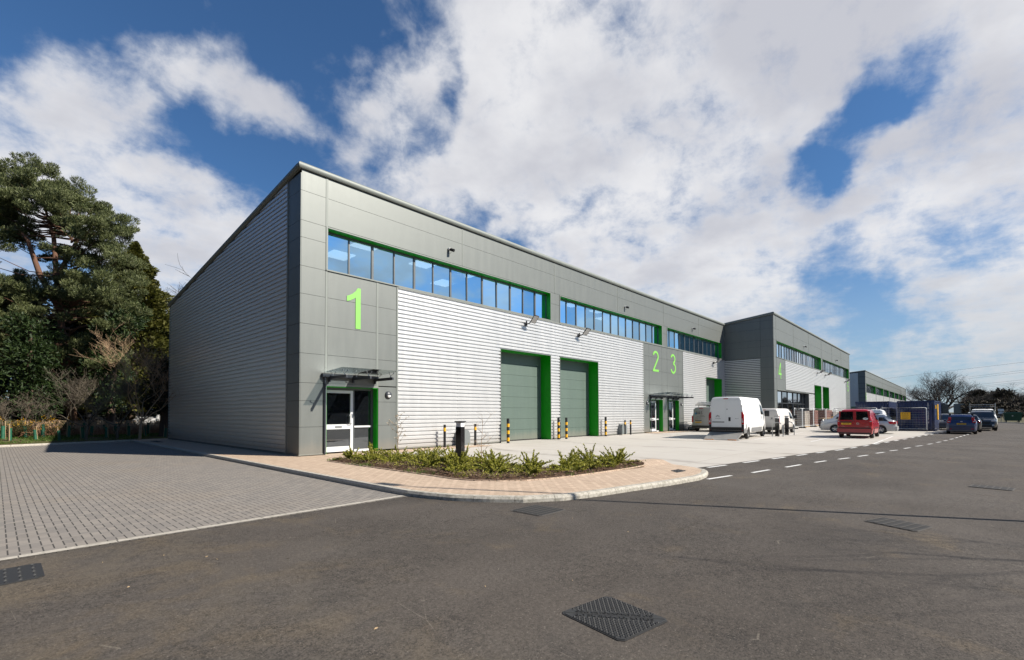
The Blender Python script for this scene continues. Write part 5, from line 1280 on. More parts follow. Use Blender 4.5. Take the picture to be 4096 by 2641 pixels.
# ------------------------------------------------------------------ containers, fencing, skip, pallets
def container(name, label, x0, y0, L, rz, nm, grp):
    t = thing(name, label, 'container', (x0, y0, zy(46, -14)), rz, grp); W, H = 2.44, 2.59
    w = MB()
    def corr(p0, d, nrm, length, z0, z1, pitch=.28, dep=.036):
        pts = []; k = 0; s = 0
        while s < length-.01:
            for a, e in ((0, 0), (.07, 0), (.11, 1), (.2, 1), (.24, 0)):
                if s+a <= length: pts.append((s+a, e*dep))
            s += pitch
        pts.append((length, 0)); v = []
        for a, e in pts:
            q = Vector(p0)+Vector(d)*a-Vector(nrm)*e; v += [(q.x, q.y, z0), (q.x, q.y, z1)]
        w.add(v, [(2*i, 2*i+2, 2*i+3, 2*i+1) for i in range(len(pts)-1)])
    corr((0, .1, 0), (0, 1, 0), (-1, 0, 0), L-.2, .16, H-.12)
    corr((W, .1, 0), (0, 1, 0), (1, 0, 0), L-.2, .16, H-.12)
    corr((.1, 0, 0), (1, 0, 0), (0, -1, 0), W-.2, .16, H-.12, .2, .02)
    corr((.1, L, 0), (1, 0, 0), (0, 1, 0), W-.2, .16, H-.12)
    w.poly([(0, 0, H-.03), (W, 0, H-.03), (W, L, H-.03), (0, L, H-.03)])
    w.build('wall', 'cblue', t)
    f = MB()
    for x in (-.02, W-.08):
        for y in (-.02, L-.08): f.box(x, x+.10, y, y+.10, 0, H)
    for z in (.0, H-.12):
        for x in (-.015, W-.06): f.box(x, x+.075, .08, L-.08, z+.03, z+.12)
        for y in (-.015, L-.06): f.box(.08, W-.08, y, y+.075, z+.03, z+.12)
    for x in (-.03, W-.11):
        for y in (-.03, L-.14):
            for z in (-.002, H-.11): f.box(x, x+.14, y, y+.17, z, z+.12)
    f.build('frame', 'cblue', t)
    return t
cA = container('storage_container', 'dark blue storage container with yellow signs on its side, behind the wire fence panel', 46.4, -13.98, 6.06, R_(-92.9), '', 'blue storage containers')
for i, ch in enumerate('SGSU 082847 9'):
    text(ch, .19, frame_m((2.05, -.045, 2.34-i*.135), (1, 0, 0), (0, 0, 1)), 'inkwhite', cA, name='serial_number', ext=.002)
mb = MB(); mb.box(2.44, 2.50, 2.2, 2.9, .95, 2.3); sg = mb.build('warning_sign', 'yellow', cA)
for i, ch in enumerate('SOS HIRE'): text(ch, .20, frame_m((2.505, 2.55, 2.18-i*.15), (0, 1, 0), (0, 0, 1)), 'ink', sg, ext=.001)
mb = MB(); mb.box(2.44, 2.50, .5, .85, 1.9, 2.2); mb.build('small_sign', 'yellow', cA)
cB = container('storage_container', 'plain dark blue storage container farther left, its top showing above the red van', 46.6, -10.95, 6.06, R_(-91), '', 'blue storage containers')
for i, ch in enumerate('SGSU 407'):
    text(ch, .19, frame_m((1.95, -.045, 2.1-i*.135), (1, 0, 0), (0, 0, 1)), 'inkwhite', cB, name='serial_number', ext=.002)

def fence_panel(label, p, q, first=[None], H=2.0):
    p, q = Vector(p), Vector(q); L = 3.45 if first[0] is None else 3.45
    d = q-p; ln = d.length; z = zy(p.x, p.y)
    if first[0] is None:
        t = thing('fence_panel', label, 'fence panel', (0, 0, 0), 0, 'temporary wire fence panels')
        r = .12; P = [(0, 0, .02), (0, 0, H-r)]+[(r-r*math.cos(R_(a)), 0, H-r+r*math.sin(R_(a))) for a in (30, 60, 90)]+[(L-r+r*math.sin(R_(a)), 0, H-r+r*math.cos(R_(a))) for a in (0, 30, 60)]+[(L, 0, H-r), (L, 0, .02)]
        MB().tube(P, .032, 8).tube([(0, 0, .2), (L, 0, .2)], .024, 6).build('frame', 'galv', t, sm=50)
        w = MB()
        for i in range(1, 30): w.tube([(i*L/30, 0, .2), (i*L/30, 0, H-.02)], .0017, 3, cap=False)
        for i in range(8): w.tube([(0, .004, .35+i*.21), (L, .004, .35+i*.21)], .007, 4, cap=False)
        w.build('wire_mesh', 'steel', t)
        f = MB()
        for x in (0., L): f.cbox(x-.1, x+.1, -.3, .3, -.0, .10, .02)
        f.build('foot', 'black', t); first[0] = t
    else:
        t = copytree(first[0]); t['label'] = label
    t.location = (p.x, p.y, z); t.rotation_euler = (0, 0, math.atan2(d.y, d.x)); s = ln/L
    t.scale = (s, 1, 1)
    return t
fence_panel('large wire fence panel with a yellow sign in front of the blue container', (45.9, -15.92), (45.9, -12.84))
fence_panel('wire fence panel left of the signed one, behind the silver estate car', (46.0, -12.55), (46.3, -9.3))
fence_panel('wire fence panel farthest left, behind the dusty white van', (44.9, -6.3), (48.0, -6.3))
fence_panel('wire fence panel in front of the shopfront windows', (48.2, -6.3), (53.2, -6.3))
fence_panel('wire fence panel in front of the corner of the shopfront', (53.4, -6.3), (59.5, -6.35))
fence_panel('wire fence panel in front of the glazed green doorway', (60.1, -6.35), (66.0, -6.4))
fence_panel('wire fence panel in front of the pallets of pale blocks', (66.2, -6.4), (72.6, -6.45))
fence_panel('wire fence panel nearest the number 5, above the red van', (72.9, -6.45), (80., -6.5))
t = thing('sign', 'yellow warning sign with black S.O.S. lettering on the wire fence panel', 'sign', (45.84, -14.55, 1.02), R_(-90))
mb = MB(); mb.box(-.33, .33, -.02, 0, 0, .62); sgn = mb.build('board', 'yellow', t)
text('S.O.S.', .19, frame_m((0, -.024, .50), (1, 0, 0), (0, 0, 1)), 'ink', sgn, ext=.002)
mb = MB()
for i in range(5): mb.box(-.24+.02*(i % 2), .24-.03*(i % 3), -.0225, -.02, .36-i*.075, .375-i*.075)
mb.build('small_print', 'ink', sgn)
text('SITE SECURITY', .06, frame_m((0, -.024, .055), (1, 0, 0), (0, 0, 1)), 'ink', sgn, ext=.002)
def pallet(name, label, x, y, w, d, h, mt, cat, wrap=False):
    t = thing(name, label, cat, (x, y, .07), 0, 'pallets behind the wire fence')
    b = MB()
    for i in range(3): b.box(0, w, i*d/2.3, i*d/2.3+.1, 0, .10)
    for i in range(6): b.box(i*w/6, i*w/6+.1, 0, d, .10, .13)
    b.build('pallet', 'wood', t)
    b = MB(); nx, nz = max(2, int(w/.45)), max(2, int(h/.22))
    for i in range(nx):
        for k in range(nz): b.cbox(i*w/nx+.01, (i+1)*w/nx-.01, .02+random.uniform(0, .02), d-.02, .13+k*h/nz, .13+(k+1)*h/nz-.008, .008)
    b.build('stacked_blocks', mt, t)
    if wrap:
        b = MB(); b.add([(-.03+w*1.03*i/6, -.03+d*1.05*j/4, .14+h+random.uniform(.01, .09)) for j in range(5) for i in range(7)], [(j*7+i, j*7+i+1, (j+1)*7+i+1, (j+1)*7+i) for j in range(4) for i in range(6)]); b.build('torn_wrapping', 'wrap', t)
pallet('brick_pallet', 'tall pallet of red bricks under torn white wrap in front of the glazed green doorway', 62.6, -5.9, 4.4, 1.1, 1.75, 'brick', 'pallet', True)
pallet('block_pallet', 'pallet of pale blocks in front of the right green doorway', 67.6, -5.9, 5.6, 1.1, 1.55, 'block', 'pallet')
pallet('block_pallet', 'pallet of pale blocks against the cladding, right of the green doorways', 74.2, -5.9, 4.6, 1.1, 1.5, 'block', 'pallet', True)
pallet('block_pallet', 'stacked pale blocks behind the fence in front of the shopfront windows', 51.3, -5.9, 2.4, .8, 1.6, 'block', 'pallet')
pallet('brick_pallet', 'small brick pack inside the fence beside the shopfront corner', 56.2, -5.9, 1.9, .8, 1.7, 'brick', 'pallet')
t = thing('workbench', 'low timber bench with a dark frame behind the fence', 'bench', (59.8, -6.0, .07))
MB().cbox(0, 5.2, -.1, .5, .82, .90, .01).build('bench_top', 'wood', t); mb = MB()
for x in (.1, 1.8, 3.4, 5.0): mb.box(x, x+.08, 0, .08, 0, .82); mb.box(x, x+.08, .35, .43, 0, .82)
mb.box(.1, 5.08, .02, .06, .35, .6); mb.build('leg_frame', 'black', t)
for x, lb in ((58.5, 'left of two black and yellow bollards at the shopfront corner'), (60.0, 'right of two black and yellow bollards at the shopfront corner'), (65.0, 'black and yellow bollard in front of the brick pallet')):
    bollard(st, x, -6.15 if x > 62 else -5.3, lb, 'banded bollards behind the fence')
t = thing('rubbish_bag', 'grey plastic sack slumped on the ground by the fence', 'bag', (56.5, -6.6, .06))
b = bmesh.new(); bmesh.ops.create_icosphere(b, subdivisions=3, radius=1.)
for q in b.verts:
    k = 1-.55*max(0, q.co.z); q.co = (q.co.x*.6*k+.06*math.sin(9*q.co.z+5*q.co.x), q.co.y*.35*k+.05*math.sin(11*q.co.x), max(0, (q.co.z+.8))*.45+.03*math.sin(13*q.co.y))
MB().bm(b).build('sack', 'charcoal', t, sm=60)
t = thing('rubbish_bag', 'grey green plastic sheet bundled against the wall beside the number 3 door', 'bag', (34.5, -.55, .11))
b = bmesh.new(); bmesh.ops.create_icosphere(b, subdivisions=3, radius=1.)
for q in b.verts:
    k = 1-.5*max(0, q.co.z); q.co = (q.co.x*.45*k+.06*math.sin(9*q.co.z+5*q.co.x), q.co.y*.35*k+.05*math.sin(11*q.co.x), max(0, (q.co.z+.8))*.3+.03*math.sin(13*q.co.y))
MB().bm(b).build('sheet', 'gascab', t, sm=60)
t = thing('generator', 'green machine with pipework standing at the foot of the number 5 panel', 'machine', (84.5, -6.1, .07))
MB().cbox(0, 1.6, -.5, .5, .3, 2.5, .05).build('cabinet', 'skip', t); mb = MB()
for z in (1.2, 1.9, 2.9): mb.tube([(1.9, -.3, z), (3.6, -.3, z)], .07, 6)
for x in (2., 3.5): mb.tube([(x, -.3, 0), (x, -.3, 3.0)], .07, 6)
mb.build('pipework', 'steel', t)
t = thing('skip', 'dark green steel bin at the far end of the road', 'skip', (103.0, -25.2, -.02), R_(0))
MB().add([(-1.2, -.1, .25), (-1.2, 1.7, .25), (1.2, 1.7, .25), (1.2, -.1, .25), (-1.35, -.2, 1.35), (-1.35, 1.85, 1.35), (1.35, 1.85, 1.35), (1.35, -.2, 1.35)], [(0, 3, 2, 1), (4, 5, 6, 7), (0, 1, 5, 4), (1, 2, 6, 5), (2, 3, 7, 6), (3, 0, 4, 7)]).build('bin_body', 'skip', t)
mb = MB(); mb.cbox(-1.45, 1.45, -.28, 1.93, 1.36, 1.5, .03); mb.box(-1.0, 1.0, -.05, 1.6, 1.5, 1.62); mb.build('lid', 'skip', t)
mb = MB(); mb.box(-1.47, -1.37, .8, .95, .95, 1.08); mb.build('badge', 'white', t)
mb = MB()
for y in (.1, 1.5): mb.box(-1.2, 1.2, y, y+.12, 0, .25)
mb.build('skid', 'black', t)
t = thing('sign', 'small white double sign on a post beside the green bin', 'sign', (102.6, -23.1, 0))
mb = MB(); mb.tube([(0, -.0, 0), (0, 0, 2.1)], .04, 6); mb.build('post', 'steel', t)
mb = MB(); mb.box(-.06, -.03, -.35, .35, 1.75, 2.1); mb.box(-.06, -.03, -.3, .3, 1.3, 1.65); mb.build('board', 'white', t)
t = thing('shed', 'low pale grey building seen under the bare oak', 'building', (196, -21.3, 0))
b = MB(); b.box(0, 22, -2.2, 4, 0, 4.2); b.build('wall', 'trim', t); b = MB(); b.add([(-.3, -2.6, 4.2), (22.3, -2.6, 4.2), (22.3, 4.4, 5.0), (-.3, 4.4, 5.0), (-.3, -2.6, 4.0), (22.3, -2.6, 4.0)], [(0, 1, 2, 3), (0, 4, 5, 1)]); b.build('roof', 'roof', t)
b = MB(); b.box(-.02, .0, -1.5, .5, 2.2, 3.2); b.build('window', 'glassf', t)

# lamp columns
def lampcol(x, y, h, rz, label, arm=1.2):
    t = thing('street_lamp', label, 'street lamp', (x, y, 0), rz, 'street lamps')
    MB().tube([(0, 0, 0), (0, 0, 1.2), (0, 0, 1.21), (0, 0, h)], [.085, .085, .06, .045], 12).build('column', 'steel', t, sm=40)
    MB().tube([(0, 0, h-.1), (0, 0, h), (arm*.3, 0, h+.12), (arm, 0, h+.16)], .03, 8).build('arm', 'steel', t, sm=40)
    MB().cbox(arm-.05, arm+.6, -.13, .13, h+.12, h+.20, .03).build('lamp_head', 'bumper', t, sm=40)
lampcol(3.85, -20.35, 10., R_(100), 'tall street lamp right of the camera, its thin shadow crossing the road', .4)
lw = look(4109, 1600); k = 150/ (Vector(lw).dot(fw)); P = CP+lw*k
lampcol(P.x, P.y, 8.1, R_(130), 'street lamp far off at the right edge of the view', 1.6)

# ------------------------------------------------------------------ vegetation
def bare_tree(name, label, loc, H, spread, levels=5, mt='bark_grey', r0=.3, seed=1, trunk=.2, group=None, fine=.012, kids=(3, 4), flat=.6, cat='tree', n0=6):
    rnd = random.Random(seed); t = thing(name, label, cat, loc, 0, group)
    tr, br = MB(), MB()
    th_ = H*trunk
    tr.tube([(0, 0, -.2), (0.05*rnd.random(), 0, th_*.5), (.1, .05, th_)], [r0*1.3, r0, r0*.85], 10)
    def grow(p, d, L, r, lv):
        k = 4 if lv < 4 else 3; P = [p]; q = p; dd = d
        for i in range(k):
            dd = (dd+Vector((rnd.uniform(-.28, .28), rnd.uniform(-.28, .28), rnd.uniform(-.14, .22)))).normalized(); q = q+dd*L/k; P.append(q)
        re = max(fine*.6, r*.55)
        br.tube(P, [r+(re-r)*i/k for i in range(k+1)], 6 if lv < 2 else (4 if lv < 4 else 3), cap=False)
        if lv >= levels: return
        if lv >= 3: r = r*.8
        n = rnd.choice(kids)+(1 if lv > 2 else 0)
        for i in range(n):
            f_ = .45+.55*(i+1)/n; j = min(k, int(f_*k+.5)); s = P[j]
            a = rnd.uniform(0, 2*math.pi); side = Vector((math.cos(a), math.sin(a), rnd.uniform(-.25, .6)))
            nd = (dd*rnd.uniform(.6, 1.)+side*rnd.uniform(.45, .95)); nd.z = nd.z*flat+.1; nd.normalize()
            grow(s, nd, L*rnd.uniform(.55, .78), max(fine, re*rnd.uniform(.6, .85)), lv+1)
    for i in range(n0):
        a = 2*math.pi*i/n0*(1 if n0 < 8 else 3)+rnd.uniform(-.3, .3); el = rnd.uniform(.35, 1.25) if n0 < 8 else .12+1.35*i/n0
        d = Vector((math.cos(a)*math.cos(el)*spread, math.sin(a)*math.cos(el)*spread, math.sin(el))).normalized()
        grow(Vector((.1, .05, th_*rnd.uniform(.75, 1.))), d, H*.34, r0*.55, 1)
    tr.build('trunk', mt, t, sm=60); br.build('crown', mt, t)
    return t
oak = bare_tree('oak_tree', 'broad leafless oak with a dark spreading crown beyond the containers', (231, -14.6, 0), 19.5, 1.25, 5, 'bark_grey', .8, 5, .13, fine=.017, kids=(4, 4, 5), flat=.9, n0=11)
# leaf clumps
def clump(c, rad, n, size, flat=.6, updir=.25, thin=.32):
    d = rdir(n); r = rng.uniform(.35, 1., n)**.5
    p = c+d*r[:, None]*np.array([rad, rad, rad*flat])
    o = d+rng.normal(size=(n, 3))*.5+np.array([0, 0, updir]); o /= np.linalg.norm(o, axis=1)[:, None]
    b = np.cross(o, rdir(n)); b /= (np.linalg.norm(b, axis=1)[:, None]+1e-9)
    s = size*rng.uniform(.6, 1.3, n)[:, None]
    return p, o*s, b*s*thin
def merge(L): return [np.concatenate([q[i] for q in L]) for i in range(3)]
def place(sx, sy, depth):
    d = fw + rt*((sx-2048)/FPX) - up*((sy-PYX)/FPX); return np.array(CP+d*depth)
# Scots pine
pk = [(85,90),(170,75),(30,90),(235,110),(120,130),(200,160),(50,160),(330,165),(365,150),(290,200),(430,215),(470,210),(395,250),(330,240),(250,230),(140,215),(30,230),(90,270),(200,290),(300,300),(400,310),(480,290),(540,290),(590,330),(610,340),(500,340),(440,350),(350,350),(10,330),(60,350),(560,370),(530,390),(20,430),(110,430),(450,430),(380,400),(500,450),(300,480),(240,500),(390,500),(460,510),(550,490),(610,500),(640,520),(510,540),(340,540),(60,640),(130,620),(220,600),(300,610),(380,630),(460,640),(550,630),(610,660),(640,690),(590,720),(520,720),(440,690),(360,680),(280,690),(190,680),(100,700),(20,700),(60,760),(140,770),(450,760),(540,770),(600,760),(10,800),(90,830),(160,820),(20,900),(70,920),(430,890),(490,920),(540,960),(410,950),(350,970),(20,960),(90,985),(150,990),(220,1000),(270,1000),(-60,200),(-80,350),(-70,480),(-60,620),(-90,780),(-70,900),(480,980),(330,920),(-150,300),(-140,520),(-150,700)]
for _ in range(75): pk.append((random.uniform(-150, 600), random.choice((random.uniform(560, 1010), random.uniform(150, 400)))))
pk = [q for q in pk if not (q[1] < 420 and q[0] > 180+q[1]*1.05)]
L = []; limbs = MB(); pb = place(300, 1660, 37); base = np.array([pb[0]-.0, pb[1], .5])
PT = thing('pine_tree', 'large Scots pine with a broad layered crown at the left edge', 'tree', base)
topc = place(190, 780, 37)
def rel(p): return Vector(p)-Vector(base)
tp = [Vector((0, 0, -.5)), Vector((-.5, .2, 4)), rel(place(230, 1150, 37.2)), rel(place(215, 950, 37)), rel(place(170, 800, 37))]
limbs.tube(tp, [.34, .28, .2, .14, .05], 10)
l2 = [rel(place(245, 1250, 37.)), rel(place(160, 1100, 36.5)), rel(place(110, 960, 36.3)), rel(place(60, 900, 36))]
limbs.tube(l2, [.22, .19, .13, .08], 8)
l3 = [rel(place(225, 1110, 37.)), rel(place(290, 1000, 37.5)), rel(place(330, 920, 37.5)), rel(place(400, 880, 37.6))]
limbs.tube(l3, [.17, .14, .1, .06], 8)
for i, (a, b) in enumerate(pk):
    sx, sy = a/1.185, 600+b/1.185; dep = 37+random.uniform(-3.2, 3.2)
    c = place(sx, sy, dep); rad = random.uniform(.85, 1.35)
    nsub = 6
    for k in range(nsub):
        cc = c+rng.normal(size=3)*np.array([.8, .8, .30])*rad*.75; L.append(clump(cc, rad*.46, 260, .12, .62, .8, .15))
    # limb from the trunk
    frac = min(.95, max(.1, (sy-780)/900)); zt = topc[2]*(1-frac)+frac*4
    zt = min(zt, c[2]-.2) if c[2] > 4 else c[2]
    p0 = Vector((-.4, .2, max(2., zt-1.)-.5)); p1 = rel(c); mid = p0.lerp(p1, .5)+Vector((0, 0, -.35+random.uniform(-.3, .3)))
    limbs.tube([p0, p0.lerp(mid, .5)+Vector((random.uniform(-.2, .2), random.uniform(-.2, .2), .1)), mid, p1], [.07, .055, .035, .012], 5)
limbs.build('trunk', 'bark_red', PT, sm=60)
c_, a_, b_ = merge(L); o = quads_mesh('crown', c_-base, a_, b_, 'pine', PT)
# conifers behind: cone of drooping sprays
def conifer(name, label, sx, dep, H, R, n, mt, seed, zb=.3, size=.28, power=.8, base_r=None):
    P = place(sx, 1700, dep); P[2] = .4
    t = thing(name, label, 'tree', P)
    MB().tube([(0, 0, -.3), (.1, .1, H*.5), (0, 0, H*.97)], [.32, .2, .03], 8).build('trunk', 'bark', t, sm=60)
    h = rng.uniform(0, 1, n)**.9; rr = R*(1-h)**power*(1+.16*np.sin(h*37+seed)+.12*np.sin(h*91))*rng.uniform(.62, 1.05, n)+.06
    a = rng.uniform(0, 2*math.pi, n); lob = 1+.15*np.sin(a*5+h*20)
    p = np.stack([np.cos(a)*rr*lob, np.sin(a)*rr*lob, zb+h*(H-zb)+rng.normal(size=n)*.1], 1)
    o = np.stack([np.cos(a), np.sin(a), rng.uniform(-.5, .7, n)], 1)+rng.normal(size=(n, 3))*.35; o /= np.linalg.norm(o, axis=1)[:, None]
    b = np.cross(o, rdir(n)); b /= np.linalg.norm(b, axis=1)[:, None]; s = size*rng.uniform(.5, 1.2, n)[:, None]
    quads_mesh('crown', p, o*s, b*s*.42, mt, t); return t
conifer('cypress_tree', 'pointed olive green cypress rising right of the pine, touching the building edge', 530, 42, 16.4, 5.0, 36000, 'cypress', 1, 1.6, .18)
conifer('cypress_tree', 'dark evergreen filling the gap under the pine, left of the cypress', 330, 46, 14.5, 5.2, 16000, 'darkev', 2, 2.0, .26)
conifer('cypress_tree', 'dark evergreen at the far left behind the pine', 60, 47, 15., 6.0, 16000, 'darkev', 3, 1.8, .26)
conifer('cypress_tree', 'lower dark evergreen against the back corner of the building', 640, 45, 9.5, 4.2, 10000, 'darkev', 4, .6, .22)
# ivy-clad trunks and understorey
def ivytree(name, label, sx, dep, H, R, n, mt, seed):
    P = place(sx, 1700, dep); P[2] = .4; t = thing(name, label, 'tree', P)
    MB().tube([(0, 0, -.3), (.1, .05, H*.5), (0, 0, H)], [.3, .24, .1], 8).build('trunk', 'bark', t, sm=60)
    L = [clump(np.array([rng.normal()*R*.3, rng.normal()*R*.3, z]), R*rng.uniform(.5, 1.), n//14, .13, .9, .1) for z in np.linspace(2.0, H, 14)]
    c_, a_, b_ = merge(L); quads_mesh('crown', c_, a_, b_, mt, t)
ivytree('ivy_clad_tree', 'ivy covered trunk with bright green leaves at the far left', 110, 33, 7.5, 1.7, 6000, 'ivy', 1)
ivytree('ivy_clad_tree', 'ivy covered trunk standing behind the middle tree guards', 440, 35, 9., 1.5, 5000, 'ivy', 2)
ivytree('holly_tree', 'small dark holly beside the back corner of the building', 655, 33, 4.5, 1.5, 4500, 'darkev', 3)
# dark belt of wood behind: stuff
L = []
for i in range(150):
    sx = random.uniform(-500, 760); dep = random.uniform(50, 62); c = place(sx, 1650, dep); c[2] = random.uniform(3.2, 13); L.append(clump(c, random.uniform(1.5, 2.6), 90, .5, .8))
for i in range(90):
    sx = random.uniform(-500, 760); dep = random.uniform(52, 60); c = place(sx, 1650, dep); c[2] = random.uniform(.3, 3.4); L.append(clump(c, random.uniform(1., 1.7), 70, .35, .8))
c_, a_, b_ = merge(L); o = quads_mesh('wood', c_, a_, b_, 'darkev'); kind(o, 'stuff'); o['label'] = 'dark mass of evergreen wood behind the pine'
for sx, dep, sd, lb, H in ((345, 29, 11, 'pale leafless small tree with a leaning trunk in front of the dark evergreens', 4.8), (560, 30, 12, 'tangled leafless small tree beside the back corner of the building', 7.2), (60, 29, 13, 'thin pale leafless tree at the far left behind the gorse', 3.2), (470, 30.5, 14, 'leafless twiggy small tree between the two trunks', 4.4)):
    P = place(sx, 1700, dep); bare_tree('bare_tree', lb, (P[0], P[1], .3), H, 1.1, 5, 'twigpale' if sd != 12 else 'twig', .07, sd, .16, 'small leafless trees on the bank', fine=.005, kids=(3, 3, 4), flat=.9)
P = place(815, 1640, 60); bare_tree('bare_tree', 'leafless birch whose twigs show over the sloping roof', (P[0], P[1], 0), 19.5, .8, 5, 'bark_grey', .22, 22, .3, fine=.02)
# unseen wood added left of the parking area, blocking sky to darken the side wall
L = []
for i in range(330):
    x, y = -18-random.uniform(0, 7), random.uniform(-9, 46); L.append(clump(np.array([x, y, random.uniform(.5, 18)]), random.uniform(2., 3.0), 80, .6, .8))
c_, a_, b_ = merge(L); o = quads_mesh('wood', c_, a_, b_, 'darkev'); kind(o, 'stuff'); o['label'] = 'tall dark wood left of the parking area, added to darken the side wall'
# dead brush: stuff
def brush(name, n, x0, x1, y0, y1, zh, mt, label, seed):
    rnd = random.Random(seed); b = MB()
    for i in range(n):
        x = rnd.uniform(x0, x1); y = rnd.uniform(y0, y1); z = bankz(x, y); a = rnd.uniform(0, 6.28); L = rnd.uniform(.5, 1.7); h = rnd.uniform(.1, zh)
        d = Vector((math.cos(a), math.sin(a), 0)); P = [(x, y, z), (x+d.x*L*.35, y+d.y*L*.35, z+h), (x+d.x*L*.75+rnd.uniform(-.2, .2), y+d.y*L*.75, z+h*rnd.uniform(.5, 1.2)), (x+d.x*L, y+d.y*L+rnd.uniform(-.2, .2), z+h*rnd.uniform(-.1, .6))]
        r = rnd.uniform(.006, .02); b.tube(P, [r, r*.9, r*.7, r*.3], 3, cap=False)
    o = b.build(name, mt); kind(o, 'stuff'); o['label'] = label
brush('dead_branches', 1500, -6.5, 6, 24.6, 28.2, .85, 'twig', 'heap of dead pale branches along the bank', 1)
brush('dead_bracken', 2600, -16, 6, 23.6, 27.5, .5, 'bracken', 'rust brown dead bracken under the branches', 2)
# gorse
for i, (x, y) in enumerate(((-7.6, 23.2), (-6.4, 23.6), (-8.9, 23.0), (-5.0, 24.0), (-10.3, 22.6))):
    lb = ['gorse bush with orange flowers behind the second tree guard', 'gorse bush with orange flowers behind the third tree guard', 'gorse bush with orange flowers at the left edge', 'low gorse bush with few flowers at the shadow edge', 'gorse bush beyond the left edge'][i]
    t = thing('gorse_bush', lb, 'bush', (x, y, bankz(x, y)), 0, 'flowering gorse bushes')
    L = [clump(np.array([rng.normal()*.4, rng.normal()*.3, rng.uniform(.1, .9)]), .35, 120, .045, .9) for k in range(12)]
    c_, a_, b_ = merge(L); quads_mesh('foliage', c_, a_, b_, 'gorse', t)
    L = [clump(np.array([rng.normal()*.45, rng.normal()*.3, rng.uniform(.35, 1.2)]), .16, 14, .032, 1.) for k in range(16)]
    c_, a_, b_ = merge(L); quads_mesh('flowers', c_, a_, b_, 'gorsef', t)
# grass on the bank
def tufts(name, pts, n, h, mt, label, w=.012):
    P = []
    for (x, y, z) in pts:
        k = rng.integers(n//2, n); P.append(np.stack([x+rng.normal(size=k)*.12, y+rng.normal(size=k)*.12, np.full(k, z)], 1))
    p = np.concatenate(P); n_ = len(p); o = rng.normal(size=(n_, 3))*.5+np.array([0, 0, 1.]); o /= np.linalg.norm(o, axis=1)[:, None]
    s = h*rng.uniform(.4, 1.2, n_)[:, None]; a = rng.uniform(0, 6.28, n_); b = np.stack([np.cos(a), np.sin(a), a*0], 1)*w
    ob = quads_mesh(name, p+o*s*.5, b, o*s*.5, mt); kind(ob, 'stuff'); ob['label'] = label
pts = []
for i in range(2400):
    x = random.uniform(-12, 1.5); e = 20.1+min(0, x+1.9)*.19+.25; y = e+random.random()**.8*4.2
    if math.sin(x*1.7+1)*math.cos(y*1.3)+random.uniform(-.6, .6) > -.25+(.45 if y-e < 1.2 else 0): pts.append((x, y, bankz(x, y)))
tufts('grass', pts, 12, .10, 'grass', 'short green grass growing on the bank')
# leaf litter on the bank
n = 3500; x = rng.uniform(-12, 1.5, n); y = 20.3+np.minimum(0, x+1.9)*.19+rng.uniform(0, 4.5, n)
z = np.array([bankz(a, b)+.02 for a, b in zip(x, y)]); a = rdir(n); a[:, 2] *= .3; b = np.cross(a, np.array([0, 0, 1.]))
o = quads_mesh('leaf_litter', np.stack([x, y, z], 1), a*.035, b*.03, 'chips'); kind(o, 'stuff'); o['label'] = 'dead leaves and stones scattered on the bank'
# tree guards
gsrc = MB()
n = 14
for (z0, z1) in ((0, .70),):
    rings = 9
    v = []
    for k in range(rings+1):
        zz = z0+(z1-z0)*k/rings; rr = .085*(1+.05*math.sin(k*2.3))
        for q in range(n): v.append((rr*math.cos(2*math.pi*q/n), rr*math.sin(2*math.pi*q/n), zz))
    f = [(k*n+q, k*n+(q+1) % n, (k+1)*n+(q+1) % n, (k+1)*n+q) for k in range(rings) for q in range(n)]
    gsrc.add(v, f)
gt = thing('tree_guard', '', 'tree guard', (0, 0, 0), 0, 'green tree guards on the bank')
gsrc.build('mesh_tube', 'guard', gt, sm=60)
MB().box(.09, .125, -.018, .018, -.05, .95).build('stake', 'stake', gt)
MB().tube([(0, 0, 0), (.02, .01, .6), (-.02, .03, 1.05)], [.01, .008, .003], 5).build('sapling', 'twig', gt)
gl = [(-7.04, 21.1), (-6.35, 23.3), (-6.0, 21.5), (-5.6, 23.4), (-5.03, 21.0), (-4.5, 22.8), (-3.89, 21.9), (-3.35, 23.6), (-2.77, 22.0), (-2.1, 23.8), (-1.51, 22.9), (-.75, 22.2), (-.3, 23.9), (.22, 21.5), (-3.6, 25.0), (-2.5, 25.1), (-1.2, 25.2), (-7.3, 22.6), (.0, 25.2), (.3, 23.0)]
names = ['left edge, front row', 'left edge, second row', 'third from the left in the front row', 'behind the third front one', 'just left of the shadow edge', 'just inside the shadow, back row', 'first fully shaded one in the front row', 'second row, left of the middle', 'middle of the shaded front row', 'second row, in the middle of the shade', 'right of the middle in the shade', 'two places left of the building, front', 'second row near the building', 'front row beside the building corner', 'third row left, below the dead branches', 'third row middle, below the dead branches', 'third row right, below the dead branches', 'leftmost of all, beside the gorse', 'third row beside the building corner', 'second row touching the building corner']
for i, (x, y) in enumerate(gl):
    t = gt if i == 0 else copytree(gt)
    t.location = (x, y, bankz(x, y)); t.rotation_euler = (R_(random.uniform(-5, 5)), R_(random.uniform(-5, 5)), random.uniform(0, 6)); s = random.uniform(.85, 1.1); t.scale = (s*1., s*1., s)
    t['label'] = 'green mesh tree guard, '+names[i]

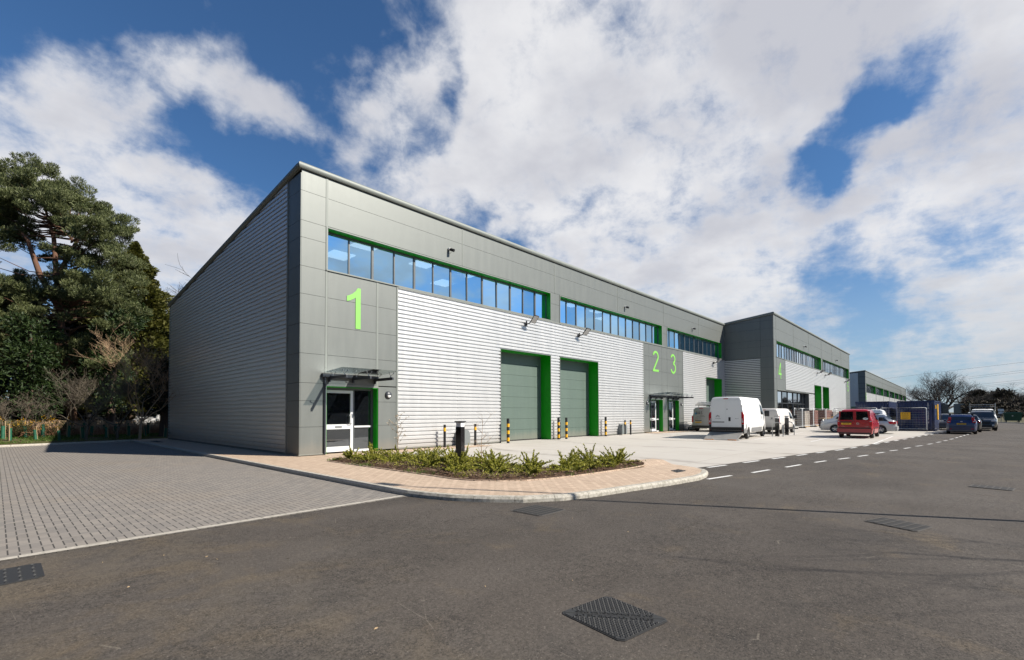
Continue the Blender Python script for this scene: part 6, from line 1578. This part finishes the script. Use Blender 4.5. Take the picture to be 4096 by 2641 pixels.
# ---- planted bed
bedpts = [(-.12, -2.5), (-.15, -4.75), (-.15, -7.5), (-.20, -9.0), (-.05, -9.55), (.28, -10.02), (.7, -10.4), (1.3, -10.62), (2.2, -10.8), (3.4, -10.9), (4.6, -10.98), (5.4, -10.95), (6.0, -10.65), (6.1, -10.35), (5.9, -9.95), (5.5, -9.6), (4.5, -9.45), (3.1, -9.4), (2.85, -9.2), (2.85, -3.2), (2.2, -2.2), (1.2, -1.95), (.2, -2.3)]
mb = MB(); cx, cy = 1.3, -7.5
def inbed(x, y, m=0.):
    c = False; n = len(bedpts)
    for i in range(n):
        x1, y1 = bedpts[i]; x2, y2 = bedpts[(i+1) % n]
        if (y1 > y) != (y2 > y) and x < (x2-x1)*(y-y1)/(y2-y1)+x1: c = not c
    if c and m:
        for a in range(0, 360, 45):
            if not inbed(x+m*math.cos(R_(a)), y+m*math.sin(R_(a))): return False
    return c
bt = bmesh.new(); vs = [bt.verts.new((x, y, .115)) for x, y in bedpts]; fce = bt.faces.new(vs)
bmesh.ops.inset_region(bt, faces=[fce], thickness=.25, depth=.0); bt.faces.ensure_lookup_table()
bmesh.ops.triangulate(bt, faces=bt.faces[:])
bmesh.ops.subdivide_edges(bt, edges=bt.edges[:], cuts=3, use_grid_fill=True)
for q in bt.verts:
    d = 0 if not inbed(q.co.x, q.co.y, .12) else 1
    q.co.z = .112+d*(.05+.03*math.sin(q.co.x*3.1)*math.sin(q.co.y*2.3))
bt.verts.index_update(); mb = MB().bm(bt); kind(mb.build('planting_bed', 'soil', sm=60), 'structure')
e = MB(); k = len(bedpts)
o_ = offset(bedpts+[bedpts[0]], -.05)
for i in range(k):
    a, b = bedpts[i], bedpts[(i+1) % k]; c, d = o_[i], o_[(i+1)]
    e.add([(a[0], a[1], .125), (b[0], b[1], .125), (d[0], d[1], .125), (c[0], c[1], .125), (c[0], c[1], .1), (d[0], d[1], .1)], [(0, 1, 2, 3), (3, 2, 5, 4)])
kind(e.build('bed_edging', 'pave_tan'), 'structure')
P = []
while len(P) < 9000:
    x, y = random.uniform(-.2, 6.2), random.uniform(-11, -1.9)
    if inbed(x, y): P.append((x, y, .125+(.05 if inbed(x, y, .12) else 0)+random.uniform(0, .035)))
p = np.array(P); n = len(p); a = rdir(n); a[:, 2] *= .35; b = np.cross(a, np.array([0, 0, 1.])+rng.normal(size=(n, 3))*.3); s = rng.uniform(.5, 1.4, n)[:, None]
o = quads_mesh('bark_mulch', p, a*.035*s, b*.014*s, 'chips'); kind(o, 'stuff'); o['label'] = 'dark bark chips covering the bed'
pts = []
for i in range(2000):
    x, y = random.uniform(-.2, 6.2), random.uniform(-11, -1.9)
    if inbed(x, y) and not inbed(x, y, .28) and math.sin(x*3+y*2.3) > .35: pts.append((x, y, .12))
tufts('weeds', pts, 18, .07, 'grass', 'low green weeds at the edge of the bed', .008)
def leafshrub(label, x, y, H, nst, seed, group='low spreading shrubs in the bed'):
    rnd = random.Random(seed); t = thing('shrub', label, 'shrub', (x, y, .14), 0, group)
    st_ = MB(); C, A_, B_ = [], [], []
    def leaf(p, d, s):
        C.append(p); A_.append(d*s); q = d.cross(Vector((rnd.uniform(-1, 1), rnd.uniform(-1, 1), rnd.uniform(-1, 1)))).normalized(); B_.append(q*s*.42)
    for i in range(nst):
        a = rnd.uniform(0, 6.28); el = rnd.choice((rnd.uniform(.12, .6), rnd.uniform(.3, 1.3))); L = H*(rnd.uniform(.6, 1.1) if el > .6 else rnd.uniform(.9, 1.5)); d = Vector((math.cos(a)*math.cos(el), math.sin(a)*math.cos(el), math.sin(el)))
        P = [Vector((rnd.uniform(-.06, .06), rnd.uniform(-.06, .06), 0))]; q = P[0]; dd = d; K = 6
        for k in range(K):
            dd = (dd+Vector((rnd.uniform(-.12, .12), rnd.uniform(-.12, .12), -.03+rnd.uniform(-.08, .1)))).normalized(); q = q+dd*L/K; P.append(q)
        st_.tube(P, [.008*(1-k/(K+2)) for k in range(K+1)], 3, cap=False)
        for k in range(1, K+1):
            subs = 3 if k < K else 1
            for m_ in range(subs):
                tt = (m_+rnd.random())/subs; s0 = P[k-1].lerp(P[k], tt); a2 = rnd.uniform(0, 6.28); sd = ((P[k]-P[k-1]).normalized()*.7+Vector((math.cos(a2), math.sin(a2), rnd.uniform(0, .5)))*.6).normalized(); sl = L*.20*rnd.uniform(.5, 1.1)*(1.15-k/(K+3))
                st_.tube([s0, s0+sd*sl], [.004, .002], 3, cap=False)
                for w in range(11):
                    pp = s0+sd*sl*(w+1)/11; a3 = rnd.uniform(0, 6.28); leaf(pp+Vector((rnd.uniform(-.012, .012),)*3), (sd+Vector((math.cos(a3), math.sin(a3), rnd.uniform(-.3, .6)))).normalized(), rnd.uniform(.013, .024))
            for w in range(10):
                pp = P[k-1].lerp(P[k], rnd.random()); a3 = rnd.uniform(0, 6.28); leaf(pp, (dd*.6+Vector((math.cos(a3), math.sin(a3), rnd.uniform(-.2, .6)))).normalized(), rnd.uniform(.018, .030))
    st_.build('stem', 'bark', t)
    quads_mesh('foliage', np.array([tuple(q) for q in C]), np.array([tuple(q) for q in A_]), np.array([tuple(q) for q in B_]), 'shrub', t)
shr = [(.55, -2.75, .45, 9), (1.0, -3.35, .55, 11), (1.5, -4.2, .68, 12), (.85, -4.8, .5, 10), (2.1, -4.9, .62, 12), (1.2, -5.7, .58, 11), (2.2, -6.1, .6, 12), (.8, -6.7, .46, 10), (1.55, -7.0, .6, 12), (2.4, -7.5, .6, 12), (1.0, -7.9, .62, 13), (1.9, -8.3, .6, 12), (1.1, -9.0, .52, 11), (2.3, -9.2, .55, 12), (1.7, -9.9, .55, 11), (2.9, -9.9, .62, 12), (2.5, -10.4, .45, 9), (3.5, -10.3, .68, 11), (4.2, -9.9, .72, 11), (4.6, -10.45, .66, 11), (5.3, -10.2, .72, 11), (3.7, -9.75, .5, 9), (.6, -3.9, .4, 8), (.5, -8.4, .4, 8)]
lbs = ['at the pointed end of the bed nearest the door', 'second from the door end of the bed', 'in front of the right edge of the door', 'low, at the front edge before the grey panel', 'tall, against the start of the white cladding', 'in the front row below the dry flowering sapling', 'behind, before the white cladding', 'low, at the front edge of the wide part of the bed', 'directly left of the square lamp post', 'directly behind the square lamp post', 'in front of the square lamp post', 'right of the square lamp post', 'at the front, left of the bare sapling', 'beside the bare sapling', 'at the front, right of the bare sapling', 'in front of the first loading door', 'low, at the front curve of the bed', 'in the narrow part of the bed, left of the twin shoots', 'with tall twin shoots, in front of the second loading door', 'at the front of the narrow part of the bed', 'at the pointed right end of the bed, with two upright shoots', 'low, at the back of the narrow part', 'smallest, near the door at the front edge', 'smallest, at the front edge left of the curve']
for i, (x, y, h, n_) in enumerate(shr): leafshrub('leafy green shrub '+lbs[i], x+random.uniform(-.1, .1), y+random.uniform(-.1, .1), h*random.uniform(.85, 1.15), int(n_*random.uniform(1.7, 2.5)), 100+i)
C_ = []
while len(C_) < 330:
    x, y = random.uniform(-.1, 6.1), random.uniform(-11, -1.9)
    if inbed(x, y, .25) and math.sin(x*2.7+y*1.9)+random.uniform(-1, 1) > -.3: C_.append(clump(np.array([x, y, .15]), random.uniform(.10, .2), 46, .017, .75, .5))
c_, a_, b_ = merge(C_); o = quads_mesh('ground_cover', c_, a_, b_, 'shrub'); kind(o, 'stuff'); o['label'] = 'low yellow green leafy sprigs between the shrubs'
for (x, y, h, sd, lb, fl) in ((2.42, -2.75, 1.45, 3, 'thin sapling with pale dry flower heads before the white cladding', True), (1.75, -7.85, 1.35, 4, 'thin leafless sapling right of the square lamp post', False)):
    rnd = random.Random(sd); t = thing('sapling', lb, 'sapling', (x, y, .14)); b = MB(); tips = []
    q = Vector((0, 0, 0)); P = [q]
    for k in range(7): q = q+Vector((rnd.uniform(-.03, .03), rnd.uniform(-.03, .03), h/7)); P.append(q)
    b.tube(P, [.013*(1-k/9) for k in range(8)], 5)
    for k in range(2, 7):
        for m_ in range(2):
            a = rnd.uniform(0, 6.28); L = h*.33*rnd.uniform(.6, 1.2); d = Vector((math.cos(a), math.sin(a), .8)).normalized(); p1 = P[k]+d*L*.5; p2 = p1+(d+Vector((0, 0, .2))).normalized()*L*.5
            b.tube([P[k], p1, p2], [.006, .004, .002], 4); tips += [p2, p1]
            for j in range(3):
                a = rnd.uniform(0, 6.28); p3 = p1.lerp(p2, rnd.random()); p4 = p3+Vector((math.cos(a), math.sin(a), .6))*L*.28; b.tube([p3, p4], [.003, .0015], 3); tips.append(p4)
    b.build('stem', 'twig', t)
    cc = np.array([tuple(q+Vector((rnd.uniform(-.02, .02),)*3)) for q in tips for _ in range(7 if fl else 2)]); n_ = len(cc); a = rdir(n_)*(.016 if fl else .008); quads_mesh('flower_head' if fl else 'bud', cc+rng.normal(size=(n_, 3))*.012, a, np.cross(a, rdir(n_))*1., 'blossom', t)

# ---- far woods to the right and distant trees
L = []
for i in range(520):
    sx = random.uniform(3850, 4900); dep = random.uniform(230, 330); c = place(sx, 1650, dep)
    hm = 7.5+2.2*math.sin(sx*.021)+2.2*math.sin(sx*.063+1)+random.uniform(-1, 2)
    c[2] = random.uniform(0, 1)**.8*hm; L.append(clump(c, random.uniform(2.2, 3.6), 46, 1.2, .8))
for i in range(160):
    sx = random.uniform(3860, 4700); dep = random.uniform(135, 150); c = place(sx, 1650, dep); c[2] = random.uniform(0, 4.2); L.append(clump(c, random.uniform(1., 1.8), 50, .5, .8))
c_, a_, b_ = merge(L); o = quads_mesh('distant_wood', c_, a_, b_, 'woods'); kind(o, 'stuff'); o['label'] = 'dark far wood closing the road at the right'
for i, (sx, H, lb) in enumerate(((3945, 15.5, 'leafless tree rising above the far wood, right of the oak'), (4040, 16.5, 'leafless tree above the far wood near the right edge'), (4085, 17, 'leafless tree above the far wood at the very right edge'), (3880, 11, 'small leafless tree at the foot of the oak'), (4000, 12, 'small leafless tree between the two taller ones of the far wood'), (3965, 11, 'leafless tree behind the skip, low above the far wood'), (4065, 13, 'leafless tree just left of the tallest one at the right edge'), (3915, 12.5, 'leafless tree beside the round headed pine near the oak'))):
    P = place(sx, 1650, 215); bare_tree('bare_tree', lb, (P[0], P[1], 0), H*.93, 1.0, 5, 'bark_grey', .22, 40+i, .25, 'leafless trees of the far wood', fine=.014)
for sx, H, lb, r in ((3908, 12.5, 'dark round headed pine above the far wood, right of the oak', 2.6), (4018, 12.3, 'dark round headed pine above the far wood near the bin', 3.4)):
    P = place(sx, 1650, 210); P[2] = 0; t = thing('pine_tree', lb, 'tree', P, 0, 'far pines'); MB().tube([(0, 0, 0), (0, 0, H*.8)], [.25, .1], 6).build('trunk', 'bark', t)
    L = [clump(np.array([rng.normal()*r*.4, rng.normal()*r*.4, H-r*.6-abs(rng.normal())*1.4]), r*.6, 160, .4, .6) for k in range(12)]; c_, a_, b_ = merge(L); quads_mesh('crown', c_, a_, b_, 'woods', t)
# power lines
cab = [((3540, 1515), (4096, 1449)), ((3820, 1515), (4096, 1481)), ((3832, 1520), (4096, 1489)), ((3860, 1544), (4096, 1519)), ((3870, 1550), (4096, 1528)), ((3880, 1555), (4096, 1534)), ((3895, 1577), (4096, 1558))]
cl_ = ['topmost power cable crossing behind the oak', 'second power cable from the top', 'third power cable from the top', 'middle power cable of the group', 'fifth power cable from the top', 'sixth power cable from the top', 'lowest power cable above the far wood']
for i, (a, b) in enumerate(cab):
    A1 = Vector(place(a[0], a[1], 420)); B1 = Vector(place(b[0], b[1], 300)); d = B1-A1; A2 = A1-d*.8; B2 = B1+d*1.3
    P = [A2.lerp(B2, k/16)+Vector((0, 0, 0)) for k in range(17)]
    o = MB().tube(P, .055, 5).build('power_cable', 'black'); reloc(o, tuple(A2)); tag(o, cl_[i], 'power cable', 'overhead power cables')
# trees across the road behind the viewer (mirrored in the glass, shade on the road)
for i, (x, y, H) in enumerate(((16, -50, 13), (-2, -50, 13), (30, -50, 12), (4.6, -27.4, 9.6))):
    bare_tree('bare_tree', ['leafless tree across the road, reflected in the door glass', 'leafless tree across the road behind the camera', 'leafless tree across the road opposite the white vans', 'slender leafless tree right of the camera, its twigs shading the road'][i], (x, y, 0), H, 1.2 if i < 3 else .22, 5 if i < 3 else 3, 'bark_grey', .35 if i < 3 else .07, 60+i, .22 if i < 3 else .45, 'leafless trees across the road', fine=.025 if i < 3 else .008, n0=6 if i < 3 else 3)
L = []  # unseen hedge added, tall enough to keep sky out of the door reflection
for i in range(700):
    x = random.uniform(-60, 110); c = np.array([x, -56-random.uniform(0, 6), random.uniform(0, 7)]); L.append(clump(c, random.uniform(1.6, 2.8), 60, .7, .8))
c_, a_, b_ = merge(L); o = quads_mesh('hedge', c_, a_, b_, 'woods'); kind(o, 'stuff'); o['label'] = 'dark hedge behind the camera, added to block sky in the door glass'
# litter on the road
lt = MB()
for i in range(60):
    x, y = random.uniform(-8, 3), random.uniform(-17, -10.5); s = random.uniform(.008, .025); a = random.uniform(0, 3.1)
    lt.add([(x-s*math.cos(a), y-s*math.sin(a), .004), (x+s*.4*math.sin(a), y-s*.4*math.cos(a), .004), (x+s*math.cos(a), y+s*math.sin(a), .007), (x-s*.4*math.sin(a), y+s*.4*math.cos(a), .010)], [(0, 1, 2, 3)])
o = lt.build('dry_leaves', 'stake'); kind(o, 'stuff'); o['label'] = 'small dry leaves and grit scattered on the road'

# ------------------------------------------------------------------ light and sky
AZ, EL = R_(-64), R_(39)
sd_ = bpy.data.lights.new('sun', 'SUN'); sd_.energy = 5.0; sd_.angle = R_(.5); sd_.color = (1, .93, .82)
so = bpy.data.objects.new('sun', sd_); COL.objects.link(so)
dsun = Vector((math.cos(AZ)*math.cos(EL), math.sin(AZ)*math.cos(EL), math.sin(EL)))
so.rotation_euler = (-dsun).to_track_quat('-Z', 'Y').to_euler(); so.location = dsun*80
w = bpy.data.worlds.new('World'); S.world = w; w.use_nodes = True; nt = NT(w.node_tree); nt.n.clear()
out_ = nt.new('ShaderNodeOutputWorld'); bg = nt.new('ShaderNodeBackground', {'Strength': .05}); nt.l.new(bg.outputs[0], out_.inputs[0])
sky = nt.new('ShaderNodeTexSky', sky_type='NISHITA'); sky.sun_disc = False; sky.sun_elevation = EL; sky.sun_rotation = math.pi/2-AZ
sky.air_density = 1.0; sky.dust_density = .6; sky.ozone_density = 2.2
tc = nt.n.new('ShaderNodeTexCoord').outputs['Generated']
sep = nt.new('ShaderNodeSeparateXYZ', {0: tc}); dz = nt.m('MAXIMUM', sep.outputs[2], 0.)
inv = nt.m('DIVIDE', 1., nt.m('ADD', dz, .22))
pc = nt.new('ShaderNodeCombineXYZ', {0: nt.m('MULTIPLY', sep.outputs[0], inv), 1: nt.m('MULTIPLY', sep.outputs[1], inv), 2: nt.m('MULTIPLY', dz, .6)}).outputs[0]
K = 1.7152
blobs = [  # direction (as a point of the 2388-wide view), angular radius in degrees, weight
 (1420, 100, 13, 1.2), (1600, 330, 14, 1.3), (1290, 320, 7, 1.0), (1150, 420, 6, .7), (1000, 520, 5, .55), (1250, 480, 5, .6), (880, 560, 4, .35), (1700, 560, 10, 1.), (1400, 540, 6, .6), (1960, 680, 7, .7), (1850, 60, 9, 1.2), (1190, 60, 4, .6), (1780, 250, 8, .8), (1020, 470, 4, .4), (900, 420, 3.5, .4), (1550, 700, 6, .4), (1850, 800, 5, .4),
 (2240, 400, 5.5, 1.3), (2350, 330, 5.5, 1.2), (2330, 130, 7, 1.3), (2200, 30, 6, 1.1), (2350, 640, 5, .9), (2150, 660, 5, .6), (2180, 500, 4.5, .8), (2000, 900, 5, .3), (2250, 860, 6, .35),
 (0, 340, 4.2, .66), (110, 400, 4.0, .66), (-150, 440, 7, .75), (260, 480, 4, .68), (400, 570, 4.5, .74), (480, 520, 3.5, .6), (420, 660, 4.5, 1.), (560, 500, 3, .5), (235, 185, 3.6, .56), (330, 340, 3, .4), (280, 250, 3, .5), (440, 170, 2.6, .5), (520, 215, 3.2, .55), (610, 245, 2.8, .5), (710, 270, 2.8, .6), (370, 200, 2.5, .35), (490, 60, 1.6, .35), (860, 180, 2.4, .5), (780, 160, 2., .35), (940, 250, 3., .6), (990, 160, 2.4, .5), (860, 320, 2.5, .3)]
neg = [(300, 30, 7, .4), (720, 80, 5, .5), (600, 370, 4, .3), (2140, 190, 3.0, .62), (2090, 240, 2.6, .6), (2020, 310, 2.2, .62), (1960, 370, 2., .62), (1905, 425, 2.2, .75), (2310, 550, 3.0, .25), (2250, 590, 2.5, .2), (1960, 600, 2.2, .5), (1110, 530, 1.6, .6), (1950, 740, 4., .7), (2080, 760, 3.5, .5), (1330, 30, 1.5, .3), (1060, 230, 1.6, .4), (1470, 130, 2, .2)]
wn = nt.new('ShaderNodeTexNoise', {'Scale': 5., 'Detail': 5., 'Roughness': .6, 'Vector': tc}).outputs['Color']
wv = nt.n.new('ShaderNodeVectorMath'); wv.operation = 'SUBTRACT'; nt.l.new(wn, wv.inputs[0]); wv.inputs[1].default_value = (.5, .5, .5)
ws = nt.n.new('ShaderNodeVectorMath'); ws.operation = 'SCALE'; nt.l.new(wv.outputs[0], ws.inputs[0]); ws.inputs['Scale'].default_value = .16
wa = nt.n.new('ShaderNodeVectorMath'); wa.operation = 'ADD'; nt.l.new(tc, wa.inputs[0]); nt.l.new(ws.outputs[0], wa.inputs[1])
wn_ = nt.n.new('ShaderNodeVectorMath'); wn_.operation = 'NORMALIZE'; nt.l.new(wa.outputs[0], wn_.inputs[0]); wtc = wn_.outputs[0]
def field(bl):
    cov = None
    bl = bl+([('m', x, y, r, w_) for x, y, r, w_ in ((830, 620, 4, .9), (1010, 660, 3, .8), (1180, 640, 4, 1.), (900, 560, 3, .7), (1400, 760, 5, .9), (1600, 780, 4, .9), (1900, 840, 7, .8))] if bl is blobs else [])
    for it in bl:
        px, py, rd, wt = it[-4:]; d = look(px*K, py*K)
        if len(it) == 5: d = Vector((d.x, -d.y, d.z))
        vm = nt.n.new('ShaderNodeVectorMath'); vm.operation = 'DOT_PRODUCT'; nt.l.new(wtc, vm.inputs[0]); vm.inputs[1].default_value = d
        f = nt.ramp(vm.outputs['Value'], math.cos(R_(rd*1.6)), math.cos(R_(rd*.25)))
        term = nt.m('MULTIPLY', f, wt); cov = term if cov is None else nt.m('ADD', cov, term)
    return cov
cov = nt.m('SUBTRACT', nt.m('MINIMUM', field(blobs), 1.15), field(neg))
n1 = nt.noise(pc, 3.6, 12, .58, .0); n2 = nt.noise(pc, 11., 9, .62, .2); n3 = nt.noise(pc, 1.3, 3, .5, 0.)
fld = nt.m('ADD', nt.m('MULTIPLY', nt.m('SUBTRACT', n1, .5), 2.3), nt.m('MULTIPLY', nt.m('SUBTRACT', n2, .5), 1.3))
back = nt.m('ADD', nt.m('MULTIPLY', nt.m('SUBTRACT', n3, .5), .7), nt.m('MULTIPLY', nt.m('SUBTRACT', nt.noise(tc, 15., 9, .64, .25), .5), 1.9))
tot = nt.m('ADD', nt.m('ADD', nt.m('MULTIPLY', cov, 1.25), fld), nt.m('ADD', back, -.55))
mask = nt.ramp(tot, -.55, 1.15)
thick = nt.ramp(tot, .1, 1.2)
shade = nt.ramp(nt.m('ADD', nt.m('ADD', nt.noise(pc, 2.2, 4, .5, .0), nt.m('MULTIPLY', n1, .6)), nt.m('MULTIPLY', thick, .12)), .70, 1.10)
ccol = nt.mix(shade, (9.3, 9.3, 9.5), (6.4, 6.5, 7.1))
edge = nt.m('SUBTRACT', 1., nt.ramp(mask, .2, .95))
ccol = nt.mix(nt.m('MULTIPLY', edge, .5), ccol, (6.2, 6.9, 8.0))
hz_ = nt.ramp(sep.outputs[2], .0, .30)
ccol = nt.mix(nt.m('SUBTRACT', 1., hz_), ccol, (6.8, 7.1, 7.5))
skyc = nt.mix(1., sky.outputs[0], (.60, .93, 1.22), 'MULTIPLY')
lowhaze = nt.m('MULTIPLY', nt.m('SUBTRACT', 1., nt.ramp(sep.outputs[2], -.02, .34)), .55)
skyc = nt.mix(lowhaze, skyc, (5.0, 6.0, 7.2))
fin = nt.mix(nt.m('MULTIPLY', mask, .97), skyc, ccol)
nt.l.new(fin, bg.inputs['Color'])

S.view_settings.view_transform = 'Standard'; S.view_settings.look = 'None'; S.view_settings.exposure = .88; S.view_settings.gamma = 1
S.render.engine = 'CYCLES'; S.cycles.max_bounces = 8; S.cycles.transparent_max_bounces = 12
S.cycles.use_denoising = True
